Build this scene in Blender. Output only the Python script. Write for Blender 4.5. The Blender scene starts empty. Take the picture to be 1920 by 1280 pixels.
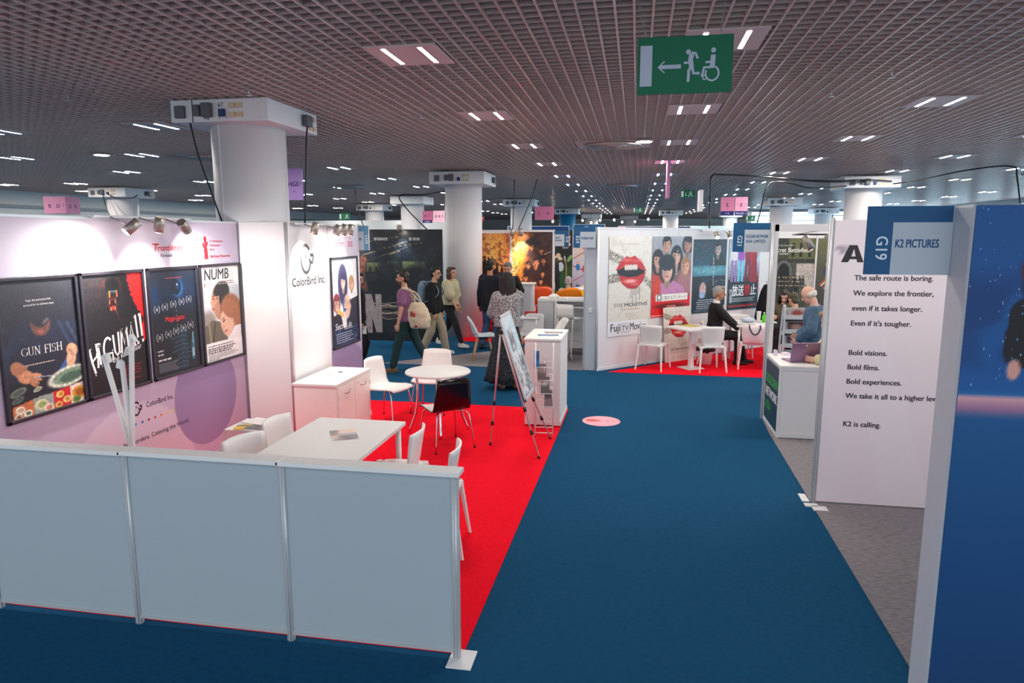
import bpy, bmesh, math, random
import numpy as np
from mathutils import Vector, Matrix, noise as mnoise

random.seed(7)
rng = np.random.default_rng(7)
S = bpy.context.scene
COL = S.collection
PI = math.pi
V = Vector

# ------------------------------------------------------------------ camera
cam_d = bpy.data.cameras.new('camera')
cam_d.lens = 24.0
cam_d.sensor_width = 36.0
cam_d.clip_end = 300
cam = bpy.data.objects.new('camera', cam_d)
COL.objects.link(cam)
cam.location = (0, 0, 2.34)
cam.rotation_euler = (math.radians(90 - 8.793), 0, math.radians(10.284))
S.camera = cam

# ------------------------------------------------------------------ exposure and world
S.view_settings.view_transform = 'Standard'
S.view_settings.look = 'None'
S.view_settings.gamma = 1.0
S.view_settings.use_curve_mapping = False
S.view_settings.exposure = 1.05
world = bpy.data.worlds.new('world')
S.world = world
world.use_nodes = True
wb = world.node_tree.nodes['Background']
wb.inputs[0].default_value = (0.86, 0.93, 1.0, 1)
wb.inputs[1].default_value = 0.75
TUBE = 175.0        # ceiling tube strength
SPOT = 1.0         # spotlight multiplier
CEIL = 3.80


# ------------------------------------------------------------------ helpers
def lin(c):
    c = [x / 255.0 for x in c]
    return tuple(x / 12.92 if x <= 0.04045 else ((x + 0.055) / 1.055) ** 2.4 for x in c)


MATS = {}


def mat(name, rgb, rough=0.5, metal=0.0, emit=0.0, bump=0.0, bscale=200.0, spec=0.5, trans=0.0, coat=0.0, var=0.0, vscale=3.0, stretch=None):
    if name in MATS:
        return MATS[name]
    m = bpy.data.materials.new(name)
    m.use_nodes = True
    nt = m.node_tree
    b = nt.nodes['Principled BSDF']
    c = lin(rgb)
    b.inputs['Base Color'].default_value = (*c, 1)
    b.inputs['Roughness'].default_value = rough
    b.inputs['Metallic'].default_value = metal
    b.inputs['Specular IOR Level'].default_value = spec
    b.inputs['Transmission Weight'].default_value = trans
    b.inputs['Coat Weight'].default_value = coat
    if emit:
        b.inputs['Emission Color'].default_value = (*c, 1)
        b.inputs['Emission Strength'].default_value = emit
    if bump or var:
        tc = nt.nodes.new('ShaderNodeTexCoord')
        vec = tc.outputs['Object']
        if stretch:
            mp = nt.nodes.new('ShaderNodeMapping')
            mp.inputs['Scale'].default_value = stretch
            nt.links.new(vec, mp.inputs[0])
            vec = mp.outputs[0]
    if bump:
        n = nt.nodes.new('ShaderNodeTexNoise')
        n.inputs['Scale'].default_value = bscale
        n.inputs['Detail'].default_value = 3
        nt.links.new(vec, n.inputs['Vector'])
        bp = nt.nodes.new('ShaderNodeBump')
        bp.inputs['Strength'].default_value = bump
        bp.inputs['Distance'].default_value = 0.004
        nt.links.new(n.outputs['Fac'], bp.inputs['Height'])
        nt.links.new(bp.outputs['Normal'], b.inputs['Normal'])
    if var:
        n2 = nt.nodes.new('ShaderNodeTexNoise')
        n2.inputs['Scale'].default_value = vscale
        n2.inputs['Detail'].default_value = 5
        nt.links.new(vec, n2.inputs['Vector'])
        mx = nt.nodes.new('ShaderNodeMix')
        mx.data_type = 'RGBA'
        mx.inputs['A'].default_value = (*[x * (1 - var) for x in c], 1)
        mx.inputs['B'].default_value = (*[min(1, x * (1 + var)) for x in c], 1)
        rp = nt.nodes.new('ShaderNodeMapRange')
        rp.inputs['From Min'].default_value = 0.32
        rp.inputs['From Max'].default_value = 0.68
        nt.links.new(n2.outputs['Fac'], rp.inputs['Value'])
        nt.links.new(rp.outputs['Result'], mx.inputs['Factor'])
        nt.links.new(mx.outputs['Result'], b.inputs['Base Color'])
    MATS[name] = m
    return m


def print_mat(name, rough, coat=0.0, emit=0.0):
    m = bpy.data.materials.new(name)
    m.use_nodes = True
    nt = m.node_tree
    b = nt.nodes['Principled BSDF']
    a = nt.nodes.new('ShaderNodeAttribute')
    a.attribute_name = 'Col'
    nt.links.new(a.outputs['Color'], b.inputs['Base Color'])
    b.inputs['Roughness'].default_value = rough
    b.inputs['Coat Weight'].default_value = coat
    b.inputs['Coat Roughness'].default_value = 0.25
    if emit:
        nt.links.new(a.outputs['Color'], b.inputs['Emission Color'])
        b.inputs['Emission Strength'].default_value = emit
    return m


PRINT = print_mat('printed_paper', 0.42)
PRINT_MATT = print_mat('printed_film', 0.6)
PRINT_LIT = print_mat('backlit_fabric', 0.7, emit=0.12)


def tag(o, label=None, cat=None, group=None, kind=None):
    if label:
        o['label'] = label
    if cat:
        o['category'] = cat
    if group:
        o['group'] = group
    if kind:
        o['kind'] = kind
    return o


def thing(name, label, cat, loc=(0, 0, 0), rz=0.0, group=None):
    o = bpy.data.objects.new(name, None)
    o.empty_display_size = 0.1
    COL.objects.link(o)
    o.location = loc
    o.rotation_euler = (0, 0, rz)
    return tag(o, label, cat, group)


def link_mesh(name, me, mats, parent=None, loc=None, rz=0.0):
    o = bpy.data.objects.new(name, me)
    for m in (mats if isinstance(mats, (list, tuple)) else [mats]):
        me.materials.append(m)
    COL.objects.link(o)
    if parent is not None:
        o.parent = parent
    if loc is not None:
        o.location = loc
    if rz:
        o.rotation_euler = (0, 0, rz)
    return o


KIDS = {}


def copy_tree(o, parent=None):
    c = o.copy()
    COL.objects.link(c)
    c.parent = parent
    for ch in list(o.children):
        copy_tree(ch, c)
    return c


class MB:
    """collects shapes into one mesh"""

    def __init__(self):
        self.bm = bmesh.new()
        self.mi = 0

    def _mark(self, faces, smooth=False):
        for f in faces:
            f.material_index = self.mi
            f.smooth = smooth

    def box(self, c, s, rz=0.0, bev=0.0, rot=None):
        M = Matrix.Translation(V(c)) @ (rot if rot is not None else Matrix.Rotation(rz, 4, 'Z')) @ Matrix.Diagonal((*s, 1))
        r = bmesh.ops.create_cube(self.bm, size=1.0, matrix=M)
        vs = r['verts']
        fs = {f for v in vs for f in v.link_faces}
        self._mark(fs)
        if bev:
            es = list({e for v in vs for e in v.link_edges})
            rr = bmesh.ops.bevel(self.bm, geom=es, offset=bev, segments=2, affect='EDGES', profile=0.5)
            self._mark(rr['faces'])
        return self

    def bar(self, a, b, w, h, bev=0.0):
        """rectangular bar from a to b, w across, h up"""
        a, b = V(a), V(b)
        d = b - a
        L = d.length
        x = d.normalized()
        up = V((0, 0, 1)) if abs(x.z) < 0.95 else V((0, 1, 0))
        y = up.cross(x).normalized()
        z = x.cross(y)
        R = Matrix((x, y, z)).transposed().to_4x4()
        return self.box((a + b) / 2, (L, w, h), rot=R, bev=bev)

    def rings(self, rings, close=True, cap=True, smooth=True):
        bm = self.bm
        vr = [[bm.verts.new(p) for p in r] for r in rings]
        fs = []
        n = len(vr[0])
        for i in range(len(vr) - 1):
            for j in range(n if close else n - 1):
                k = (j + 1) % n
                fs.append(bm.faces.new((vr[i][j], vr[i][k], vr[i + 1][k], vr[i + 1][j])))
        self._mark(fs, smooth)
        if cap and close:
            c = [bm.faces.new(list(reversed(vr[0]))), bm.faces.new(vr[-1])]
            self._mark(c)
        return self

    def tube(self, pts, r, n=8, smooth=True):
        pts = [V(p) for p in pts]
        rs = r if isinstance(r, (list, tuple)) else [r] * len(pts)
        t0 = (pts[1] - pts[0]).normalized()
        ref = V((0, 0, 1)) if abs(t0.z) < 0.9 else V((1, 0, 0))
        u = t0.cross(ref).normalized()
        rings = []
        for i, p in enumerate(pts):
            if i == 0:
                t = t0
            elif i == len(pts) - 1:
                t = (pts[i] - pts[i - 1]).normalized()
            else:
                t = ((pts[i] - pts[i - 1]).normalized() + (pts[i + 1] - pts[i]).normalized())
                t = t.normalized() if t.length > 1e-6 else (pts[i + 1] - pts[i]).normalized()
            u = (u - t * u.dot(t)).normalized()
            w = t.cross(u)
            rings.append([p + (u * math.cos(2 * PI * k / n) + w * math.sin(2 * PI * k / n)) * rs[i] for k in range(n)])
        return self.rings(rings, smooth=smooth)

    def cyl(self, a, b, ra, rb=None, n=16):
        return self.tube([a, b], [ra, ra if rb is None else rb], n)

    def lathe(self, prof, c=(0, 0, 0), n=28, sx=1.0, sy=1.0):
        c = V(c)
        rings = [[c + V((r * math.cos(2 * PI * k / n) * sx, r * math.sin(2 * PI * k / n) * sy, z)) for k in range(n)] for r, z in prof]
        return self.rings(rings)

    def ell(self, c, r, rot=None, seg=16):
        M = Matrix.Translation(V(c)) @ (rot if rot is not None else Matrix.Identity(4)) @ Matrix.Diagonal((*r, 1))
        q = bmesh.ops.create_uvsphere(self.bm, u_segments=seg, v_segments=seg // 2 + 2, radius=1.0, matrix=M)
        self._mark({f for v in q['verts'] for f in v.link_faces}, True)
        return self

    def poly(self, pts, vec):
        """planar polygon extruded along vec"""
        bm = self.bm
        a = [bm.verts.new(V(p)) for p in pts]
        b = [bm.verts.new(V(p) + V(vec)) for p in pts]
        n = len(pts)
        fs = [bm.faces.new(a), bm.faces.new(list(reversed(b)))]
        for i in range(n):
            j = (i + 1) % n
            fs.append(bm.faces.new((a[j], a[i], b[i], b[j])))
        self._mark(fs)
        bmesh.ops.recalc_face_normals(bm, faces=fs)
        return self

    def sheet(self, G, th, mi_back=None):
        """a curved sheet through a grid of points, th thick"""
        A = np.array(G, float)
        du = np.gradient(A, axis=0)
        dv = np.gradient(A, axis=1)
        N = np.cross(du, dv)
        N /= np.linalg.norm(N, axis=2, keepdims=True) + 1e-9
        B = A - N * th
        bm = self.bm
        nr, nc = A.shape[:2]
        a = [[bm.verts.new(A[i, j]) for j in range(nc)] for i in range(nr)]
        b = [[bm.verts.new(B[i, j]) for j in range(nc)] for i in range(nr)]
        fa, fb, fe = [], [], []
        for i in range(nr - 1):
            for j in range(nc - 1):
                fa.append(bm.faces.new((a[i][j], a[i + 1][j], a[i + 1][j + 1], a[i][j + 1])))
                fb.append(bm.faces.new((b[i][j], b[i][j + 1], b[i + 1][j + 1], b[i + 1][j])))
        for i in range(nr - 1):
            fe.append(bm.faces.new((a[i][0], b[i][0], b[i + 1][0], a[i + 1][0])))
            fe.append(bm.faces.new((a[i][-1], a[i + 1][-1], b[i + 1][-1], b[i][-1])))
        for j in range(nc - 1):
            fe.append(bm.faces.new((a[0][j], a[0][j + 1], b[0][j + 1], b[0][j])))
            fe.append(bm.faces.new((a[-1][j], b[-1][j], b[-1][j + 1], a[-1][j + 1])))
        self._mark(fa + fb, True)
        self._mark(fe)
        if mi_back is not None:
            for f in fb + fe:
                f.material_index = mi_back
        return self

    def mesh(self, name='m'):
        me = bpy.data.meshes.new(name)
        self.bm.to_mesh(me)
        self.bm.free()
        return me

    def build(self, name, mats, parent=None, loc=None, rz=0.0, label=None):
        o = link_mesh(name, self.mesh(name), mats, parent, loc, rz)
        if label:
            o['label'] = label
        return o


def wire(name, pts, r, m, parent=None, n=6, sag=0):
    return MB().tube(pts, r, n).build(name, m, parent)


def smooth_path(pts, k=6):
    """Catmull-Rom through pts"""
    P = [V(p) for p in pts]
    P = [P[0] * 2 - P[1]] + P + [P[-1] * 2 - P[-2]]
    out = []
    for i in range(1, len(P) - 2):
        for s in range(k):
            t = s / k
            a, b, c, d = P[i - 1], P[i], P[i + 1], P[i + 2]
            out.append(0.5 * ((2 * b) + (c - a) * t + (2 * a - 5 * b + 4 * c - d) * t * t + (3 * b - a - 3 * c + d) * t ** 3))
    out.append(P[-2])
    return out


# ------------------------------------------------------------------ text
BENCH = bpy.data.scenes.new('bench')     # a small side scene to evaluate text and modifiers quickly


def bench(o):
    BENCH.collection.objects.link(o)
    vl = BENCH.view_layers[0]
    vl.update()
    me = bpy.data.meshes.new_from_object(o.evaluated_get(vl.depsgraph))
    BENCH.collection.objects.unlink(o)
    return me


_TX = {}


def glyphs(s, bold=0.0, shear=0.0):
    """triangles of a line of text, cap height 1, left edge at 0"""
    key = (s, shear)
    if key in _TX:
        return _TX[key]
    c = bpy.data.curves.new('t', 'FONT')
    c.body = s
    c.shear = shear
    c.resolution_u = 3
    o = bpy.data.objects.new('t', c)
    me = bench(o)
    n = len(me.vertices)
    co = np.empty(n * 3)
    me.vertices.foreach_get('co', co)
    co = co.reshape(-1, 3)[:, :2]
    fs = [tuple(p.vertices) for p in me.polygons]
    bpy.data.meshes.remove(me)
    bpy.data.objects.remove(o)
    bpy.data.curves.remove(c)
    if n:
        co = co / 0.73
        x0 = co[:, 0].min()
        co[:, 0] -= x0
        w = co[:, 0].max()
    else:
        w = 0.5
        co = np.zeros((0, 2))
    _TX[key] = (co, fs, w)
    return _TX[key]


# a few serif capitals, stroke by stroke (thick stems, thin arms, slab feet)
_SER = {
    'G': (0.78, [('a', .42, .5, .36, .45, 40, 320, .09), ('l', .70, .42, .70, .12, .10), ('s', .70, .42, .2)]),
    'U': (0.76, [('l', .16, 1, .16, .3, .11), ('l', .62, 1, .62, .3, .06), ('a', .39, .3, .23, .27, 180, 360, .08), ('s', .16, 1, .24), ('s', .62, 1, .2)]),
    'N': (0.80, [('l', .16, 0, .16, 1, .05), ('l', .16, 1, .66, 0, .11), ('l', .66, 0, .66, 1, .05), ('s', .16, 0, .22), ('s', .12, 1, .16), ('s', .66, 1, .22)]),
    'F': (0.62, [('l', .18, 0, .18, 1, .11), ('l', .18, .975, .58, .975, .05), ('l', .18, .52, .46, .52, .05), ('s', .18, 0, .28), ('l', .57, .98, .57, .8, .05), ('l', .46, .6, .46, .43, .05)]),
    'I': (0.34, [('l', .17, 0, .17, 1, .11), ('s', .17, 0, .26), ('s', .17, 1, .26)]),
    'S': (0.58, [('a', .29, .74, .20, .24, 30, 270, .085), ('a', .29, .26, .21, .25, -150, 90, .085), ('l', .48, .98, .48, .76, .04), ('l', .10, .24, .10, .02, .04)]),
    'H': (0.84, [('l', .18, 0, .18, 1, .11), ('l', .66, 0, .66, 1, .11), ('l', .18, .52, .66, .52, .05), ('s', .18, 0, .26), ('s', .18, 1, .26), ('s', .66, 0, .26), ('s', .66, 1, .26)]),
    'T': (0.70, [('l', .35, 0, .35, 1, .11), ('l', .04, .975, .66, .975, .05), ('s', .35, 0, .28), ('l', .045, .98, .045, .8, .05), ('l', .655, .98, .655, .8, .05)]),
    'E': (0.66, [('l', .18, 0, .18, 1, .11), ('l', .18, .975, .58, .975, .05), ('l', .18, .52, .46, .52, .05), ('l', .18, .025, .60, .025, .05), ('l', .57, .98, .57, .8, .05), ('l', .60, .02, .60, .2, .05), ('s', .16, 0, .22), ('s', .16, 1, .22)]),
    'M': (0.98, [('l', .16, 0, .16, 1, .05), ('l', .16, 1, .48, .02, .11), ('l', .48, .02, .80, 1, .05), ('l', .80, 0, .80, 1, .11), ('s', .16, 0, .22), ('s', .80, 0, .26), ('s', .12, 1, .16), ('s', .84, 1, .18)]),
    'O': (0.84, [('a', .42, .5, .36, .47, 0, 360, .09)]),
    ' ': (0.40, []),
}


def serif_quads(s):
    qs, x = [], 0.0
    for ch in s:
        w, st = _SER[ch]
        for k in st:
            if k[0] == 'l':
                _, a, b, c, d, t = k
                L = math.hypot(c - a, d - b)
                nx, ny = -(d - b) / L * t / 2, (c - a) / L * t / 2
                qs.append([(x + a + nx, b + ny), (x + a - nx, b - ny), (x + c - nx, d - ny), (x + c + nx, d + ny)])
            elif k[0] == 's':
                _, a, b, t = k
                yy = 0.02 if b < .5 else 0.98
                if 0.1 < b < 0.9:
                    yy = b
                qs.append([(x + a - t / 2, yy - .022), (x + a + t / 2, yy - .022), (x + a + t / 2, yy + .022), (x + a - t / 2, yy + .022)])
            else:
                _, cx, cy, rx, ry, a0, a1, t = k
                m = 14
                for i in range(m):
                    p = []
                    for q, sg in ((i, 1), (i, -1), (i + 1, -1), (i + 1, 1)):
                        an = math.radians(a0 + (a1 - a0) * q / m)
                        tt = t * (0.35 + 0.65 * abs(math.cos(an))) / 2 * sg
                        p.append((x + cx + (rx + tt) * math.cos(an), cy + (ry + tt * .6) * math.sin(an)))
                    qs.append(p)
        x += w
    return qs, x


# ------------------------------------------------------------------ printed artwork (vertex-coloured sheets)
def vnoise(nx, ny, cells, seed=0):
    r = np.random.default_rng(seed)
    cx, cy = max(2, int(cells)), max(2, int(cells * ny / nx))
    g = r.random((cy + 2, cx + 2))
    X = np.linspace(0, cx, nx)
    Y = np.linspace(0, cy, ny)
    xi, yi = X.astype(int), Y.astype(int)
    fx, fy = X - xi, Y - yi
    fx = fx * fx * (3 - 2 * fx)
    fy = (fy * fy * (3 - 2 * fy))[:, None]
    a = g[yi][:, xi] * (1 - fx) + g[yi][:, xi + 1] * fx
    b = g[yi + 1][:, xi] * (1 - fx) + g[yi + 1][:, xi + 1] * fx
    return a * (1 - fy) + b * fy


def sm(e0, e1, x):
    t = np.clip((x - e0) / (e1 - e0 + 1e-9), 0, 1)
    return t * t * (3 - 2 * t)


class Art:
    """A printed sheet w x h metres. Units on it: heights of the sheet, x right, y down from the top left corner."""

    def __init__(self, w, h, nx=0, bg=(255, 255, 255)):
        self.w, self.h, self.W = w, h, w / h
        self.nx = nx
        self.vec = []
        self.layer = 1
        self.bg = bg
        if nx:
            self.ny = max(2, int(nx * h / w))
            xs = np.linspace(0, self.W, nx)
            ys = np.linspace(0, 1, self.ny)
            self.X, self.Y = np.meshgrid(xs, ys)
            self.C = np.ones((self.ny, nx, 3)) * (np.array(bg) / 255.0)

    # --- raster brush
    def mix(self, m, col):
        c = np.array(col, float) / 255.0
        m = m[..., None]
        self.C = self.C * (1 - m) + c * m

    def ell(self, cx, cy, rx, ry, col, ang=0, soft=0.12, op=1.0):
        a = math.radians(ang)
        dx, dy = self.X - cx, self.Y - cy
        u = (dx * math.cos(a) + dy * math.sin(a)) / rx
        v = (-dx * math.sin(a) + dy * math.cos(a)) / ry
        d = np.sqrt(u * u + v * v)
        self.mix((1 - sm(1 - soft, 1 + soft, d)) * op, col)

    def rect(self, x0, y0, x1, y1, col, op=1.0):
        self.mix(((self.X >= x0) & (self.X <= x1) & (self.Y >= y0) & (self.Y <= y1)) * op, col)

    def pol(self, pts, col, op=1.0):
        ins = np.zeros(self.X.shape, bool)
        n = len(pts)
        for i in range(n):
            x0, y0 = pts[i]
            x1, y1 = pts[(i + 1) % n]
            if y0 == y1:
                continue
            cond = (self.Y > min(y0, y1)) & (self.Y <= max(y0, y1))
            ins ^= cond & (self.X < x0 + (self.Y - y0) / (y1 - y0) * (x1 - x0))
        self.mix(ins * op, col)

    def stroke(self, pts, wd, col, op=1.0):
        for (x0, y0), (x1, y1) in zip(pts[:-1], pts[1:]):
            dx, dy = x1 - x0, y1 - y0
            t = np.clip(((self.X - x0) * dx + (self.Y - y0) * dy) / (dx * dx + dy * dy + 1e-9), 0, 1)
            d = np.hypot(self.X - x0 - t * dx, self.Y - y0 - t * dy)
            self.mix((1 - sm(wd * .35, wd * .65, d)) * op, col)

    def grad(self, stops, axis='y', y0=0, y1=1):
        t = (self.Y - y0) / (y1 - y0) if axis == 'y' else (self.X - y0) / (y1 - y0)
        t = np.clip(t, 0, 1)
        xs = [s[0] for s in stops]
        self.C = np.stack([np.interp(t, xs, [s[1][k] / 255.0 for s in stops]) for k in range(3)], -1)

    def noise(self, amp, cells, seed=0, mask=None, mul=True):
        n = vnoise(self.nx, self.ny, cells, seed) - 0.5
        if mask is not None:
            n = n * mask
        self.C = np.clip(self.C * (1 + amp * n[..., None]) if mul else self.C + amp * n[..., None], 0, 1)

    def blotch(self, col, cells, thr, seed=0, op=1.0, mask=None, soft=.08):
        n = vnoise(self.nx, self.ny, cells, seed) * .65 + vnoise(self.nx, self.ny, cells * 2.3, seed + 1) * .35
        m = sm(thr - soft, thr + soft, n) * op
        if mask is not None:
            m = m * mask
        self.mix(m, col)

    def face(self, cx, cy, s, skin=(226, 178, 150), hair=(25, 20, 22), style='short', look=0.0, tone=1.0, neck=True, smile=True):
        sk = tuple(min(255, c * tone) for c in skin)
        sh = tuple(c * .72 for c in sk)
        if style == 'long':
            self.ell(cx, cy + .35 * s, .95 * s, 1.35 * s, hair)
        elif style == 'bob':
            self.ell(cx, cy + .05 * s, .92 * s, 1.05 * s, hair)
        if neck:
            self.ell(cx, cy + .95 * s, .33 * s, .55 * s, sh)
        self.ell(cx, cy - .22 * s, .76 * s, .86 * s, hair)
        self.ell(cx + .03 * s * look, cy + .08 * s, .60 * s, .80 * s, sk, soft=.08)
        self.ell(cx - .34 * s, cy + .2 * s, .26 * s, .62 * s, sh, soft=.6, op=.55)
        self.ell(cx - .1 * s, cy - .62 * s, .62 * s, .30 * s, hair, ang=-12, soft=.1)
        if style in ('bob', 'long'):
            self.ell(cx + .2 * s, cy - .55 * s, .55 * s, .34 * s, hair, ang=14, soft=.1)
        lx = .1 * look * s
        for sg in (-1, 1):
            self.ell(cx + lx + sg * .26 * s, cy - .02 * s, .12 * s, .05 * s, (40, 26, 24), soft=.3)
            self.ell(cx + lx + sg * .26 * s, cy - .15 * s, .15 * s, .03 * s, (50, 34, 30), soft=.4, op=.8)
        self.ell(cx + lx + .04 * s, cy + .22 * s, .07 * s, .12 * s, sh, soft=.5, op=.7)
        self.ell(cx + lx, cy + .48 * s, .2 * s, .06 * s, (176, 70, 66), soft=.3)
        if smile:
            self.ell(cx + lx, cy + .465 * s, .14 * s, .025 * s, (250, 240, 235), soft=.3)

    # --- crisp vector shapes on top
    def vpoly(self, pts, col, faces=None):
        self.vec.append((np.array(pts, float), faces or [tuple(range(len(pts)))], col, self.layer))

    def vrect(self, x0, y0, x1, y1, col):
        self.vpoly([(x0, y1), (x1, y1), (x1, y0), (x0, y0)], col)

    def vell(self, cx, cy, rx, ry, col, n=28, ang=0):
        a0 = math.radians(ang)
        p = []
        for k in range(n):
            t = -2 * PI * k / n
            x, y = rx * math.cos(t), ry * math.sin(t)
            p.append((cx + x * math.cos(a0) - y * math.sin(a0), cy + x * math.sin(a0) + y * math.cos(a0)))
        self.vpoly(p, col)

    def vline(self, pts, wd, col, closed=False):
        P = [np.array(p, float) for p in pts]
        if closed:
            P = P + [P[0]]
        m = len(P)
        L, R = [], []
        for i in range(m):
            if closed and i in (0, m - 1):
                d = P[1] - P[-2]
            else:
                d = P[min(i + 1, m - 1)] - P[max(i - 1, 0)]
            d = d / (np.linalg.norm(d) + 1e-9)
            nrm = np.array((-d[1], d[0])) * wd / 2
            L.append(P[i] + nrm)
            R.append(P[i] - nrm)
        self.vpoly(L + R, col, [(i, i + 1, m + i + 1, m + i) for i in range(m - 1)])

    def ring(self, cx, cy, rx, ry, wd, col, a0=0, a1=360, n=32):
        pts = [(cx + rx * math.cos(math.radians(a0 + (a1 - a0) * k / n)), cy + ry * math.sin(math.radians(a0 + (a1 - a0) * k / n))) for k in range(n + 1)]
        self.vline(pts, wd, col)

    def text(self, s, x, y, h, col, width=None, align='l', bold=0.0, shear=0.0, rot=0.0, xs=1.0):
        """baseline at y, cap height h"""
        co, fs, w = glyphs(s, bold, shear)
        if not len(co):
            return
        sx = h * xs if width is None else width / w
        tw = w * sx
        ox = {'l': 0, 'c': -tw / 2, 'r': -tw}[align]
        p = np.stack([co[:, 0] * sx + ox, -co[:, 1] * h], 1)
        b = bold * 1.5 * h
        for ex, ey in ((0, 0), (b, b * .5), (-b, b * .5), (b, -b * .5), (-b, -b * .5))[:5 if bold else 1]:
            q = p + np.array((ex, ey))
            if rot:
                a = math.radians(rot)
                q = q @ np.array([[math.cos(a), math.sin(a)], [-math.sin(a), math.cos(a)]])
            self.vpoly(q + np.array((x, y)), col, fs)

    def serif(self, s, x, y, h, col, width=None, align='c', only=None):
        qs, w = serif_quads(s)
        sx = h if width is None else width / w
        ox = {'l': 0, 'c': -w * sx / 2}[align]
        for i, q in enumerate(qs):
            self.vpoly([(x + ox + a * sx, y - b * h) for a, b in q], col)

    def lines(self, x0, y0, x1, n, dy, h, col, seed=1, align='l'):
        """tiny credits that read as blurred lines of type"""
        r = random.Random(seed)
        for i in range(n):
            W = (x1 - x0) * r.uniform(.72, 1)
            x = x0 if align == 'l' else (x0 + x1) / 2 - W / 2
            e = x + W
            while x < e:
                ww = r.uniform(1.2, 3.6) * h
                self.vrect(x, y0 + i * dy, min(x + ww, e), y0 + i * dy + h, col)
                x += ww + h * .7

    def build(self, name, parent, loc=(0, 0, 0), rz=0.0, material=None, back=0.004, border=None):
        """sheet stands in the local xz plane facing -y, origin at bottom left"""
        h = self.h
        vs, fs, cs = [], [], []
        off = 0
        if self.nx:
            P = np.stack([self.X * h, np.zeros_like(self.X) - back, h - self.Y * h], -1).reshape(-1, 3)
            cl = np.clip(self.C, 0, 1).reshape(-1, 3)
            idx = np.arange(self.ny * self.nx).reshape(self.ny, self.nx)
            q = np.stack([idx[1:, :-1], idx[1:, 1:], idx[:-1, 1:], idx[:-1, :-1]], -1).reshape(-1, 4)
            vs.append(P)
            cs.append(cl)
            fs += [tuple(a) for a in q.tolist()]
            off = len(P)
        if back > 0:
            e = 0.0004 if self.nx else 0.0
            W = self.w
            b = np.array([(0, 0, 0), (W, 0, 0), (W, 0, h), (0, 0, h), (0, -back + e, 0), (W, -back + e, 0), (W, -back + e, h), (0, -back + e, h)], float)
            vs.append(b)
            cs.append(np.ones((8, 3)) * np.array(self.bg) / 255.0)
            for f in ((0, 3, 2, 1), (4, 5, 6, 7), (0, 1, 5, 4), (1, 2, 6, 5), (2, 3, 7, 6), (3, 0, 4, 7)):
                fs.append(tuple(off + k for k in f))
            off += 8
        for i, (p, ff, col, ly) in enumerate(self.vec):
            z = -back - 0.0005 - 0.00035 * (ly + i * 0.02)
            P = np.stack([p[:, 0] * h, np.full(len(p), z), h - p[:, 1] * h], 1)
            vs.append(P)
            cs.append(np.ones((len(p), 3)) * np.array(col) / 255.0)
            fs += [tuple(off + k for k in f) for f in ff]
            off += len(p)
        me = bpy.data.meshes.new(name)
        me.from_pydata(np.concatenate(vs).tolist(), [], fs)
        C = np.concatenate(cs)
        C = np.where(C <= 0.04045, C / 12.92, ((C + 0.055) / 1.055) ** 2.4)
        at = me.color_attributes.new('Col', 'FLOAT_COLOR', 'POINT')
        at.data.foreach_set('color', np.concatenate([C, np.ones((len(C), 1))], 1).astype(np.float32).ravel())
        return link_mesh(name, me, material or PRINT, parent, loc, rz)


# ------------------------------------------------------------------ materials
WHITE = mat('white_laminate', (232, 231, 230), 0.45)
PANEL = mat('white_panel', (226, 226, 228), 0.5)
GREYPANEL = mat('grey_white_panel', (196, 203, 212), 0.5)
PLASTIC = mat('white_plastic', (236, 234, 231), 0.38)
ALU = mat('brushed_aluminium', (206, 208, 210), 0.38, metal=0.35)
CHROME = mat('chrome', (225, 225, 228), 0.12, metal=1.0)
BLACK = mat('black_plastic', (18, 18, 20), 0.45)
DARK = mat('dark_frame', (62, 60, 68), 0.35, metal=0.5)
COLUMN = mat('column_paint', (222, 221, 224), 0.55)
SILVER = mat('spot_silver', (176, 168, 160), 0.35, metal=0.6)
LAMP = mat('lit_tube', (255, 246, 236), 0.5, emit=TUBE)
BULB = mat('lit_bulb', (255, 244, 230), 0.5, emit=40)
BLUESIGN = mat('blue_sign', (16, 88, 136), 0.4)
WOOD = mat('beech_wood', (205, 160, 110), 0.5, var=.15, vscale=20)
GREENSIGN = mat('green_sign', (0, 122, 84), 0.4)
PINK = mat('pink_sign', (240, 160, 190), 0.5)
REDCARPET = mat('red_carpet_pile', (250, 12, 40), 0.95, bump=.5, bscale=420, spec=.1, var=.06, vscale=30)
BLUECARPET = mat('blue_carpet_pile', (18, 76, 112), 0.95, bump=.5, bscale=420, spec=.1, var=.10, vscale=25)
GREYCARPET = mat('grey_carpet_pile', (138, 132, 137), 0.95, bump=.6, bscale=260, spec=.1, var=.28, vscale=18, stretch=(1, 6, 1))

# ================================================================== SETTING
def struct(name, mb, m, **k):
    o = mb.build(name, m, **k)
    o['kind'] = 'structure'
    return o


struct('floor', MB().box((2, 32, -0.05), (64, 76, 0.1)), BLUECARPET)
BLADE = mat('ceiling_blade', (198, 176, 170), 0.30, spec=.5)
VOID = mat('ceiling_void', (26, 26, 30), 0.9)
mb = MB()
x = -23.0
while x < 23:
    mb.box((x, 33.0, CEIL + 0.03), (0.016, 64.0, 0.06))
    x += 0.124
struct('ceiling_grid', mb, BLADE)['label'] = 'open metal grid ceiling, blades along the hall'
mb = MB()
y = 1.5
while y < 64:
    mb.box((0, y, CEIL + 0.033), (46.0, 0.008, 0.055))
    y += 0.12
struct('ceiling_grid', mb, BLADE)['label'] = 'open metal grid ceiling, blades across the hall'
struct('ceiling', MB().box((0, 33, CEIL + 0.36), (48, 66, 0.1)), VOID)
WALLW = mat('hall_wall_paint', (214, 220, 222), 0.6)
struct('wall_left', MB().box((-20.2, 33, 1.9), (0.2, 66, 3.8)), WALLW)
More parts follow.
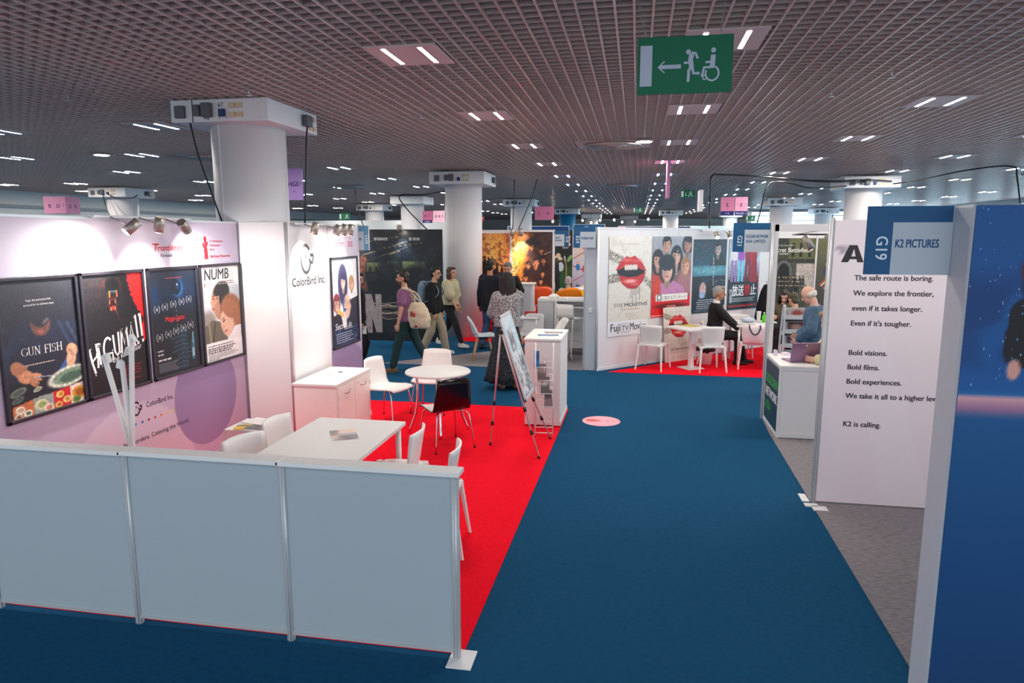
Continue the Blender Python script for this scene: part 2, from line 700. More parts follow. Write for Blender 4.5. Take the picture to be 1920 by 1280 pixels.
struct('trim_left', MB().box((-20.05, 33, 3.3), (0.12, 66, 0.10)), mat('grey_trim', (150, 160, 166), .6))
struct('wall_back', MB().box((-6, 64.1, 1.9), (34, 0.2, 3.8)), WALLW)
# right-hand glazed front: piers, sills and panes with daylight behind
FRAME = mat('window_frame_paint', (120, 126, 130), .5)
SKYPANE = mat('daylight_pane', (196, 228, 245), 0.15, emit=3.6)
mb = MB()
mb.box((15.0, 22, 0.4), (0.3, 38, 0.8))
mb.box((15.0, 22, 3.7), (0.3, 38, 0.2))
for k in range(14):
    mb.box((15.0, 3.2 + k * 2.88, 2.2), (0.3, 0.35, 2.9))
struct('wall_right', mb, FRAME)
n = 0
for k in range(1, 13):
    n += 1
    y0 = 3.2 + k * 2.88 + 1.44
    p = struct('window_%d' % n, MB().box((15.1, y0, 2.2), (0.02, 2.53, 2.8)), SKYPANE)
    mb = MB()
    for j in range(1, 7):
        mb.box((15.03, y0, 0.8 + j * 0.4), (0.05, 2.53, 0.03))
    mb.box((15.03, y0, 2.2), (0.05, 0.04, 2.8))
    f = mb.build('window_frame', FRAME, p)
    f.matrix_parent_inverse = Matrix.Identity(4)
mb = MB()
mb.box((10.5, 41.0, 0.4), (8.9, 0.3, 0.8)).box((10.5, 41.0, 3.73), (8.9, 0.3, 0.14))
for k in range(5):
    mb.box((6.2 + k * 2.16, 41.0, 2.2), (0.22, 0.3, 2.9))
struct('wall_far_right', mb, FRAME)
for k in range(4):
    n += 1
    p = struct('window_%d' % n, MB().box((7.28 + k * 2.16, 41.05, 2.22), (1.94, 0.02, 2.86)), SKYPANE)
    mb = MB()
    for j in range(1, 10):
        mb.box((7.28 + k * 2.16, 40.98, .85 + j * .29), (1.94, .04, .05))
    mb.build('window_blind', FRAME, p)


def carpet(name, pts, m, label, z=0.006):
    o = MB().poly([(a, b, 0.0) for a, b in pts], (0, 0, z)).build(name, m)
    return tag(o, label, 'carpet')


carpet('carpet', [(-4.40, 3.44), (-0.905, 3.44), (-0.86, 9.06), (-4.40, 9.06)], REDCARPET, 'bright red carpet under the white tables inside the low grey partition')
carpet('carpet', [(1.52, 3.0), (5.5, 3.0), (5.5, 9.05), (1.66, 9.05), (1.62, 8.4)], GREYCARPET, 'mottled grey carpet to the right of the blue aisle')
carpet('carpet', [(-0.44, 11.76), (2.12, 11.73), (3.2, 11.73), (3.2, 15.4), (2.97, 15.38)], REDCARPET, 'red carpet of the corner booth with the wall of large film posters')
carpet('carpet', [(-4.62, 11.84), (-0.86, 11.84), (-0.86, 12.1), (-1.0, 15.6), (-1.85, 15.6), (-1.85, 14.5)], GREYCARPET, 'grey carpet wedge below the bar counter and wood-legged chair')
carpet('carpet', [(-3.9, 14.75), (-1.9, 14.6), (-1.9, 16.15), (-3.9, 16.15)], REDCARPET, 'small red carpet patch in front of the fiery film banners', z=0.010)

# ------------------------------------------------------------------ ceiling lights
TRIM = mat('lamp_tray', (206, 186, 186), .5)


def light_proto():
    t = thing('ceiling_light', 'x', 'ceiling light')
    mb = MB().box((0, 0, -0.006), (0.58, 0.60, 0.012))
    mb.build('lamp_tray', TRIM, t)
    for sx in (-.15, .15):
        mb = MB()
        for e in (-.022, .022):
            mb.box((sx + e, 0, -.0125), (.004, .50, .002))
        mb.build('tube_rim', mat('tube_rim', (226, 210, 206), .4), t)
        MB().rings([[(sx - .016, -.235, -.0128), (sx + .016, -.235, -.0128)], [(sx - .016, .235, -.0128), (sx + .016, .235, -.0128)]], close=False, smooth=False).build('tube', LAMP, t)
    return t


LP = light_proto()
ROWS = [(-1.86, 'in the row above the red carpet'), (0.60, 'in the row straight above the blue aisle'), (3.22, 'in the first row right of the aisle row'),
        (5.75, 'in the second row right of the aisle row'), (8.25, 'in the third row right of the aisle row'), (-6.40, 'in the first row left of the near column'),
        (-8.92, 'in the second row left of the near column'), (-11.6, 'in the third row left of the near column'), (-15.6, 'in the fourth row left of the near column'), (-17.9, 'in the row along the left wall'),
        (11.5, 'in the row nearest the windows')]
ORD = ['nearest', 'second', 'third', 'fourth', 'fifth', 'sixth', 'seventh', 'eighth', 'ninth', 'tenth', 'eleventh', 'twelfth', 'thirteenth', 'fourteenth', 'fifteenth']
first = True
for rx, rn in ROWS:
    k0 = 0 if rx > -5 and rx < 2 else 1
    kn = 15 if -9 < rx < 6 else 11
    c = 0
    for k in range(k0, kn):
        yy = 5.62 + k * 2.89
        if rx > 10 and yy < 11 or rx < -11 and yy < 8 or rx > 6 and yy > 40:
            continue
        o = LP if first else copy_tree(LP)
        first = False
        o.location = (rx, yy, CEIL)
        tag(o, 'white twin-tube ceiling light, %s %s' % (ORD[c], rn), 'ceiling light', 'twin-tube ceiling lights')
        c += 1

# air vents and round downlights
VENT = mat('vent_metal', (196, 176, 168), .35, metal=.5)


def vent(x, y, lab):
    t = thing('air_vent', lab, 'air vent', (x, y, CEIL))
    MB().box((0, 0, -0.004), (1.18, 0.9, 0.008)).build('vent_plate', TRIM, t)
    mb = MB()
    for r in (.42, .34, .26, .18, .10):
        mb.lathe([(r, -.008), (r + .035, -.05), (r + .045, -.05), (r + .012, -.008)], n=32)
    mb.build('vent_cone', VENT, t)


vent(-0.42, 11.45, 'large round air vent in the ceiling nearest the green escape sign')
vent(-0.5, 20.6, 'round air vent further down the ceiling above the aisle')
vent(-7.75, 11.9, 'round air vent in the ceiling left of the near column')
vent(-8.4, 19.5, 'pale air vent in the ceiling left of the second column')
vent(9.4, 18.5, 'orange-lit air vent in the ceiling over the right-hand booths')
for (x, y, lab) in ((0.06, 11.05, 'round downlight in the ceiling beside the large round air vent'), (-9.5, 11.1, 'round downlight in the ceiling above the far left booths')):
    t = thing('downlight', lab, 'ceiling light', (x, y, CEIL))
    MB().lathe([(.13, 0), (.15, -.02), (.15, -.03), (.0, -.03)], n=24).build('rim', TRIM, t)
    MB().lathe([(.12, -.031), (.115, -.036), (0, -.036)], n=24).build('lamp', mat('lit_disc', (235, 248, 255), .5, emit=14), t)
# sprinklers
for i, (x, y, lab) in enumerate([(-3.9, 6.6, 'left of the near column box'), (-2.6, 8.2, 'between the near column and the aisle lights'), (2.2, 6.9, 'right of the green escape sign'), (1.9, 7.7, 'above the grey carpet'), (-5.9, 6.5, 'far left over the poster wall')]):
    t = thing('sprinkler', 'small ceiling sprinkler head %s' % lab, 'sprinkler', (x, y, CEIL))
    MB().cyl((0, 0, 0), (0, 0, -.05), .008, n=8).build('pipe', ALU, t)
    MB().lathe([(.012, -.05), (.03, -.06), (.03, -.064), (0, -.064)], n=12).build('deflector', ALU, t)


# ------------------------------------------------------------------ columns with junction boxes
SOCKG = mat('socket_grey', (92, 96, 100), .5)
SOCKC = mat('socket_cream', (214, 194, 158), .5)
SOCKB = mat('socket_blue', (28, 60, 110), .5)


def column(x, y, lab, r=.425, detail=1, m=None, box=1.26, rot=0.0, zb=3.48, zt=3.75):
    t = thing('column', lab, 'column', (x, y, 0), rot)
    sh = MB().lathe([(r, 0), (r, zb)], n=48)
    sh.build('shaft', m or COLUMN, t)
    hb = box / 2
    zc = (zb + zt) / 2
    b = MB().box((0, 0, zc), (box, box, zt - zb), bev=.006).build('junction_box', PANEL, t)
    if detail:
        mb = MB()
        for dx, dz in ((.16, .045), (.25, .045), (.16, -.05), (.25, -.05)):
            mb.box((dx, -hb - .008, zc + dz), (.07, .016, .055))
        mb.build('cream_sockets', SOCKC, b)
        mb = MB().box((-.12, -hb - .035, zc), (.11, .07, .15), bev=.015).box((-.24, -hb - .025, zc), (.07, .05, .12), bev=.01)
        mb.box((-.45, -hb - .02, zc - .01), (.12, .04, .13), bev=.01)
        mb.build('grey_sockets', SOCKG, b)
        MB().box((.05, -hb - .02, zc - .03), (.07, .04, .08), bev=.01).build('blue_socket', SOCKB, b)
        mb = MB()
        for dy, dz in ((.45, .05), (.45, -.06), (.54, .05), (.54, -.06)):
            mb.box((hb + .008, dy - .05, zc + dz), (.016, .06, .055))
        mb.build('side_sockets', SOCKC, b)
        MB().box((hb + .04, .25, zc), (.08, .14, .13), bev=.02).build('side_plug', SOCKG, b)
    return t, b


t, b = column(-4.48, 7.54, 'thick round white column behind the near left booth with a numbered socket box', r=.41, box=1.15, zb=3.56, zt=3.795)
a = Art(.12, .06)
a.vec.clear()
a.text('67', .3, .8, .8, (30, 30, 34))
a.build('socket_number', b, (-.02, -.576, 3.70), back=0)
a = Art(.3, .05)
a.text('I-I2', 0, .8, .7, (20, 20, 24), bold=.02)
a.text('3', 3.3, .8, .6, (20, 20, 24))
a.text('4', 5.0, .8, .6, (20, 20, 24))
a.build('socket_marks', b, (-.17, -.576, 3.575), back=0)
MB().box((-.31, -.573, 3.677), (.012, .012, .236)).build('seam', SOCKG, b)
MB().box((-.13, -.390, 1.78), (.012, .012, 3.55)).build('joint_strip', COLUMN, t)
column(-3.98, 15.66, 'white round column standing between the dark banner and the fiery banners')
column(5.5, 18.6, 'white round column behind the right-hand booths with tangled cables')
column(5.47, 28.4, 'slim-looking white column left of the cabled right-hand column')
column(9.65, 39.1, 'distant white column in front of the bright windows', detail=1)
column(-4.58, 27.3, 'white column rising behind the fiery film banners')
column(1.82, 40.1, 'distant white column above the wall of large film posters')
column(-15.5, 18.8, 'white column by the far left wall with dangling cables')
column(-12.0, 30.5, 'white column behind the dark film banner, left of the pink hanging sign')
column(-8.7, 33.5, 'white column right behind the pink double hanging sign')
column(-3.7, 37.0, 'teal painted column behind the pink square hanging sign', m=mat('teal_paint', (20, 110, 160), .5))
column(-3.0, 46.0, 'pale distant column right of the teal column', detail=0)
column(-0.6, 50.0, 'palest distant column between the hanging bulbs', detail=0)
column(5.6, 44.5, 'distant pale column left of the pink and navy hanging sign', detail=0)
column(-8.2, 24.6, 'white column just left of the second column, behind the pink signs', detail=0)

# cables
CAB = mat('black_cable', (14, 14, 16), .5)


def cable(pts, r, lab, grp=None):
    o = MB().tube(smooth_path(pts, 5) if len(pts) > 2 else pts, r, 6).build('cable', CAB)
    return tag(o, lab, 'cable', grp)


cable([(-4.86, 7.01, 3.57), (-4.80, 7.04, 3.2), (-4.62, 7.12, 2.49)], .009, 'black cable slanting from the near column box down to the lavender poster wall')
cable([(-3.86, 7.78, 3.64), (-3.87, 7.75, 3.45), (-3.87, 7.69, 3.0), (-3.86, 7.60, 2.49)], .010, 'black cable hanging straight from the side of the near column box')
cable([(5.3, 17.9, 3.62), (4.2, 17.5, 3.60), (3.0, 17.2, 3.70), (1.9, 16.6, 3.72), (1.62, 16.4, 3.66), (1.58, 16.2, 3.2), (1.50, 15.2, 2.48)], .018, 'thick black cable sagging left from the cabled column and dropping behind the film posters')
cable([(4.9, 17.9, 3.52), (4.0, 17.4, 3.45), (3.35, 17.2, 3.58), (2.95, 17.0, 3.5), (2.75, 16.6, 2.9), (2.6, 16.2, 2.5)], .016, 'second black cable looping down left of the cabled column')
cable([(5.9, 17.9, 3.62), (5.3, 17.85, 3.66), (4.6, 17.8, 3.64), (3.4, 17.4, 3.66), (2.6, 17.2, 3.74)], .014, 'black cable stretched across the front of the right-hand column box')
cable([(5.9, 17.8, 3.55), (6.3, 17.4, 3.6), (6.9, 16.6, 3.73), (7.6, 16.2, 3.77), (7.65, 16.0, 3.5), (7.55, 15.4, 2.5)], .016, 'black cable arching right from the cabled column and dropping to a booth')
cable([(10.5, 17.5, 3.79), (9.2, 17.2, 3.7), (8.9, 16.9, 3.4), (8.7, 16.6, 2.5)], .014, 'thin black cable hanging furthest right above the blue snow banner')
cable([(-15.6, 18.12, 3.6), (-15.3, 17.9, 3.1), (-14.9, 17.7, 2.5)], .014, 'black cable slanting down the far left column')
cable([(-15.4, 18.1, 3.55), (-15.1, 18.05, 3.44), (-14.6, 18.05, 3.43), (-14.4, 18.1, 3.52)], .014, 'black cable looped along the far left column box')
cable([(-8.9, 21, 3.795), (-8.8, 21, 3.1), (-8.6, 21, 2.5)], .016, 'thin black cable hanging over the left end of the dark banner')
cable([(-5.5, 21, 3.79), (-6.6, 21, 3.62), (-7.4, 21, 3.6), (-7.2, 21, 3.2), (-6.5, 21, 2.5)], .020, 'black cable slanting over the middle of the dark banner')
cable([(-3.2, 18, 3.79), (-3.22, 18, 3.1), (-3.25, 18, 2.5)], .012, 'thin black cable hanging just right of the second column')
cable([(-2.6, 18, 3.79), (-2.75, 18, 3.3), (-3.1, 18, 2.5)], .012, 'thin slanted cable right of the second column')

# ------------------------------------------------------------------ hanging signs
ROPE = mat('hanger_wire', (150, 150, 154), .4, metal=.7)


def green_sign(x, y, z, w, h, lab, full=False, rz=0.0, arrow='left'):
    t = thing('escape_sign', lab, 'escape sign', (x, y, z), rz)
    a = Art(w, h, bg=(0, 112, 78))
    W = w / h
    wh = (196, 206, 222) if full else (225, 240, 236)
    if full:
        a.vrect(.045, .14, .26, .855, wh)
        y0 = .525
        a.vpoly([(.36, y0), (.465, y0 - .10), (.50, y0 - .10), (.425, y0 - .035), (.78, y0 - .035), (.78, y0 + .035), (.425, y0 + .035), (.50, y0 + .10), (.465, y0 + .10)][::-1], wh)
        # running figure
        a.vell(.905, .28, .045, .045, wh)
        a.vline([(.965, .315), (.945, .42), (.965, .53)], .085, wh)
        a.vline([(.96, .295), (1.03, .305), (1.075, .40)], .042, wh)
        a.vline([(.945, .36), (.925, .465), (.83, .465)], .045, wh)
        a.vline([(.975, .52), (1.005, .655), (1.115, .655)], .05, wh)
        a.vline([(.965, .53), (.92, .60), (.915, .80)], .05, wh)
        # wheelchair
        a.vell(1.345, .265, .043, .043, wh)
        a.vline([(1.345, .345), (1.34, .44), (1.33, .56)], .085, wh)
        a.vline([(1.34, .465), (1.21, .47)], .04, wh)
        a.vline([(1.36, .555), (1.19, .56), (1.155, .72)], .045, wh)
        a.ring(1.335, .665, .115, .125, .032, wh, -130, 205)
        a.ring(1.205, .735, .03, .035, .022, wh)
    else:
        a.vrect(.06, .15, .32, .85, wh)
        xm = .62 if arrow == 'down' else .58
        if arrow == 'down':
            a.vline([(xm, .25), (xm, .65)], .05, wh)
            a.vpoly([(xm - .1, .6), (xm, .78), (xm + .1, .6)], wh)
        a.vell(W * .72, .22, .08, .08, wh)
        a.vline([(W * .72, .3), (W * .68, .55), (W * .76, .7), (W * .88, .72)], .1, wh)
        a.vline([(W * .68, .55), (W * .6, .65), (W * .56, .85)], .09, wh)
        a.vline([(W * .58, .42), (W * .7, .36), (W * .84, .48)], .07, wh)
    a.build('sign_face', t, (-w / 2, -.006, 0), material=PRINT_MATT, back=.012)
    for sx in (-.42, .36):
        if full:
            mb = MB()
            L = CEIL - (z + h)
            k = int(L / .022)
            for i in range(k):
                zz = h + i * L / k
                q = sx * w + (-.06 if sx < 0 else .03) * i / k
                if i % 2:
                    mb.bar((q, 0, zz), (q, 0, zz + .028), .009, .004)
                else:
                    mb.bar((q, 0, zz), (q, 0, zz + .028), .004, .009)
            mb.build('chain', ROPE, t)
        else:
            MB().tube([(sx * w, 0, h), (sx * w, 0, CEIL - z)], .004, 5).build('hanger', ROPE, t)
    return t


green_sign(0.262, 4.62, 3.225, .578, .342, 'large green escape sign with running figure and wheelchair hanging over the aisle', True)
green_sign(1.35, 20, 3.38, .37, .22, 'small green exit sign with a down arrow hanging over the film poster wall', arrow='down')
green_sign(0.0, 30, 3.30, .40, .24, 'tiny green exit sign hanging far down the aisle', arrow='down')
green_sign(-10.6, 24, 2.92, .42, .24, 'small green exit sign low behind the lavender poster panel')
green_sign(5.05, 33, 3.02, .40, .22, 'tiny green exit sign near the windows under the pink and navy sign')


def box_sign(name, lab, x, y, z, w, h, texts, d=None, rz=0.0, rgb=(238, 160, 196), foot=None, foottext=None, side=None):
    """hanging square sign: front face and, for a cube, its right-hand side"""
    t = thing(name, lab, 'hanging sign', (x, y, z), rz)
    d = d or .03
    MB().box((0, d / 2, h / 2), (w, d, h)).build('sign_body', mat(name + '_%d_%d_%d' % rgb, rgb, .5), t)
    for tx, face in ((texts, 'f'), (side, 's')):
        if not tx:
            continue
        a = Art(w if face == 'f' else d, h, bg=rgb)
        if foot:
            a.vrect(0, .76, a.W, 1, foot)
            a.text(foottext or 'PALAIS -1', a.W / 2, .93, .10, (220, 200, 240), align='c', bold=.02)
        for s, u, v, hh in tx:
            a.text(s, u * a.W, v, hh, (34, 30, 96), align='c', bold=.015)
        if face == 'f':
            a.build('sign_print', t, (-w / 2, -.001, 0), material=PRINT_MATT, back=.003)
        else:
            a.build('sign_print', t, (w / 2 + .001, 0, 0), rz=PI / 2, material=PRINT_MATT, back=.003)
    for sx in (-.45, .45):
        MB().tube([(sx * w, d / 2, h), (sx * w, d / 2, CEIL - z)], .004, 5).build('hanger', ROPE, t)
    return t


box_sign('hanging_sign', 'pink cube sign lettered B D hanging over the far left', -15.05, 15.8, 2.92, .58, .44, [('B', .28, .66, .22), ('D', .66, .66, .22), ('·', .9, .66, .3), ('▸', .26, .34, .1)], d=.58, rz=.17, side=[('D', .3, .66, .22), ('B', .68, .66, .22), ('·', .9, .66, .3)], rgb=(236, 158, 194))
box_sign('hanging_sign', 'violet and pink sign lettered H G E hanging beside the near column', -6.80, 13.0, 3.05, .36, .62, [('·', .08, .58, .2), ('H', .26, .56, .15), ('G', .5, .56, .15), ('E', .74, .56, .15), ('·', .92, .58, .2), ('·', .5, .82, .2)], rgb=(178, 140, 208))
box_sign('hanging_sign', 'pink double hanging sign with navy foot left of the second column', -7.45, 24.0, 2.80, .36, .42, [('B', .3, .5, .2), ('C', .7, .5, .2)], rgb=(206, 110, 150), foot=(50, 36, 110), foottext='PALAIS')
box_sign('hanging_sign', 'pale pink sign lettered B B C touching the second column', -7.02, 24.0, 2.83, .44, .40, [('·', .1, .6, .2), ('B', .28, .6, .22), ('B', .55, .6, .22), ('C', .82, .6, .22), ('·', .5, .3, .2)], rgb=(250, 196, 216))
box_sign('hanging_sign', 'pink square sign lettered D hanging over the fiery banners', -2.68, 20.0, 2.80, .55, .38, [('C', .22, .62, .2), ('·', .22, .4, .2), ('·', .56, .62, .2), ('D', .72, .62, .2), ('·', .9, .62, .2)], rgb=(226, 126, 166))
box_sign('hanging_sign', 'pink sign lettered E with a navy foot, left half of the pair', 2.19, 18.0, 2.84, .32, .45, [('E', .5, .52, .2), ('·', .5, .26, .2), ('·', .5, .74, .2)], rgb=(222, 132, 168), foot=(24, 40, 110), foottext='+ 4')
box_sign('hanging_sign', 'lighter pink sign lettered E with a navy foot, right half of the pair', 2.52, 18.0, 2.84, .30, .45, [('E', .5, .52, .2), ('·', .2, .5, .2), ('·', .8, .5, .2)], rgb=(250, 172, 204), foot=(24, 40, 110))
box_sign('hanging_sign', 'narrow pink and navy sign seen edge on above the aisle', 0.57, 14.0, 3.08, .06, .70, None, d=.5, rgb=(216, 140, 190))
box_sign('hanging_sign', 'narrow white sign seen edge on above the film poster wall', 1.38, 16.0, 2.88, .08, .47, None, d=.5, rgb=(236, 236, 238))
t = thing('fire_sign', 'small red and white fire hose sign on the second column', 'fire sign', (-5.0, 22.0, 2.80))
a = Art(.17, .18, bg=(214, 40, 44))
a.vrect(.12, .15, .5, .85, (250, 240, 240))
a.vpoly([(.55, .3), (.85, .3), (.7, .55)], (250, 240, 240))
a.build('sign_face', t, (-.08, 0, 0), back=.01)
MB().tube([(0, -.004, .18), (0, -.004, 1.0)], .004, 5).build('hanger', ROPE, t)

# ------------------------------------------------------------------ distant booths, simple walls
NAVY = mat('navy_board', (16, 74, 140), .5)
DEEP = mat('deep_blue_board', (14, 44, 96), .5)
TEALB = mat('teal_board', (22, 110, 164), .5)


def board(x0, x1, y, h, m, lab, z0=0.0, cat='booth wall', th=.06, name='booth_wall'):
    t = thing(name, lab, cat, ((x0 + x1) / 2, y, 0))
    w = x1 - x0
    MB().box((0, 0, z0 + (h - z0) / 2), (w - .08, th, h - z0)).build('panel', m, t)
    for sx in (-1, 1):
        MB().box((sx * (w / 2 - .02), 0, h / 2), (.04, th + .01, h)).build('post', ALU, t)
    MB().box((0, 0, h + .015), (w, th + .01, .03)).build('top_rail', PANEL, t)
    return t


board(-14.5, -6.6, 26.5, 2.92, WALLW, 'plain white booth wall behind the dark film banner')
board(-6.2, -3.2, 33, 2.78, NAVY, 'bright blue booth wall left of the white column over the fiery banners')
board(-3.1, -1.55, 34, 2.88, TEALB, 'teal blue booth wall under the pink square sign')
board(-0.95, 5.4, 47, 2.95, DEEP, 'deep blue booth wall far behind the hanging bulbs')
board(3.2, 6.0, 44, 2.9, mat('pale_cyan_board', (176, 216, 226), .3), 'pale cyan glossy booth wall far above the film posters')
board(6.7, 8.9, 38, 2.72, TEALB, 'blue booth wall in front of the bright far windows')
board(-1.2, -0.75, 44, 2.92, mat('pink_board', (232, 150, 186), .5), 'small pink booth wall far behind the blue flag signs')
# hanging bulbs of a far booth
for i in range(9):
    x = -4.6 + i * .62 + (i % 3) * .1
    yy = 38 + (i % 4) * 1.2
    t = thing('pendant_bulb', 'tiny bright pendant bulb hanging over the far blue booths', 'lamp', (x, yy, 3.12 + .05 * (i % 3)), group='pendant bulbs over the far blue booths')
    MB().ell((0, 0, 0), (.05, .05, .065), seg=10).build('bulb', BULB, t)
    MB().cyl((0, 0, .06), (0, 0, .13), .025, n=8).build('cap', BLACK, t)
    MB().tube([(0, 0, .13), (0, 0, CEIL - t.location.z)], .006, 5).build('cord', CAB, t)

# ================================================================== LOW PARTITION IN FRONT
LOWP = mat('low_partition_panel', (168, 180, 188), .5)
t = thing('low_partition', 'long low grey-blue partition with white ledge in the foreground', 'partition', (-0.93, 3.40, 0))
for i in range(4):
    w = 1.0 if i < 3 else .48
    xc = -i * 1.0 - w / 2
    MB().box((xc, 0, .555), (w - .03, .018, 1.03), bev=.002).build('panel', LOWP, t)
    MB().box((xc, 0, .052), (w - .03, .026, .022)).build('bottom_rail', ALU, t)
for i in range(4):
    mb = MB().cyl((-i * 1.0, 0, 0.0), (-i * 1.0, 0, 1.075), .02, n=16)
    for k in range(8):
        an = k * PI / 4
        mb.box((-i + .0205 * math.cos(an), .0205 * math.sin(an), .54), (.006, .006, 1.07), rz=an)
    mb.build('post', ALU, t)
for (a, b) in ((.035, -1.02), (-1.005, -2.02), (-2.005, -3.48)):
    MB().box(((a + b) / 2, .01, 1.085 + (.003 if a < -1 and a > -2 else 0)), (a - b, .11, .026), bev=.003).build('ledge', WHITE, t)
MB().box((.03, -.01, .004), (.14, .17, .008)).build('base_foot', PANEL, t)

# ================================================================== LAVENDER POSTER WALL
LAV = (184, 168, 196)
t = thing('poster_wall', 'lavender booth wall carrying four framed film posters', 'booth wall', (-4.43, 3.43, 0), PI / 2)
WL = 3.66
a = Art(WL, 2.45, nx=150, bg=LAV)
lw = a.W
a.grad([(0, (196, 184, 206)), (1, (190, 172, 198))])
a.ell(lw - .34, .12 + .22, .34, .30, (204, 194, 214), soft=.01)
a.ell(lw - .75, 1.02, .35, .35, (214, 202, 218), soft=.01, op=.7)
a.vell(1.20, .735, .216, .216, (150, 132, 174), n=64)
a.ell(.35, .1, .7, .38, (214, 204, 220), soft=.01, op=.8)
# company lettering
bx, by = .93, .692


def bird(a, cx, cy, s, col, wd):
    a.ring(cx, cy, .62 * s, .86 * s, wd, col, 5, 320, n=36)
    a.vline([(cx + .60 * s, cy - .24 * s), (cx + 1.02 * s, cy - .22 * s), (cx + .98 * s, cy + .02 * s), (cx + .86 * s, cy + .28 * s), (cx + .44 * s, cy + .12 * s)], wd, col)
    a.vline([(cx + .58 * s, cy + .0 * s), (cx + .42 * s, cy + .12 * s)], wd, col)
    a.vline([(cx - .5 * s, cy - .5 * s), (cx - .66 * s, cy - .86 * s)], wd, col)
    a.vell(cx + .02 * s, cy - .18 * s, .10 * s, .15 * s, col)


bird(a, .772, by + .002, .028, (38, 32, 44), .0075)
a.text('ColorBird Inc.', bx - .105, by + .010, .021, (38, 32, 44), bold=.01, width=.155)
for i, c in enumerate([(66, 140, 220), (50, 90, 200), (170, 30, 60), (224, 60, 50), (238, 130, 70), (240, 190, 60), (220, 214, 90)]):
    a.vell(.763 + i * .0347, .751, .0055, .0055, c)
a.text('No Borders. Coloring the World.', bx - .235, .822, .018, (44, 36, 52), bold=.012, width=.37)
a.text('Frontières', lw - .555, .118, .024, (206, 34, 44), bold=.025, shear=.15, width=.16)
a.vrect(lw - .565, .090, lw - .53, .096, (206, 34, 44))
a.text('Fantasia', lw - .525, .142, .013, (30, 28, 32), bold=.02, shear=.15, width=.068)
a.text('2020', lw - .43, .136, .008, (150, 130, 150))
a.lines(lw - .445, .142, lw - .40, 2, .007, .003, (160, 130, 150), 3)
rx = lw - .245
for q in (((0, .0), (.007, .03)), ((.006, .022), (.012, .06)), ((.002, .04), (-.004, .06)), ((.002, .058), (-.002, .088)), ((.011, .058), (.013, .088)), ((0, .03), (.014, .03)), ((.01, .03), (.02, .015)), ((-.004, .04), (-.012, .02))):
    a.vline([(rx + q[0][0], .072 + q[0][1]), (rx + q[1][0], .072 + q[1][1])], .012, (206, 40, 54))
a.vell(rx + .004, .075, .010, .012, (206, 40, 54))
for i, s in enumerate(['74. Internationale', 'Filmfestspiele', 'Berlin']):
    a.text(s, rx + .035, .088 + i * .018, .010, (206, 50, 64), bold=.01)
a.text('Berlinale Panorama', rx + .035, .154, .012, (206, 50, 64), bold=.02, width=.145)
a.build('printed_panel', t, (0, .03, .04), material=PRINT_MATT, back=.03)
for k in range(5):
    MB().box((k * WL / 4, .0, 1.24), (.012, .006, 2.46)).build('seam', mat('lavender_seam', (160, 150, 172), .5), t) if k in (0, 4) else None
MB().box((WL / 2, .015, .02), (WL, .04, .04)).build('bottom_rail', ALU, t)
MB().box((WL / 2, .015, 2.485), (WL, .04, .02)).build('top_rail', ALU, t)

# white storage front, and the two side panels facing the aisle
t = thing('storage_wall', 'plain white storage-room wall panel between lavender posters and the bird logo', 'booth wall', (-4.40, 7.10, 0))
MB().box((.27, .015, 1.24), (.54, .03, 2.44), bev=.002).build('panel', PANEL, t)
MB().box((.27, .015, 2.475), (.54, .04, .03)).build('top_rail', PANEL, t)
t = thing('logo_wall', 'white booth wall with the black bird logo beside a lavender poster panel', 'booth wall', (-3.83, 7.10, 0), PI / 2)
MB().cyl((0, 0, 0), (0, 0, 2.49), .022, n=14).build('post', ALU, t)
MB().cyl((2.0, 0.02, 0), (2.0, 0.02, 2.49), .022, n=14).build('post', ALU, t)
MB().box((.0, -.02, 1.245), (.02, .02, 2.49)).build('cover_strip', PANEL, t)
MB().box((1.0, .02, 2.47), (1.94, .04, .03)).build('top_rail', PANEL, t)
a = Art(.96, 2.43, bg=(226, 226, 228))
W = a.W
bird(a, .155, .160, .076, (58, 54, 58), .017)
a.text('ColorBird Inc.', W * .46, .285, .042, (44, 42, 46), bold=.022, width=W * .86, align='c')
a.build('logo_panel', t, (.025, .01, .03), material=PRINT_MATT, back=.02)
a = Art(.97, 2.43, nx=60, bg=(196, 182, 206))
W = a.W
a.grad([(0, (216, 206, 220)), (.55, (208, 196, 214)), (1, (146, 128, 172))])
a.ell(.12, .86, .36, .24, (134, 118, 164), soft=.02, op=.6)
a.ring(W * .36, .048, .024, .026, .003, (196, 60, 90))
a.lines(W * .22, .085, W * .5, 2, .012, .006, (200, 80, 104), 5, 'c')
a.text('W', W * .36, .056, .014, (196, 60, 90), align='c')
a.vell(W * .72, .032, .016, .026, (190, 40, 66))
a.vline([(W * .72, .05), (W * .72, .07)], .006, (190, 40, 66))
a.lines(W * .62, .08, W * .82, 3, .011, .006, (200, 60, 90), 8, 'c')
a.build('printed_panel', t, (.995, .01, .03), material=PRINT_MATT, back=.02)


# ================================================================== FRAMED POSTERS
def frame_poster(art, lab, loc, rz, w, h, fw=.03, fm=None, cat='poster'):
    t = thing('film_poster', lab, cat, loc, rz)
    art.build('poster_print', t, (fw * .5, -.004, fw * .5), back=.003)
    mb = MB()
    d = .022
    mb.box((w / 2, -d / 2, fw / 2), (w, d, fw), bev=.006).box((w / 2, -d / 2, h - fw / 2), (w, d, fw), bev=.006)
    mb.box((fw / 2, -d / 2, h / 2), (fw, d, h), bev=.006).box((w - fw / 2, -d / 2, h / 2), (fw, d, h), bev=.006)
    mb.build('snap_frame', fm or DARK, t)
    MB().box((w / 2, -.001, h / 2), (w - .01, .002, h - .01)).build('backing', BLACK, t)
    return t


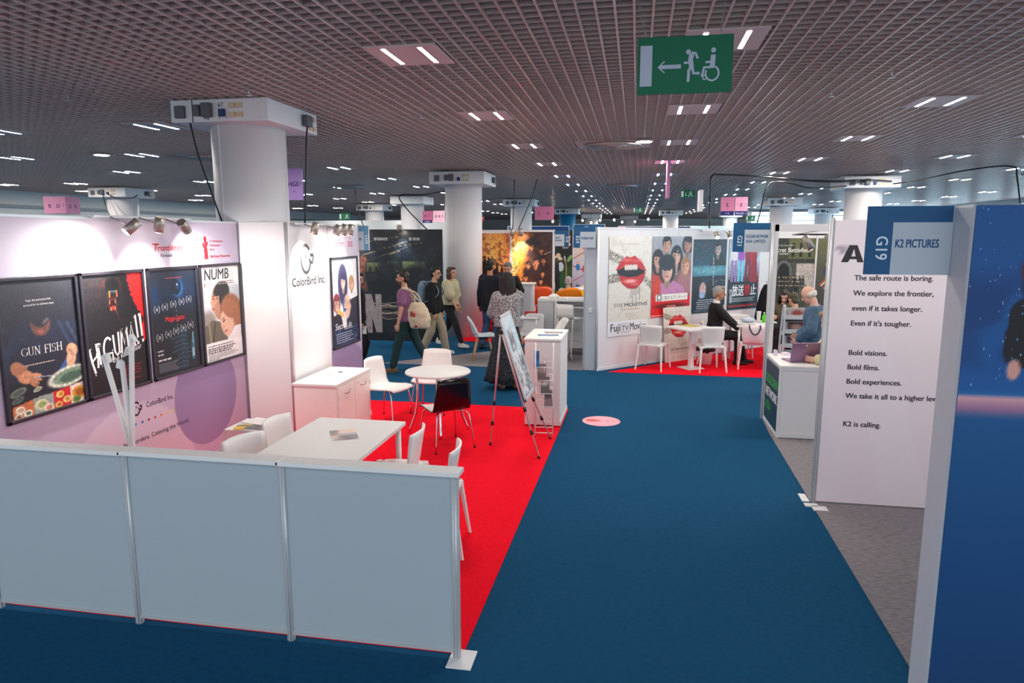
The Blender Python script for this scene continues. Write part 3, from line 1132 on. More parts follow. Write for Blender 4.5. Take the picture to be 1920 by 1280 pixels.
def hand_blob(a, x, y, s, ang, col=(206, 140, 104)):
    ca, sa = math.cos(math.radians(ang)), math.sin(math.radians(ang))
    a.ell(x, y, .07 * s, .05 * s, col, ang=ang)
    for k in range(4):
        u, v = (.08 + .012 * (k % 2)) * s, (-.036 + .024 * k) * s
        a.ell(x + u * ca - v * sa, y + u * sa + v * ca, .05 * s, .014 * s, tuple(c * (1.0 - .05 * k) for c in col), ang=ang + 8 * (k - 1.5))
    a.ell(x - .02 * s * ca, y - .05 * s, .05 * s, .016 * s, tuple(c * .8 for c in col), ang=ang - 50)


PW, PH = .74, 1.06
aw, ah = PW - .03, PH - .03


def art_gunfish():
    a = Art(aw, ah, 110, (34, 34, 42))
    W = a.W
    a.grad([(0, (44, 44, 54)), (.5, (36, 36, 46)), (1, (26, 26, 34))])
    a.blotch((40, 60, 96), 7, .62, 3, .5, mask=sm(.28, .4, a.Y) * (1 - sm(.62, .7, a.Y)))
    a.pol([(.02, .68), (.12, .33), (.24, .28), (.30, .42), (.42, .30), (.56, .34), (.70, .66), (.70, .74), (.02, .74)], (34, 40, 60), .6)
    a.stroke([(.50, .34), (.56, .46), (.62, .56)], .03, (50, 66, 104), .6)
    a.stroke([(.58, .36), (.65, .50)], .03, (64, 80, 116), .6)
    a.ell(.34, .335, .085, .09, (112, 72, 60))
    a.ell(.34, .285, .085, .075, (42, 40, 50))
    a.ell(.385, .32, .035, .012, (150, 140, 140), ang=-35, op=.5)
    a.ell(.335, .395, .026, .012, (150, 80, 72), soft=.4)
    a.ell(.12, .64, .05, .07, (176, 116, 84), ang=-50)
    hand_blob(a, .17, .70, 1.0, 25)
    a.stroke([(.24, .715), (.40, .735)], .008, (150, 160, 170))
    a.pol([(.46, .70), (.60, .56), (.66, .58), (.55, .73)], (54, 84, 140))
    a.ell(.60, .57, .055, .05, (218, 160, 126), ang=40)
    hand_blob(a, .585, .635, .9, 105, (222, 168, 136))
    a.ell(.55, .765, .20, .075, (206, 206, 186), ang=-7)
    a.ell(.56, .762, .165, .055, (120, 140, 118), ang=-7)
    a.ell(.57, .772, .11, .035, (70, 98, 84), ang=-7)
    for k in range(20):
        t = k / 20 * 2 * PI
        a.ell(.55 + .178 * math.cos(t), .765 + .062 * math.sin(t) - .02 * math.cos(t), .007, .010, (238, 238, 224))
    for (x, y, r, c) in ((.10, .80, .055, (110, 120, 110)), (.26, .81, .03, (190, 190, 176)), (.09, .855, .04, (96, 112, 108))):
        a.ell(x, y, r * 1.3, r * .5, c, ang=-14)
        a.ell(x, y, r * .9, r * .3, tuple(v * .7 for v in c), ang=-14)
    a.pol([(.04, .90), (.21, .875), (.21, 1), (.04, 1)], (196, 110, 60))
    a.pol([(.21, .87), (.40, .86), (.40, 1), (.21, 1)], (150, 158, 150))
    a.pol([(.39, .86), (.56, .845), (.56, 1), (.39, 1)], (206, 34, 34))
    a.pol([(.55, .845), (.72, .83), (.72, 1), (.55, 1)], (232, 214, 196))
    for (x, y, r, c, c2) in ((.10, .93, .035, (236, 226, 206), (206, 170, 140)), (.16, .965, .032, (238, 230, 214), (90, 120, 70)), (.08, .975, .03, (226, 214, 196), (150, 90, 60)), (.28, .93, .05, (214, 206, 170), (150, 170, 100)), (.34, .965, .04, (232, 210, 190), (210, 130, 110)), (.45, .89, .032, (240, 208, 120), (200, 120, 40)), (.51, .94, .034, (240, 200, 130), (210, 140, 60)), (.43, .965, .03, (236, 196, 110), (190, 90, 40)), (.63, .91, .06, (216, 140, 40), (160, 84, 24)), (.60, .96, .035, (120, 140, 60), (84, 110, 50))):
        a.ell(x, y, r * 1.15, r * .8, c)
        a.ell(x + .004, y, r * .7, r * .45, c2)
    a.noise(.25, 60, 5)
    a.serif('GUN FISH', W / 2 - .01, .555, .062, (236, 226, 222), width=.36)
    a.text('Fugu: the poisonous fish,', W / 2, .165, .016, (214, 210, 206), align='c')
    a.text('pursued for its ultimate taste.', W / 2, .198, .016, (214, 210, 206), align='c')
    a.lines(.16, .618, .5, 1, .01, .008, (200, 180, 170), 4)
    return a


def art_bear():
    a = Art(aw, ah, 110, (24, 22, 26))
    W = a.W
    a.grad([(0, (36, 32, 36)), (1, (14, 13, 17))])
    a.pol([(.44, 0), (.72, 0), (.72, .55), (.66, .62), (.60, .42), (.52, .33), (.46, .2)], (232, 30, 30))
    for k in range(60):
        t = k / 60
        x = .455 + .06 * t * 3 * t + .02 * math.sin(k * 1.7)
        a.ell(x + .01, .02 + t * .42, .035, .016, (22, 19, 22), ang=20 + 30 * math.sin(k))
    a.blotch((84, 34, 30), 24, .56, 9, .7, mask=np.exp(-(((a.X - .32) / .2) ** 2 + ((a.Y - .1) / .12) ** 2)))
    a.ell(.33, .11, .075, .07, (16, 14, 16))
    for dx in (-.035, .045):
        a.stroke([(.33 + dx, .155), (.33 + dx, .20)], .012, (230, 120, 60))
    a.rect(.30, .15, .37, .165, (70, 90, 100))
    a.ell(.325, .265, .05, .055, (96, 26, 24), soft=.3)
    a.ell(.325, .262, .032, .034, (44, 12, 14), soft=.3)
    a.ell(.325, .292, .028, .016, (176, 60, 48), soft=.4)
    for dx in (-.036, .030):
        a.stroke([(.325 + dx, .225), (.325 + dx * .9, .255)], .008, (226, 160, 120))
        a.stroke([(.325 + dx * .8, .312), (.325 + dx * .8, .290)], .007, (226, 160, 120))
    a.stroke([(.35, .31), (.385, .385)], .004, (150, 60, 48))
    a.noise(.5, 60, 11)
    wt = (240, 238, 236)
    r = random.Random(3)
    base = .70

    def brush(pts, wd):
        q = []
        for p in pts:
            q.append((p[0] + r.uniform(-.004, .004), p[1] + r.uniform(-.006, .006)))
        a.vline(q, wd, wt)
        for _ in range(3):
            p = r.choice(q)
            a.vell(p[0] + r.uniform(-.02, .02), p[1] + r.uniform(-.02, .02), r.uniform(.003, .009), r.uniform(.003, .01), wt, n=9)

    def up(x):
        return -.24 * (x - .05)
    L = [('H', .03), ('i', .125), ('G', .18), ('U', .295), ('M', .375), ('A', .47), ('!', .565), ('!', .625)]
    for ch, x in L:
        y = .755 + up(x)
        h = .20 if ch != 'i' else .14
        if ch == 'H':
            brush([(x, y - .16), (x + .02, y - .05), (x + .045, y + .05)], .022)
            brush([(x + .075, y - .20), (x + .085, y - .1), (x + .08, y)], .02)
            brush([(x + .01, y - .05), (x + .08, y - .10)], .017)
        elif ch == 'i':
            brush([(x, y - .14), (x + .012, y)], .022)
            brush([(x - .01, y - .17), (x + .025, y - .17)], .014)
        elif ch == 'G':
            a.ring(x + .05, y - .09, .05, .10, .02, wt, -300, -50)
            brush([(x + .035, y - .055), (x + .09, y - .06), (x + .09, y)], .018)
        elif ch == 'U':
            brush([(x, y - .18), (x + .005, y - .03), (x + .03, y), (x + .055, y - .03), (x + .055, y - .2)], .02)
        elif ch == 'M':
            brush([(x, y), (x + .01, y - .19), (x + .04, y - .06), (x + .075, y - .21), (x + .085, y)], .021)
        elif ch == 'A':
            brush([(x, y), (x + .035, y - .20), (x + .075, y)], .021)
            brush([(x + .015, y - .06), (x + .06, y - .065)], .015)
        else:
            brush([(x, y - .24), (x + .012, y - .05)], .026 if x > .6 else .022)
            a.vell(x + .014, y - .005, .014, .016, wt, n=10)
    a.text('the Killer Bear', .27, .752, .045, wt, rot=-13, width=.36, bold=.0, shear=.2)
    a.lines(.36, .80, .60, 4, .025, .010, (150, 26, 26), 6, 'c')
    a.lines(.36, .92, .60, 1, .02, .010, (150, 26, 26), 7, 'c')
    return a


def laurel(a, x, y, s, c=(214, 218, 222)):
    a.ring(x - .005 * s, y, .034 * s, .036 * s, .0045 * s, c, 115, 245, 10)
    a.ring(x + .005 * s, y, .034 * s, .036 * s, .0045 * s, c, -65, 65, 10)
    for k in range(3):
        a.vrect(x - (.014 + .004 * (k == 1)) * s, y - .013 * s + k * .011 * s, x + (.014 + .004 * (k == 1)) * s, y - .0085 * s + k * .011 * s, c)


def art_eye():
    a = Art(aw, ah, 110, (20, 24, 36))
    W = a.W
    a.grad([(0, (30, 36, 50)), (.3, (18, 26, 40)), (1, (12, 14, 22))])
    a.ell(.06, .27, .09, .13, (18, 50, 88), soft=.7, op=.9)
    a.ell(.48, .23, .24, .14, (16, 42, 76), soft=.8, op=.9)
    a.ell(.40, .19, .08, .085, (28, 92, 144), soft=.3)
    a.ell(.375, .175, .072, .075, (14, 24, 40), soft=.15)
    a.ell(.40, .17, .03, .035, (10, 50, 90), soft=.2)
    a.ell(.395, .155, .009, .010, (190, 230, 250))
    for k in range(9):
        y = .60 + k * .042
        a.stroke([(.36 - .1 * abs(math.sin(k * 1.3)), y + .02), (.42, y), (.50 - .03 * math.sin(k), y + .012)], .014, (56, 100, 120), .7)
        a.stroke([(.38, y + .015), (.49, y + .025)], .016, (24, 60, 80), .8)
    a.stroke([(.565, .88), (.575, .72)], .05, (50, 110, 130), .9)
    a.stroke([(.575, .73), (.578, .64)], .02, (120, 170, 180), .9)
    a.stroke([(.57, .86), (.572, .80)], .03, (200, 216, 220), .7)
    a.noise(.3, 50, 4)
    for i, x in enumerate((.09, .20, .32, .44, .55)):
        laurel(a, x, .345 + (.02 - .014 * i), 1.0)
    for i, x in enumerate((.10, .22, .33, .44, .55)):
        laurel(a, x, .615 + .01 - .016 * i, 1.05)
    a.text('Magai-gami', W / 2 - .015, .49, .05, (196, 40, 40), align='c', width=.27, bold=.02)
    a.lines(.20, .085, .5, 1, .01, .008, (170, 60, 66), 3, 'c')
    a.lines(.06, .745, .16, 2, .035, .014, (196, 196, 200), 4)
    a.lines(.06, .83, .26, 1, .03, .016, (206, 206, 206), 5)
    a.lines(.06, .87, .34, 8, .011, .005, (120, 130, 140), 6)
    for k in range(5):
        a.vell(W / 2 + .01, .40 + k * .045, .003, .007, (180, 190, 196), n=8)
    return a


def art_numb():
    a = Art(aw, ah, 120, (246, 244, 242))
    W = a.W
    a.rect(.03, .22, W - .02, .80, (220, 222, 226))
    a.ell(.10, .56, .12, .10, (150, 140, 130), soft=.5)
    a.ell(.60, .34, .14, .12, (190, 200, 206), soft=.6)
    a.pol([(.03, .62), (.16, .56), (.34, .60), (.42, .80), (.03, .80)], (104, 96, 78))
    a.stroke([(.10, .60), (.12, .80)], .02, (160, 150, 120))
    a.stroke([(.20, .60), (.16, .78)], .03, (70, 64, 54))
    a.ell(.34, .29, .15, .115, (26, 24, 26), ang=-18)
    a.ell(.27, .36, .11, .145, (208, 152, 122), ang=18)
    a.ell(.30, .47, .09, .10, (190, 134, 106))
    a.ell(.36, .33, .06, .11, (30, 26, 28), ang=10)
    a.ell(.33, .245, .13, .06, (26, 24, 26), ang=-22)
    a.ell(.175, .385, .03, .02, (212, 156, 126))
    a.ell(.19, .45, .022, .012, (176, 84, 80))
    for x in (.20, .265):
        a.ell(x, .315, .022, .007, (34, 24, 22), ang=-12)
        a.ell(x, .345, .018, .007, (50, 34, 30))
    a.ell(.50, .50, .20, .19, (150, 96, 66), ang=25)
    a.ell(.62, .62, .13, .20, (168, 112, 78), ang=-25)
    a.ell(.42, .62, .115, .155, (232, 184, 158), ang=-24)
    a.ell(.49, .47, .16, .10, (164, 104, 70), ang=20)
    a.blotch((190, 130, 90), 26, .6, 6, .5, mask=np.exp(-(((a.X - .55) / .1) ** 2 + ((a.Y - .5) / .14) ** 2)))
    a.ell(.36, .59, .028, .009, (60, 40, 36), ang=-30)
    a.ell(.345, .565, .035, .006, (110, 74, 60), ang=-30)
    a.ell(.345, .655, .018, .022, (216, 160, 136))
    a.ell(.385, .70, .032, .010, (190, 84, 84), ang=-18)
    a.pol([(.40, .80), (.56, .66), (W - .02, .66), (W - .02, .80)], (238, 234, 236))
    a.rect(0, .795, W, 1, (246, 244, 242))
    a.noise(.10, 50, 8)
    dk = (52, 46, 48)
    a.text('NUMB', .07, .145, .115, dk, width=.42, bold=.018, shear=.12)
    a.text('지난', .50, .145, .07, (206, 190, 190), xs=.5)
    a.lines(.30, .165, .62, 2, .022, .014, (160, 150, 150), 9)
    a.vrect(.06, .175, .075, .215, (206, 50, 60))
    a.lines(.09, .18, .2, 3, .013, .005, (206, 110, 116), 2)
    a.lines(.06, .825, .64, 1, .02, .010, (90, 84, 88), 3)
    a.lines(.06, .85, .62, 3, .022, .015, (96, 90, 92), 12)
    a.lines(.06, .92, .64, 3, .016, .007, (110, 104, 108), 13)
    a.lines(.06, .968, .3, 1, .02, .008, (80, 74, 78), 14)
    return a


for art, y0, z0, lab in ((art_gunfish(), 4.035, .985, 'framed dark film poster lettered GUN FISH with plates of food'),
                         (art_bear(), 4.795, .985, 'framed black and red film poster with a roaring bear and white brushed title'),
                         (art_eye(), 5.575, .985, 'framed dark blue film poster with a staring eye and white laurels'),
                         (art_numb(), 6.345, .985, 'framed white film poster lettered NUMB with a couple leaning together')):
    frame_poster(art, lab, (-4.428, y0, z0), PI / 2, PW, PH)

# selfie poster on the lavender panel
a = Art(.83, 1.16, 96, (246, 244, 244))
W = a.W
a.grad([(0, (244, 244, 246)), (1, (232, 228, 226))])
a.ell(.30, .30, .13, .24, (70, 66, 104))
a.face(.31, .27, .095, (240, 202, 186), (60, 56, 92), 'long', look=-.5)
a.face(.54, .30, .085, (236, 190, 166), (196, 150, 96), 'bob', look=-.6)
a.face(.12, .50, .10, (236, 188, 168), (150, 60, 70), 'bob', look=.5)
a.ring(.08, .49, .033, .03, .006, (40, 36, 40))
a.ring(.155, .49, .033, .03, .006, (40, 36, 40))
a.pol([(.0, .64), (.22, .62), (.30, .86), (0, .86)], (44, 40, 50))
a.pol([(.40, .50), (W, .46), (W, .86), (.36, .86)], (40, 38, 54))
a.ell(.40, .56, .09, .14, (234, 196, 176))
a.pol([(.28, .50), (.37, .47), (.38, .60), (.29, .62)], (30, 110, 170))
hand_blob(a, .44, .56, 1.0, 200, (236, 190, 166))
a.ell(.22, .62, .10, .03, (240, 190, 110), ang=30)
a.rect(0, .80, W, 1, (34, 42, 76))
a.blotch((70, 84, 120), 22, .55, 3, .9, mask=(a.Y > .8) * 1.0)
a.noise(.12, 40, 3)
a.text('Secret in', .06, .80, .075, (240, 240, 244), width=.44, shear=.2, bold=.0)
a.lines(.08, .85, .56, 5, .025, .010, (176, 186, 206), 5)
a.lines(.30, .79, .58, 2, .02, .008, (226, 226, 232), 8)
frame_poster(a, 'framed film poster of three laughing women taking a selfie', (-3.818, 8.12, .88), PI / 2, .86, 1.19, fw=.03)

# ================================================================== CHAIRS AND TABLES
def plank_chair(lab, group=None, loc=(0, 0, 0), rz=0.0):
    """folded white plastic chair; sitter faces local +y"""
    t = thing('side_chair', lab, 'chair', loc, rz, group)
    w, d, h = .44, .44, .455
    mb = MB()
    G = []
    for i in range(7):
        v = -d / 2 + d * i / 6
        row = []
        for j in range(9):
            u = -w / 2 + w * j / 8
            e = max(0, abs(u) / (w / 2) - .55) / .45
            f = max(0, abs(v) / (d / 2) - .6) / .4
            row.append((u, v, h - .018 * min(e, f) ** 1.0 * 2.0 - .010 * (1 - (2 * u / w) ** 2)))
        G.append(row)
    mb.sheet(G, -.018)
    for sx in (-1, 1):
        mb.poly([(sx * w / 2, -d / 2, h - .005), (sx * w / 2, -d / 2 + .17, h - .005), (sx * w / 2 * 1.0, -d / 2 + .02, h - .06)], (-sx * .014, 0, 0))
    mb.build('seat', PLASTIC, t)
    mb = MB()
    G = []
    for i in range(8):
        q = i / 7
        z = h - .03 + (.80 - h + .03) * q
        row = []
        for j in range(11):
            s = j / 10 * 2 - 1
            hw = .13 + .065 * min(1, q * 3.0)
            yb = -.155 - .075 * q + .05 * s * s * (.3 + .7 * q)
            row.append((s * hw, yb, z + (.0 if q < .9 else -.01 * s * s)))
        G.append(row)
    mb.sheet(G, .014)
    mb.build('backrest', PLASTIC, t)
    for sx in (-1, 1):
        for sy in (-1, 1):
            a = V((sx * (w / 2 - .02), sy * (d / 2 - .02), h - .012))
            b = V((sx * (w / 2 + .015), sy * (d / 2 + (.05 if sy < 0 else .02)), 0))
            mb = MB()
            r = []
            for p, s in ((a, .028), (a.lerp(b, .12), .023), (b, .0135)):
                r.append([p + V((s * math.cos(k * PI / 3 + .5), s * math.sin(k * PI / 3 + .5), 0)) for k in range(6)])
            mb.rings(r, smooth=False)
            mb.build('leg', PLASTIC, t)
    return t


c0 = plank_chair('white plastic chair nearest the aisle end of the low partition, one leg showing past it', 'white plastic chairs with folded corners', (-1.49, 4.74, 0.006), PI / 2 + .12)


def again(src, lab, loc, rz):
    o = copy_tree(src)
    o.location = loc
    o.rotation_euler = (0, 0, rz)
    o['label'] = lab
    return o


again(c0, 'white plastic chair right of the square white table, further from the partition', (-1.90, 5.12, 0.006), PI / 2 + .05)
again(c0, 'white plastic chair left of the square white table, nearest the low partition', (-2.80, 4.62, 0.006), -PI / 2 - .35)
again(c0, 'white plastic chair left of the square white table, nearest the bird logo cabinet', (-2.82, 5.22, 0.006), -PI / 2 - .10)
again(c0, 'white plastic chair facing away, left of the white pedestal table', (0.34, 12.24, 0.006), -.35)
again(c0, 'white plastic chair facing away in front of the white waste bin', (1.29, 12.24, 0.006), .22)
again(c0, 'white plastic chair with a dark-handled tote on its back', (2.08, 12.62, 0.006), -.12)
again(c0, 'white plastic chair under the grey-haired seated man', (1.42, 13.02, 0.006), -PI / 2)
again(c0, 'white plastic chair at the far side of the cluttered white table', (2.02, 13.86, 0.006), PI)
again(c0, 'white plastic chair behind the silver laptop under the person in the dark jacket', (2.80, 12.42, 0.006), .45)
again(c0, 'white plastic chair under the long-haired woman resting her head on her hand', (2.86, 14.02, 0.006), PI - .2)

# square white table
t = thing('meeting_table', 'square white table with a printed flyer beside the low partition', 'table', (-2.34, 4.86, 0.006))
MB().box((0, 0, .722), (.80, 1.30, .032), bev=.003).build('tabletop', WHITE, t)
for sx in (-1, 1):
    for sy in (-1, 1):
        MB().cyl((sx * .35, sy * .59, 0), (sx * .35, sy * .59, .706), .024, n=16).build('leg', PLASTIC, t)
mb = MB()
mb.box((0, .585, .692), (.66, .02, .03)).box((0, -.585, .692), (.66, .02, .03)).build('apron', PLASTIC, t)


def flyer(lab, loc, rz, w, h, colors, seed=1, name='flyer', dark=False, th=.0012):
    t = thing(name, lab, 'leaflet', loc, rz)
    a = Art(w, h, 24, colors[0])
    r = random.Random(seed)
    for k in range(9):
        a.ell(r.uniform(0, a.W), r.uniform(0, .8), r.uniform(.1, .4), r.uniform(.08, .3), r.choice(colors), soft=.4, op=.8)
    a.lines(.06, .88, a.W * .9, 2, .05, .025, (60, 50, 50), seed)
    o = a.build('printed_sheet', t, (-w / 2, -h / 2, 0), back=th)
    o.rotation_euler = (-PI / 2, 0, 0)
    return t


flyer('printed flyer with pastel faces lying on the square white table', (-2.30, 5.03, .7452), .5, .21, .297, [(236, 226, 224), (226, 180, 160), (190, 190, 206), (120, 110, 116), (240, 214, 190)], 3)
flyer('small card lying on the white two-door cabinet', (-3.56, 7.46, .7190), -.3, .10, .07, [(236, 228, 224), (190, 170, 160), (90, 84, 84)], 5, 'card')
flyer('second small card lying beside the other on the white two-door cabinet', (-3.49, 7.60, .7190), .5, .06, .09, [(120, 110, 110), (190, 180, 176), (60, 56, 60)], 6, 'card')

# two-door cabinet
t = thing('cabinet', 'low white two-door cabinet with chrome handles below the bird logo', 'cabinet', (-3.485, 7.40, 0.006))
MB().box((0, 0, .345), (.50, .98, .67), bev=.002).build('body', PLASTIC, t)
MB().box((0, 0, .695), (.53, 1.01, .028), bev=.003).build('worktop', WHITE, t)
for sy in (-1, 1):
    d = MB().box((.258, sy * .232, .36), (.016, .45, .60), bev=.002).build('door', PLASTIC, t)
    MB().tube(smooth_path([(.266, sy * .23 - .07, .575), (.292, sy * .23 - .04, .567), (.292, sy * .23 + .04, .580), (.266, sy * .23 + .07, .592)], 5), .006, 8).build('handle', CHROME, d)
    mb = MB().box((.272, sy * .445, .55), (.012, .02, .05)).box((.272, sy * .445, .15), (.012, .02, .05))
    mb.build('hinge', PLASTIC, d)
    if sy > 0:
        MB().cyl((.266, .09, .615), (.274, .09, .615), .010, n=12).build('lock', CHROME, d)

# pedestal with brochures in the corner
t = thing('pedestal_cabinet', 'small white pedestal cabinet heaped with brochures below the lavender wall', 'cabinet', (-3.56, 5.80, 0.006))
MB().box((0, 0, .262), (.37, .38, .524), bev=.002).build('body', PLASTIC, t)
MB().box((0, 0, .535), (.39, .40, .022), bev=.002).build('worktop', WHITE, t)
d = MB().box((.19, 0, .27), (.012, .35, .48), bev=.002).build('door', PLASTIC, t)
MB().cyl((.196, .12, .40), (.205, .12, .40), .009, n=10).build('lock', CHROME, d)
for i, (dx, dy, rz, w, h, cols, lab) in enumerate([(-.04, -.06, .3, .21, .28, [(206, 206, 212), (240, 190, 40), (90, 90, 104), (240, 200, 60)], 'brochure with a yellow spot on the small pedestal cabinet'),
                                                    (.09, -.02, -.2, .20, .27, [(120, 124, 122), (90, 96, 96), (160, 160, 158), (70, 76, 80)], 'grey-green brochure on the small pedestal cabinet, nearest the chairs'),
                                                    (.0, .10, 1.3, .20, .27, [(240, 238, 236), (226, 224, 222), (236, 232, 232)], 'white brochure at the back of the small pedestal cabinet')]):
    flyer(lab, (-3.56 + dx, 5.80 + dy, .5535 + .0026 * i), rz, w, h, cols, 10 + i, 'brochure', th=.002)


def shell_chair(lab, loc, rz, back=None, front=None, group='chrome-legged shell chairs around the round table'):
    """one-piece shell on four chrome legs; sitter faces local +y"""
    t = thing('shell_chair', lab, 'chair', loc, rz, group)
    G = []
    prof = [(.24, .425), (.20, .445), (.12, .45), (.02, .44), (-.08, .435), (-.15, .45), (-.195, .50), (-.215, .58), (-.228, .66), (-.238, .74), (-.245, .81)]
    for i, (y, z) in enumerate(prof):
        q = i / (len(prof) - 1)
        hw = .215 + .01 * math.sin(q * PI) - (.03 * max(0, q - .6) / .4)
        row = []
        for j in range(11):
            s = j / 10 * 2 - 1
            lift = .012 * s * s
            fw = .035 * s * s * min(1, max(0, (q - .45) * 4))
            row.append((s * hw, y + fw, z + (lift if q < .5 else 0) - (.015 * s ** 4 if q > .95 else 0)))
        G.append(row)
    mb = MB()
    mb.sheet(G, .014, mi_back=1)
    mb.build('shell', [front or PLASTIC, back or PLASTIC], t)
    for sx in (-1, 1):
        for sy in (-1, 1):
            pts = smooth_path([(sx * .05, sy * .06 - .01, .418), (sx * .15, sy * .13 - .01, .418), (sx * .185, sy * .165 - .01, .40), (sx * .20, sy * .19 - .01, .34), (sx * .235, sy * .235 - .01, .015)], 5)
            g = MB().tube(pts, .0085, 8).build('leg', CHROME, t)
            MB().cyl((sx * .236, sy * .236 - .01, 0), (sx * .2345, sy * .2345 - .01, .02), .011, n=8).build('foot_cap', BLACK, g)
    return t


shell_chair('white shell chair beside the two-door cabinet, facing the round table', (-3.06, 8.06, 0.006), -PI / 2 - .25)
shell_chair('white shell chair behind the round table with its back to the walkway', (-2.66, 8.66, 0.006), PI - .04)
shell_chair('black-backed shell chair with a white seat in front of the round table', (-2.06, 7.18, 0.006), .72, back=mat('gloss_black', (8, 7, 12), .25))

t = thing('round_table', 'round white table on four curved chrome legs', 'table', (-2.30, 7.72, 0.006))
MB().lathe([(.0, .715), (.375, .715), (.39, .722), (.39, .738), (.384, .744), (0, .744)], n=48).build('tabletop', WHITE, t)
MB().tube([(.26 * math.cos(k * PI / 8), .26 * math.sin(k * PI / 8), .70) for k in range(17)], .011, 8).build('rim_tube', CHROME, t)
for k in range(4):
    an = .35 + k * PI / 2
    u = V((math.cos(an), math.sin(an), 0))
    pts = smooth_path([u * .26 + V((0, 0, .712)), u * .245 + V((0, 0, .5)), u * .27 + V((0, 0, .25)), u * .36 + V((0, 0, .0))], 5)
    MB().tube(pts, .016, 10).build('leg', CHROME, t)

# white counter with leaflets
t = thing('counter', 'tall white counter at the corner of the red carpet', 'counter', (-1.10, 8.58, 0.006))
MB().box((0, 0, .54), (.44, .86, 1.05), bev=.003).build('body', WHITE, t)
MB().box((0, 0, 1.085), (.46, .90, .028), bev=.003).build('worktop', WHITE, t)
MB().box((.222, 0, .04), (.012, .86, .05)).build('plinth', PANEL, t)
flyer('thin brown brochure on top of the tall white counter', (-1.03, 8.70, 1.1055), .1, .24, .14, [(120, 104, 100), (90, 80, 84), (150, 130, 120)], 21, 'brochure')
flyer('blue brochure on top of the tall white counter behind the wire rack', (-1.07, 8.45, 1.1055), .15, .26, .14, [(40, 90, 150), (30, 70, 120), (90, 140, 190)], 22, 'brochure')

# wire brochure rack
RACK = mat('white_wire', (230, 226, 226), .35)
t = thing('brochure_rack', 'white wire brochure rack leaning pockets of leaflets in front of the counter', 'rack', (-1.06, 7.92, 0.006), 0.12)
for sx in (-.09, .12):
    pts = [(sx, .08, 0), (sx, .08, .95), (sx, .06, 1.04), (sx, .0, 1.08), (sx, -.06, 1.03), (sx, -.13, .93), (sx, -.16, .86), (sx, -.16, 0.0)]
    pts = [(p[0] * 1.0, p[1] * 1.0, p[2]) for p in pts]
    MB().tube(pts, .0085, 8).build('side_tube', RACK, t)
mb = MB()
for z in (.03, .10):
    mb.tube([(-.09, .08, z), (.12, .08, z)], .006, 6).tube([(-.09, -.16, z), (.12, -.16, z)], .006, 6)
    mb.tube([(-.09, -.16, z), (-.09, .08, z)], .006, 6).tube([(.12, -.16, z), (.12, .08, z)], .006, 6)
mb.build('cross_tube', RACK, t)
for k in range(4):
    z = .86 - k * .15
    y = -.05 - k * .03
    mb = MB()
    for sx in (-.08, .015, .11):
        mb.tube([(sx, y + .06, z), (sx, y - .02, z - .12), (sx, y - .10, z - .11), (sx, y - .12, z - .04)], .004, 6)
    mb.tube([(-.09, y - .12, z - .04), (.12, y - .12, z - .04)], .004, 6)
    mb.tube([(-.09, y + .06, z), (.12, y + .06, z)], .004, 6)
    mb.build('pocket', RACK, t)
for k, (c, lab) in enumerate([([(30, 110, 170), (20, 80, 140)], 'blue leaflet in the top pocket of the wire brochure rack'), ([(110, 92, 96), (150, 130, 130)], 'brown-grey leaflet in the second pocket of the wire brochure rack'),
                              ([(96, 88, 92), (190, 180, 178)], 'grey leaflet in the third pocket of the wire brochure rack'), ([(128, 112, 112), (80, 70, 76)], 'grey-brown leaflet in the bottom pocket of the wire brochure rack')]):
    u = thing('leaflet', lab, 'leaflet', (-1.13 + .045 * k, 7.86 - .030 * k, .79 - .15 * k), .12)
    a = Art(.10 if k else .06, .21, 12, c[0])
    a.ell(.2, .3, .25, .2, c[1], soft=.4)
    o = a.build('printed_sheet', u, (-.03, 0, 0), back=.006)
    o.rotation_euler = (-.35, 0, 0)

# telescopic easel with a framed poster
EZ = mat('easel_alu', (206, 196, 196), .35, metal=.25)
t = thing('easel', 'tripod easel with telescopic legs on the red carpet', 'easel', (0, 0, 0))
apex = V((-1.43, 7.30, 1.30))
for a_, b_ in ((V((-1.45, 7.30, 1.29)), V((-1.57, 7.28, 0.006))), (V((-1.43, 7.26, 1.30)), V((-.96, 6.91, 0.006))), (V((-1.43, 7.34, 1.30)), V((-.93, 7.64, 0.006)))):
    g = MB().tube([a_, a_.lerp(b_, .45), a_.lerp(b_, .451), a_.lerp(b_, .76), a_.lerp(b_, .761), b_ + V((0, 0, .02))], [.013, .013, .0105, .0105, .008, .008], 8).build('leg', EZ, t)
    d = (b_ - a_).normalized()
    mb = MB()
    for f in (.62, .80):
        p = a_.lerp(b_, f)
        mb.cyl(p - d * .025, p + d * .025, .017, n=8)
    mb.cyl(b_, b_ - d * .03, .014, n=8)
    mb.build('leg_clamp', BLACK, g)
MB().box((-1.435, 7.30, 1.30), (.05, .12, .05), bev=.01).build('head', BLACK, t)
u = thing('framed_poster', 'pale blue framed poster with two robed figures leaning on the tripod easel', 'poster', (-1.125, 7.0, .585))
u.rotation_euler = (-.307, 0, PI / 2)
bw, bh = .60, .96
a = Art(bw - .05, bh - .07, 70, (206, 222, 228))
W = a.W
a.grad([(0, (226, 236, 240)), (.25, (176, 210, 222)), (.5, (206, 216, 222)), (1, (170, 176, 190))])
a.ell(.20, .32, .07, .16, (110, 104, 110), soft=.3)
a.ell(.20, .24, .03, .04, (176, 150, 136), soft=.3)
a.ell(.34, .30, .06, .15, (130, 116, 116), soft=.3)
a.ell(.34, .22, .03, .04, (196, 160, 144), soft=.3)
a.pol([(.05, .46), (.30, .42), (.34, 1), (.12, 1)], (226, 224, 226))
a.pol([(.36, .50), (.60, .56), (.62, .95), (.40, .86)], (120, 122, 128))
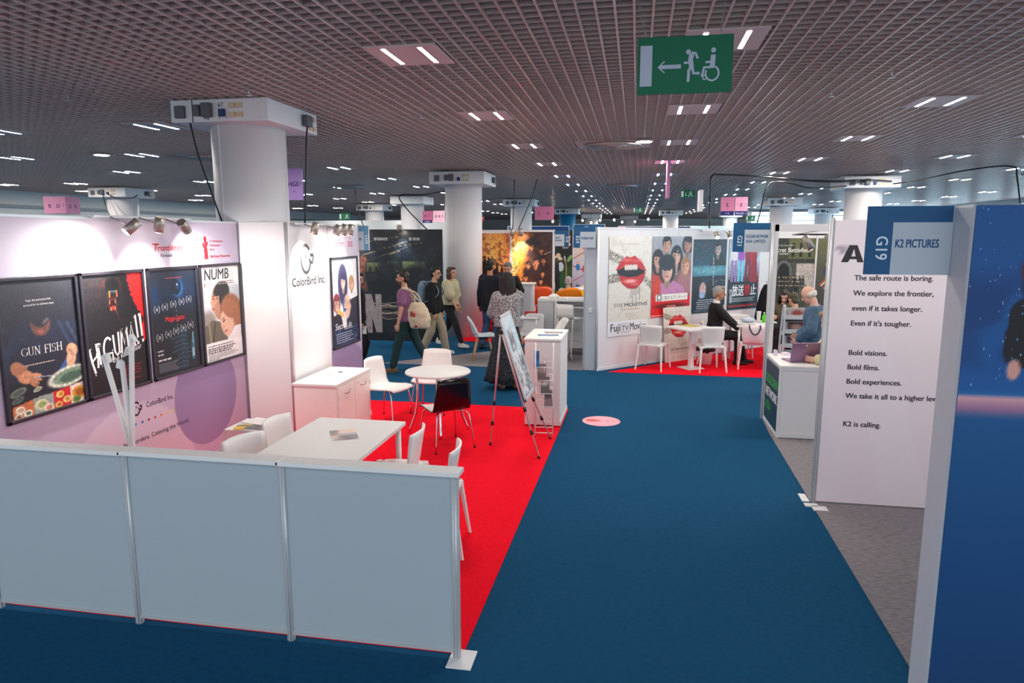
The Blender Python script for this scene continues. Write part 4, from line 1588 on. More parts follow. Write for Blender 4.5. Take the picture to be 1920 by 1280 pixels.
a.blotch((90, 92, 104), 12, .55, 3, .7, mask=sm(.45, .6, a.Y))
a.blotch((240, 240, 244), 10, .6, 7, .7)
a.noise(.15, 40, 2)
a.text('KLON', .10, .13, .06, (240, 246, 248), width=.22, bold=.01)
a.lines(.10, .44, .5, 2, .025, .012, (240, 244, 246), 4)
a.build('poster_print', u, (.025, -.006, .035), back=.003)
mb = MB()
mb.box((bw / 2, -.006, .018), (bw, .02, .036), bev=.004).box((bw / 2, -.006, bh - .018), (bw, .02, .036), bev=.004)
mb.box((.0125, -.006, bh / 2), (.025, .02, bh), bev=.004).box((bw - .0125, -.006, bh / 2), (.025, .02, bh), bev=.004)
mb.build('snap_frame', ALU, u)
MB().box((bw / 2, -.001, bh / 2), (bw - .02, .004, bh - .02)).build('backing', PANEL, u)

# coat stand
t = thing('coat_stand', 'white plastic coat stand with hooked flat arms behind the low partition', 'coat stand', (-3.285, 3.88, 0.006))
MB().lathe([(0, 0), (.19, 0), (.19, .012), (.03, .03), (0, .03)], n=32).build('base', PLASTIC, t)
MB().bar((0, 0, .02), (0, 0, .98), .036, .026, bev=.006).build('stem', PLASTIC, t)
for (dx, dy, zt, hk) in ((-.135, -.02, 1.53, .045), (.025, .05, 1.665, 0), (.03, -.06, 1.50, -.03), (.075, -.02, 1.58, -.045)):
    p0, p1 = V((0, 0, .90)), V((dx, dy, zt + .03))
    mb = MB().bar(p0, p1, .016, .036, bev=.004)
    if hk:
        q = p1 + V((hk * .55, 0, .012))
        r = p1 + V((hk, 0, -.045))
        mb.bar(p1 + V((0, 0, -.005)), q, .034, .012, bev=.003).bar(q, r, .034, .012, bev=.003)
    else:
        mb.bar(p1, p1 + V((.03, 0, -.05)), .034, .012, bev=.003)
    mb.build('hook_arm', PLASTIC, t)


# ================================================================== SPOTLIGHTS ON RAILS
def spot_head(parent, p, d, r=.042, L=.135, power=0, ang=50, lit=True, stem=None, col=(1, .95, .88)):
    """cylindrical spot pointing along d"""
    d = V(d).normalized()
    p = V(p)
    mb = MB()
    mb.cyl(p - d * L * .5, p + d * L * .5, r, n=20)
    for k in range(6):
        q = p - d * L * .05 + d * L * .06 * k
        mb.cyl(q, q + d * .004, r * 1.035, n=20)
    g = mb.build('spot_head', SILVER, parent)
    MB().cyl(p + d * (L * .5), p + d * (L * .5 + .002), r * .86, n=20).build('lens', mat('spot_lens', (255, 246, 232), .4, emit=30 if lit else 2) if lit else mat('spot_lens_dim', (230, 214, 190), .4, emit=2), g)
    if stem is not None:
        MB().tube([p, V(stem)], .008, 6).build('bracket', SILVER, g)
    if power:
        ld = bpy.data.lights.new('spot_beam', 'SPOT')
        ld.energy = power * SPOT
        ld.spot_size = math.radians(ang)
        ld.spot_blend = 1.0
        ld.shadow_soft_size = .03
        ld.color = col
        lo = bpy.data.objects.new('spot_beam', ld)
        COL.objects.link(lo)
        lo.parent = parent
        lo.location = p + d * (L * .5 + .012)
        lo.rotation_euler = d.to_track_quat('-Z', 'Y').to_euler()
    return g


def spot_bar(lab, loc, rz, L, heads, rail=True):
    """rail runs along local x, wall plane y=0, room toward -y"""
    t = thing('spotlight_rail', lab, 'spotlight', loc, rz)
    mb = MB().box((L / 2, -.05, 0), (L, .03, .022), bev=.004)
    for x in (.03, L - .03):
        mb.box((x, -.02, .0), (.03, .06, .03))
    mb.build('rail', ALU, t)
    for (x, y, z, d, pw, an, lit) in heads:
        spot_head(t, (x, y, z), d, power=pw, ang=an, lit=lit, stem=(x, -.055, 0))
    return t


spot_bar('three-headed silver spotlight rail on top of the lavender poster wall', (-4.43, 4.96, 2.50), PI / 2, 1.25,
         [(.18, -.26, -.085, (-.62, .50, -.70), 90, 120, True), (.52, -.26, -.06, (.10, .30, -1), 24, 115, True), (.86, -.26, -.075, (.80, .10, -.62), 46, 115, False)])
spot_bar('silver spotlight rail above the bird logo with one head', (-3.83, 7.18, 2.475), PI / 2, .78, [(.22, -.19, -.05, (.0, .28, -1), 46, 105, False)])
spot_bar('silver spotlight rail with three heads above the selfie poster', (-3.83, 7.98, 2.465), PI / 2, .72,
         [(.02, -.19, -.06, (-.3, .34, -1), 20, 95, True), (.22, -.19, -.05, (.02, .40, -1), 20, 95, True), (.42, -.19, -.05, (.1, .3, -1), 16, 95, True)])

# ================================================================== RIGHT FOREGROUND
t = thing('lightbox_wall', 'large blue snow-scene banner wall at the right edge of the aisle', 'banner', (1.47, 3.40, 0))
BW, BH = 3.0, 2.48
MB().box((BW / 2, .115, BH / 2), (BW, .21, BH), bev=.012).build('frame', GREYPANEL, t)
a = Art(BW, BH - .01, 300, (10, 70, 130))
W = a.W
a.grad([(0, (12, 82, 148)), (.18, (14, 84, 150)), (.335, (10, 88, 156)), (.345, (22, 100, 166)), (.352, (226, 166, 172)), (.374, (160, 112, 150)), (.395, (4, 84, 142)), (.6, (0, 72, 126)), (1, (0, 58, 108))])
a.blotch((8, 54, 112), 14, .55, 4, .7, mask=sm(.1, .16, a.Y) * (1 - sm(.26, .32, a.Y)))
a.ell(.104, .115, .022, .030, (84, 44, 66), soft=.15)
a.ell(.108, .145, .020, .026, (44, 34, 46), soft=.2)
a.ell(.122, .13, .016, .026, (150, 92, 86), soft=.2)
a.pol([(.072, .185), (.085, .168), (.13, .16), (.16, .19), (.16, .30), (.098, .295), (.07, .255)], (22, 20, 28))
a.ell(.082, .235, .014, .05, (20, 18, 26), ang=6)
a.ell(.118, .20, .012, .03, (120, 60, 50), soft=.3)
a.ell(.088, .298, .011, .019, (226, 160, 146), soft=.2)
r = random.Random(8)
for _ in range(260):
    x, y = r.uniform(0, W * .5), r.uniform(0, .34)
    s = r.uniform(.0006, .0018)
    a.vell(x, y, s * .8, s * r.uniform(1, 2.2), r.choice([(90, 150, 206), (70, 130, 190), (130, 176, 220)]), n=8)
a.build('fabric_print', t, (.008, .005, .005), material=PRINT_MATT, back=.006)


def flag_sign(lab, loc, w, h, code, lines, txtw=.5, col=(12, 84, 132), left=True, rz=0.0, th=.3):
    """L-shaped blue flag with a pale plate"""
    t = thing('flag_sign', lab, 'sign', loc, rz)
    a = Art(w, h, bg=col)
    W = a.W
    c1 = .31 * W if left else .0
    pl = (188, 198, 208)
    if left:
        a.vrect(c1, .235, W, 1, pl)
        a.text(code, c1 * .40, .44, .17, (224, 238, 246), rot=90, bold=.01, width=.34)
    else:
        a.vrect(0, .235, W * .69, 1, pl)
        a.text(code, W * .79, .40, .17, (224, 238, 246), rot=90, bold=.01, width=.34)
    x0 = c1 + .05 if left else .05
    for i, s in enumerate(lines):
        hh = .125 if len(lines) == 1 else .115
        a.text(s, x0, .60 + (i - (len(lines) - 1) / 2) * .17, hh, (12, 76, 122), width=txtw * (W * .69 - .1) * (len(s) / max(len(q) for q in lines)) ** .9, bold=.02)
    a.build('sign_print', t, (-w, -.003, 0), material=PRINT_MATT, back=.01)
    MB().box((.0, .0, h / 2), (.012, .02, h)).build('hinge', ALU, t)
    return t


flag_sign('blue and grey flag sign numbered G19 on the big blue banner wall', (1.463, 3.60, 2.155), .375, .325, 'G19', ['K2 PICTURES'], txtw=.84)

t = thing('spotlight', 'silver spotlight on the back edge of the big blue banner wall lighting the lettered wall', 'spotlight', (2.75, 3.62, 2.48))
MB().box((0, .02, -.03), (.05, .06, .06), bev=.005).build('clamp', ALU, t)
MB().tube([(0, .05, -.02), (0, .28, .02)], .009, 8).build('arm', ALU, t)
spot_head(t, (0, .30, -.06), (-.12, 1, -.42), r=.05, L=.16, power=34, ang=110, stem=(0, .28, .02))

# lettered wall
t = thing('lettered_wall', 'pale pink booth wall lettered with bold slogans in black', 'booth wall', (1.60, 6.15, 0))
w2 = 1.96
MB().box((w2 / 2, .02, 1.245), (w2 - .03, .03, 2.45)).build('panel', PANEL, t)
for xx in (.0, .98, 1.96):
    mb = MB().cyl((xx, .02, 0), (xx, .02, 2.49), .021, n=14)
    for k in range(8):
        mb.box((xx + .0215 * math.cos(k * PI / 4), .02 + .0215 * math.sin(k * PI / 4), 1.245), (.006, .006, 2.48), rz=k * PI / 4)
    mb.build('post', ALU, t)
mb = MB().box((-.035, -.07, .005), (.11, .07, .01)).box((.02, -.14, .005), (.12, .10, .01)).box((-.06, .10, .005), (.06, .18, .01))
mb.build('base_foot', PANEL, t)
a = Art(w2 - .04, 2.45, 60, bg=(232, 224, 230))
W = a.W
a.grad([(0, (242, 230, 236)), (1, (238, 222, 230))])
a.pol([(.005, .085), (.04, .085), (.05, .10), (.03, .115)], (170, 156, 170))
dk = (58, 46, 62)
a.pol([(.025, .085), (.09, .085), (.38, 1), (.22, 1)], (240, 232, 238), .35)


def bigA(a, x, y, s, c):
    q = 1.35 * s
    a.vpoly([(x, y), (x + .30 * q, y - s), (x + .62 * q, y - s), (x + .92 * q, y), (x + .66 * q, y), (x + .62 * q, y - .18 * s), (x + .36 * q, y - .18 * s), (x + .28 * q, y)], c)
    a.vpoly([(x + .40 * q, y - .34 * s), (x + .58 * q, y - .34 * s), (x + .50 * q, y - .78 * s)], (232, 224, 230))


bigA(a, .026, .142, .058, (34, 30, 38))
for i, (s, x, yy, wd) in enumerate([('The safe route is boring.', .073, .246, None), ('We explore the frontier,', .073, .298, None), ('even if it takes longer.', .073, .350, None), ("Even if it's tougher.", .073, .402, None),
                                    ('Bold visions.', .073, .505, None), ('Bold films.', .073, .556, None), ('Bold experiences.', .073, .607, None), ('We take it all to a higher level.', .073, .658, None), ('K2 is calling.', .073, .760, None)]):
    a.text(s, x, yy - .043, .0186, dk, bold=.025, xs=.98)
a.build('lettering', t, (.02, .005, .02), material=PRINT_MATT, back=.004)

# ================================================================== CORNER BOOTH BEHIND (posts, header, counter)
t = thing('booth_frame', 'white aluminium post and header beam of the booth behind the lettered wall', 'booth frame', (1.66, 9.05, 0))
mb = MB().cyl((0, 0, 0), (0, 0, 2.48), .024, n=14)
for k in range(8):
    mb.box((.0245 * math.cos(k * PI / 4), .0245 * math.sin(k * PI / 4), 1.24), (.007, .007, 2.48), rz=k * PI / 4)
mb.build('post', ALU, t)
MB().box((.045, .0, 1.24), (.05, .03, 2.48)).build('side_post', PANEL, t)
MB().box((1.5, .0, 2.44), (3.0, .03, .09), bev=.002).build('header_beam', PANEL, t)
MB().cyl((3.0, 0, 0), (3.0, 0, 2.48), .024, n=14).build('post', ALU, t)
flag_sign('blue and grey flag sign numbered G21 on the white aluminium post', (1.625, 9.05, 2.14), .44, .36, 'G21', ['GOLDEN NETWORK', 'ASIA LIMITED'], txtw=1.0)

t = thing('reception_counter', 'white reception counter with a dark lettered front and a silver laptop on it', 'counter', (1.67, 8.16, 0.006))
MB().box((.215, .42, .42), (.41, .83, .82), bev=.002).build('body', PANEL, t)
MB().box((.215, .42, .845), (.45, .87, .025), bev=.003).build('worktop', WHITE, t)
mb = MB()
for (x, y) in ((.0, .0), (.43, .0), (.0, .84)):
    mb.box((x, y, .415), (.025, .025, .83))
mb.box((.215, -.002, .03), (.43, .012, .05)).box((-.002, .42, .03), (.012, .84, .05)).box((.215, -.002, .82), (.43, .012, .03))
mb.build('edge_profile', PANEL, t)
a = Art(.80, .74, 30, (22, 44, 62))
a.grad([(0, (52, 62, 80)), (.5, (20, 50, 70)), (1, (8, 66, 84))])
a.text('GOLDEN', .08, .36, .155, (40, 170, 70), width=.92, bold=.03)
a.text('NETWORK', .08, .585, .155, (228, 232, 236), width=.94, bold=.03)
a.text('ASIA', .08, .81, .155, (34, 150, 70), width=.5, bold=.03)
a.build('front_print', t, (-.006, .82, .06), rz=-PI / 2, material=PRINT_MATT, back=.004)

t = thing('laptop', 'silver laptop open with its lid toward the aisle', 'laptop', (1.95, 8.52, .8645), PI + .22)
LT = mat('laptop_shell', (150, 116, 150), .3, metal=.6)
MB().box((0, .0, .008), (.34, .235, .016), bev=.004).build('keyboard_base', LT, t)
lid = MB().box((0, 0, 0), (.34, .010, .235), bev=.003).build('lid', LT, t, loc=(0, .135, .125))
lid.rotation_euler = (-.22, 0, 0)
MB().box((0, -.006, 0), (.31, .002, .20)).build('screen', mat('screen_glass', (30, 34, 44), .2), lid)
MB().ell((0, .0055, .085), (.012, .001, .012), seg=10).build('lid_badge', CHROME, lid)
for i, (x, y, lab, s) in enumerate([(1.74, 8.86, 'small white folded card on the reception counter', (.05, .03, .07)), (1.88, 8.90, 'small white box lying on the reception counter behind the laptop', (.12, .07, .03))]):
    t = thing('card_box', lab, 'box', (x, y, .8645), .4)
    MB().poly([(-s[0] / 2, -s[1] / 2, 0), (s[0] / 2, -s[1] / 2, 0), (s[0] * .3, -s[1] * .1, s[2]), (-s[0] * .3, -s[1] * .1, s[2])], (0, s[1], 0)).build('box', mat('lilac_card', (222, 206, 222), .5), t)

# back wall of that booth
t = thing('print_wall', 'back wall printed with The Secret Battlefield film banner and a warrior banner', 'booth wall', (2.62, 15.45, 0))
MB().box((1.55, .03, 1.24), (3.1, .04, 2.46)).build('panel', PANEL, t)
a = Art(1.06, 1.95, 100, (60, 64, 54))
W = a.W
a.grad([(0, (50, 54, 50)), (.2, (70, 76, 60)), (.45, (96, 92, 88)), (.7, (60, 66, 56)), (1, (70, 68, 60))])
a.pol([(.27, 0), (W, 0), (W, .24), (.27, .24)], (104, 106, 70))
for x in (.30, .38, .47):
    a.rect(x, .05, x + .03, .20, (40, 46, 40))
a.rect(0, .22, W, .26, (60, 60, 56))
a.rect(.0, .27, .10, .60, (176, 162, 160))
a.rect(.36, .27, W, .60, (196, 186, 176))
a.ell(.23, .36, .085, .12, (110, 110, 110), soft=.05)
a.ell(.23, .37, .06, .10, (36, 42, 40), soft=.05)
a.rect(.17, .36, .29, .56, (36, 42, 40))
r = random.Random(4)
for row in range(3):
    for k in range(11):
        x, y = .09 + k * .034 + r.uniform(-.006, .006), .42 + row * .045
        a.ell(x, y + .06, .017, .06, r.choice([(40, 44, 40), (56, 60, 50), (60, 66, 56), (34, 40, 40)]))
        a.ell(x, y, .009, .012, (196, 172, 150))
        a.ell(x, y - .009, .011, .008, (54, 56, 50))
a.ell(.055, .53, .03, .075, (206, 196, 190))
a.ell(.055, .45, .014, .016, (200, 176, 156))
a.stroke([(.045, .58), (.045, .68)], .022, (200, 190, 182))
a.stroke([(.068, .58), (.068, .68)], .022, (200, 190, 182))
a.rect(0, .66, W, 1, (70, 72, 62))
a.blotch((100, 96, 84), 14, .55, 4, .8, mask=(a.Y > .66) * 1.0)
a.stroke([(.40, .42), (.52, .60)], .012, (90, 84, 76))
a.noise(.25, 40, 4)
a.text('A film by Vera MOI', .22, .085, .018, (220, 220, 214), align='c')
a.text('The Secret Battlefield', .49, .150, .05, (238, 238, 232), width=.50, align='r', bold=.008)
a.text('秘密戦場', .22, .178, .018, (220, 220, 214), align='c')
a.build('banner_print', t, (.03, .008, .34), material=PRINT_MATT, back=.003)
a = Art(.56, 1.95, 70, (90, 92, 70))
W = a.W
a.grad([(0, (116, 116, 84)), (.3, (90, 92, 76)), (1, (60, 60, 58))])
a.pol([(.05, 0), (W, 0), (W, .10), (.12, .03)], (56, 54, 50))
a.ell(.05, .10, .035, .07, (110, 108, 74))
a.ell(.17, .16, .07, .11, (190, 160, 150), ang=15)
a.rect(.10, .225, .22, .255, (200, 204, 206))
a.ell(.15, .28, .06, .04, (186, 120, 84))
a.ell(.16, .36, .09, .07, (66, 74, 90))
for k in range(7):
    a.stroke([(.05 + k * .012, .50 + k * .01), (.20 + k * .008, .34 + k * .02)], .016, [(206, 84, 40), (220, 206, 170), (80, 90, 120), (190, 70, 36), (226, 214, 180), (120, 110, 90), (206, 180, 120)][k])
for k in range(5):
    a.stroke([(.16 + .02 * k, .42), (.14 + .02 * k, .62)], .012, (206, 186, 140) if k % 2 else (120, 104, 76))
a.stroke([(.22, .08), (.14, .24)], .012, (220, 214, 200))
a.noise(.25, 40, 3)
a.build('banner_print', t, (1.13, .008, .34), material=PRINT_MATT, back=.003)
mb = MB()
for xx in (0, 1.11, 1.72, 3.1):
    mb.box((xx, .0, 1.24), (.03, .04, 2.48))
mb.build('post', PANEL, t)
# booth spot lights under the header
t = thing('spotlight_rail', 'pair of silver spotlights hanging under the white header beam', 'spotlight', (0, 0, 0))
MB().tube([(2.30, 11.0, 2.36), (2.9, 11.0, 2.36), (3.3, 11.0, 2.36)], .012, 8).build('rail', BLACK, t)
MB().tube([(2.30, 11.0, 2.36), (2.30, 9.045, 2.42)], .010, 6).build('support_arm', ALU, t)
spot_head(t, (2.52, 10.95, 2.24), (.45, .1, -.8), r=.05, L=.22, power=60, ang=80, stem=(2.46, 11.0, 2.36))
spot_head(t, (2.86, 10.95, 2.27), (.8, .1, -.55), r=.05, L=.24, power=60, ang=80, stem=(2.78, 11.0, 2.36))

# ================================================================== DIAGONAL WALL OF FILM POSTERS
dx0 = V((-0.63, 11.79, 0))
D = V((1, 1, 0)).normalized()
t = thing('diagonal_wall', 'white diagonal booth wall behind the large film posters', 'booth wall', dx0, PI / 4)
for k in range(5):
    MB().box((k * .99 + .495, .02, 1.25), (.965, .03, 2.42), bev=.002).build('panel', PANEL, t)
for k in range(6):
    MB().cyl((k * .99, .02, 0), (k * .99, .02, 2.48), .02, n=12).build('post', PANEL, t)
MB().box((2.47, .02, .03), (4.95, .045, .05)).build('bottom_rail', PANEL, t)
MB().box((2.47, .02, 2.47), (4.95, .045, .03)).build('top_rail', PANEL, t)
t = thing('end_panel', 'narrow white end panel of the diagonal wall with a light switch', 'booth wall', (-0.66, 11.83, 0))
MB().box((-.10, .05, 1.24), (.19, .05, 2.48), bev=.004).build('panel', GREYPANEL, t)
MB().cyl((.01, .0, 0), (.01, .0, 2.49), .024, n=14).build('post', ALU, t)
MB().box((-.11, .018, 1.06), (.06, .018, .08), bev=.006).build('switch', PANEL, t)
MB().box((.02, -.03, 1.05), (.04, .03, .08), bev=.006).build('socket', PANEL, t)
t = thing('grey_side_wall', 'grey edge of the next booth wall behind the end panel', 'booth wall', (-.885, 12.0, 0))
MB().box((0, .9, 1.24), (.03, 1.8, 2.48)).build('panel', GREYPANEL, t)
MB().box((0, .9, 2.485), (.04, 1.8, .03)).build('top_rail', PANEL, t)
flag_sign('blue and grey flag sign numbered E24 on the end of the diagonal wall', (-.70, 11.80, 2.14), .375, .35, 'E24', ['THE BRASIL STAND'], txtw=.92)


def wall_poster(art, lab, u0, z0, off=.006):
    t = thing('film_poster', lab, 'poster', dx0 + D * u0 + V((0, 0, z0)), PI / 4)
    art.build('poster_print', t, (0, .004 - off + .0, 0), back=.004)
    return t


def lips(a, cx, cy, s):
    a.ell(cx, cy, .36 * s, .155 * s, (26, 14, 16), soft=.04)
    a.pol([(cx - .40 * s, cy + .0 * s), (cx - .30 * s, cy - .14 * s), (cx - .13 * s, cy - .265 * s), (cx - .03 * s, cy - .235 * s), (cx + .08 * s, cy - .27 * s), (cx + .28 * s, cy - .13 * s), (cx + .40 * s, cy + .03 * s), (cx + .20 * s, cy - .03 * s), (cx, cy - .075 * s), (cx - .2 * s, cy - .05 * s)], (200, 36, 40))
    a.ell(cx - .12 * s, cy - .19 * s, .13 * s, .03 * s, (240, 120, 116), soft=.8, op=.7)
    a.ell(cx + .14 * s, cy - .17 * s, .12 * s, .03 * s, (232, 96, 96), soft=.8, op=.7)
    for k in range(5):
        a.ell(cx + (-.14 + k * .065) * s, cy - .055 * s, .038 * s, .055 * s, (228, 216, 206), soft=.2)
    a.pol([(cx - .32 * s, cy + .08 * s), (cx - .1 * s, cy + .125 * s), (cx + .14 * s, cy + .12 * s), (cx + .38 * s, cy + .045 * s), (cx + .30 * s, cy + .22 * s), (cx + .14 * s, cy + .345 * s), (cx - .08 * s, cy + .34 * s), (cx - .24 * s, cy + .24 * s)], (196, 28, 34))
    a.ell(cx - .02 * s, cy + .20 * s, .16 * s, .035 * s, (255, 190, 180), soft=.8, op=.9)
    a.ell(cx + .1 * s, cy + .26 * s, .10 * s, .03 * s, (240, 120, 110), soft=.8, op=.7)
    for k, L in enumerate((.18, .26, .12, .33, .10, .22)):
        x = cx + (.0 + k * .045) * s
        a.stroke([(x, cy + .30 * s), (x + .003, cy + (.34 + L) * s)], .012 * s, (38, 22, 24), .8)


def art_lips(w, h, nx, full=True):
    a = Art(w, h, nx, (226, 222, 212))
    W = a.W
    a.grad([(0, (232, 228, 220)), (1, (220, 214, 202))])
    a.blotch((196, 188, 172), 10, .66, 5, .35)
    cy = .40 if full else .33
    s = W * .92
    for (x0, y0, x1, y1, wd) in ((.0, cy - .19, .19 * W / .66, cy - .12, .10), (.0, cy + .10, .22 * W / .66, cy + .07, .10), (W, cy + .20, W - .10, cy + .11, .07)):
        a.stroke([(x0, y0), (x1, y1)], wd, (150, 144, 134))
        r = random.Random(int(x0 * 100 + y0 * 1000))
        for _ in range(70):
            q = r.random()
            a.ell(x0 + (x1 - x0) * q + r.uniform(-.03, .03), y0 + (y1 - y0) * q + r.uniform(-.04, .04), r.uniform(.004, .010), r.uniform(.004, .010), r.choice([(240, 236, 226), (84, 78, 70), (206, 198, 184), (50, 46, 42), (226, 206, 160)]), soft=.3)
    lips(a, W * .52, cy, s)
    a.noise(.06, 60, 5)
    a.text('YOUR OWN WORDS WILL KILL YOU', W / 2, .095, .012, (110, 104, 98), align='c')
    dk = (44, 40, 42)
    a.serif('THE', W * .24, .832 if full else .80, .042, dk, width=W * .24)
    a.text('MOUTHS', W * .38, .832 if full else .80, .043, dk, width=W * .54, bold=.02)
    a.lines(W * .24, .86 if full else .83, W * .8, 1, .02, .012, (196, 160, 150), 3, 'c')
    a.lines(W * .38, .91, W * .66, 4, .015, .006, (190, 182, 170), 6, 'c')
    return a


wall_poster(art_lips(1.04, 1.48, 170), 'huge cream film poster of red lips lettered THE MOUTHS high on the diagonal wall', .22, .85, .008)
a = Art(.99, .27, bg=(232, 232, 236))
dk = (34, 34, 40)
a.text('Fuji', .26, .68, .52, dk, width=.86, bold=.01)
a.vline([(1.22, .22), (1.92, .22), (1.92, .78), (1.22, .78)], .03, dk, closed=True)
a.text('TV', 1.57, .68, .36, dk, align='c', bold=.01)
a.text('Movies', 2.02, .68, .52, dk, width=1.42, bold=.01)
t = thing('lettered_strip', 'white strip with black company lettering below the huge lips poster', 'sign', dx0 + D * .22 + V((0, 0, .585)), PI / 4)
a.build('strip_print', t, (0, -.003, 0), back=.004)

a = Art(1.05, 1.48, 130, (150, 150, 156))
W = a.W
a.grad([(0, (166, 172, 182)), (.3, (140, 146, 156)), (.5, (150, 60, 60)), (1, (214, 20, 24))])
a.face(.25, .10, .105, (212, 160, 130), (24, 20, 24), 'short', smile=False)
a.face(.63, .10, .11, (190, 140, 116), (26, 24, 44), 'bob', smile=False)
a.ell(.10, .60, .15, .14, (196, 60, 40), soft=.2)
a.face(.10, .28, .115, (222, 170, 148), (40, 26, 26), 'long')
a.ell(.43, .52, .12, .22, (126, 96, 80), soft=.2)
a.face(.43, .24, .12, (224, 172, 148), (30, 24, 30), 'long')
a.ell(.60, .60, .15, .16, (170, 110, 120), soft=.2)
a.face(.60, .38, .115, (222, 168, 136), (170, 120, 84), 'short')
a.pol([(.04, .78), (.12, .60), (.26, .54), (.42, .56), (.58, .64), (.64, .78)], (196, 130, 180))
a.face(.27, .42, .155, (226, 180, 158), (34, 30, 42), 'bob', look=.2, smile=False)
a.ell(.26, .32, .15, .10, (36, 32, 44), soft=.1)
a.rect(0, .75, W, 1, (220, 16, 20))
a.ell(.10, .66, .06, .1, (210, 60, 36), soft=.6)
a.ell(.36, .865, .30, .035, (120, 16, 18), soft=.3)
a.noise(.12, 40, 3)
a.text('生贄はどこへ行った', .45, .48, .026, (236, 226, 226), rot=-88)
a.vpoly([(.08, .80), (.08, .715), (.66, .715), (.66, .80)], (238, 236, 232))
a.text('口', .105, .79, .07, (50, 70, 66), bold=.03)
a.text('に関するアンケート', .19, .782, .038, (40, 56, 56), width=.44)
a.lines(.26, .86, .46, 4, .018, .010, (250, 180, 176), 4, 'c')
a.vpoly([(.0, .975), (.28, .975), (.28, .985), (0, .985)], (250, 190, 186))
wall_poster(a, 'film poster crowded with young faces over a red curtain', 1.28, .85)

a = Art(.97, 1.42, 110, (22, 36, 50))
W = a.W
a.grad([(0, (20, 40, 58)), (.33, (24, 70, 96)), (.42, (70, 120, 140)), (.5, (30, 60, 84)), (1, (12, 22, 40))])
r = random.Random(2)
for _ in range(24):
    a.ell(r.uniform(0, .4), r.uniform(0, .35), .012, .012, r.choice([(60, 110, 120), (90, 150, 150), (50, 70, 90), (150, 60, 60)]), soft=.6, op=.7)
a.pol([(.40, .28), (.45, .18), (.60, .18), (.66, .30), (.66, .36), (.34, .36)], (30, 34, 40))
a.face(.50, .13, .10, (176, 160, 156), (18, 18, 22), 'short', smile=False)
a.rect(0, .36, W, .50, (64, 128, 150))
a.ell(.3, .42, .36, .05, (96, 160, 176), soft=.6)
a.rect(0, .50, W, .52, (16, 30, 44))
a.rect(0, .52, W, .78, (22, 34, 50))
a.ell(.10, .66, .13, .14, (14, 18, 26))
a.ell(.21, .68, .07, .10, (196, 160, 156), soft=.2)
a.ell(.20, .76, .06, .05, (150, 176, 206), soft=.3)
a.ell(.36, .68, .08, .12, (12, 16, 24))
for _ in range(14):
    a.ell(r.uniform(.40, W), r.uniform(.54, .74), .009, .009, r.choice([(60, 170, 150), (220, 60, 60), (90, 180, 190), (200, 190, 140)]), soft=.5, op=.8)
a.rect(0, .80, W, 1, (10, 22, 44))
a.noise(.3, 40, 8)
a.text('夜を越えて、君に会いに行く', .40, .25, .022, (236, 236, 220), rot=88)
a.lines(.06, .82, .62, 5, .028, .010, (206, 216, 226), 3, 'c')
a.lines(.06, .96, .62, 2, .015, .006, (120, 150, 180), 5)
wall_poster(a, 'dark teal film poster of two figures seen through a window', 2.39, .855)

a = Art(.99, 1.42, 110, (190, 196, 206))
W = a.W
a.grad([(0, (150, 156, 176)), (.3, (176, 206, 226)), (.52, (96, 120, 150)), (.56, (20, 30, 40)), (1, (14, 30, 40))])
for x, c, l in ((.12, (226, 226, 234), (150, 120, 180)), (.27, (150, 80, 190), (120, 200, 226)), (.43, (140, 26, 50), (120, 22, 46)), (.56, (176, 24, 44), (150, 20, 40))):
    a.ell(x, .10, .05, .06, (206, 170, 150))
    a.ell(x, .23, .075, .14, c)
    a.stroke([(x - .035, .32), (x - .04, .60)], .055, l)
    a.stroke([(x + .035, .32), (x + .04, .60)], .055, l)
    a.ell(x, .61, .07, .012, (30, 26, 30))
a.pol([(.52, .20), (.62, .20), (.66, .62), (.50, .62)], (150, 18, 36))
a.rect(0, .62, W, 1, (14, 36, 44))
a.noise(.2, 50, 3)
a.text('放送', .10, .79, .125, (236, 236, 240), width=.26, bold=.02)
a.text('禁', .37, .79, .125, (206, 30, 44), width=.13, bold=.02)
a.text('止', .515, .79, .125, (236, 236, 240), width=.13, bold=.02)
a.text('劇場版', .045, .70, .05, (226, 226, 230), rot=88)
a.lines(.05, .83, .66, 3, .022, .012, (176, 190, 196), 6)
a.text('Banned from Broadcast: My New Life', .04, .96, .036, (226, 60, 66), width=.62, bold=.02)
a.text('ぼくの三人の妻', .665, .33, .045, (236, 120, 150), rot=88)
for k in range(14):
    a.vrect(.01, .02 + k * .04, .03, .04 + k * .04, (190, 220, 190))
wall_poster(a, 'film poster of bright costumed figures above big white characters', 3.44, .855)

# the loose lips board standing on the floor
t = thing('film_poster', 'smaller lips poster board standing on the floor behind the pedestal table', 'poster', dx0 + D * 1.55 + V((.10, -.10, .008)), PI / 4)
o = art_lips(.76, 1.02, 80, False).build('poster_print', t, (0, 0, 0), back=.008)
o.rotation_euler = (-.09, 0, 0)

spot_bar('silver spotlight rail with two heads above the dark teal film poster', dx0 + D * 2.55 + V((0, 0, 2.44)), PI / 4, 1.0, [(.25, -.20, -.09, (-.5, -.5, -.6), 0, 60, False), (.62, -.20, -.08, (-.15, -.5, -.9), 14, 95, False)])

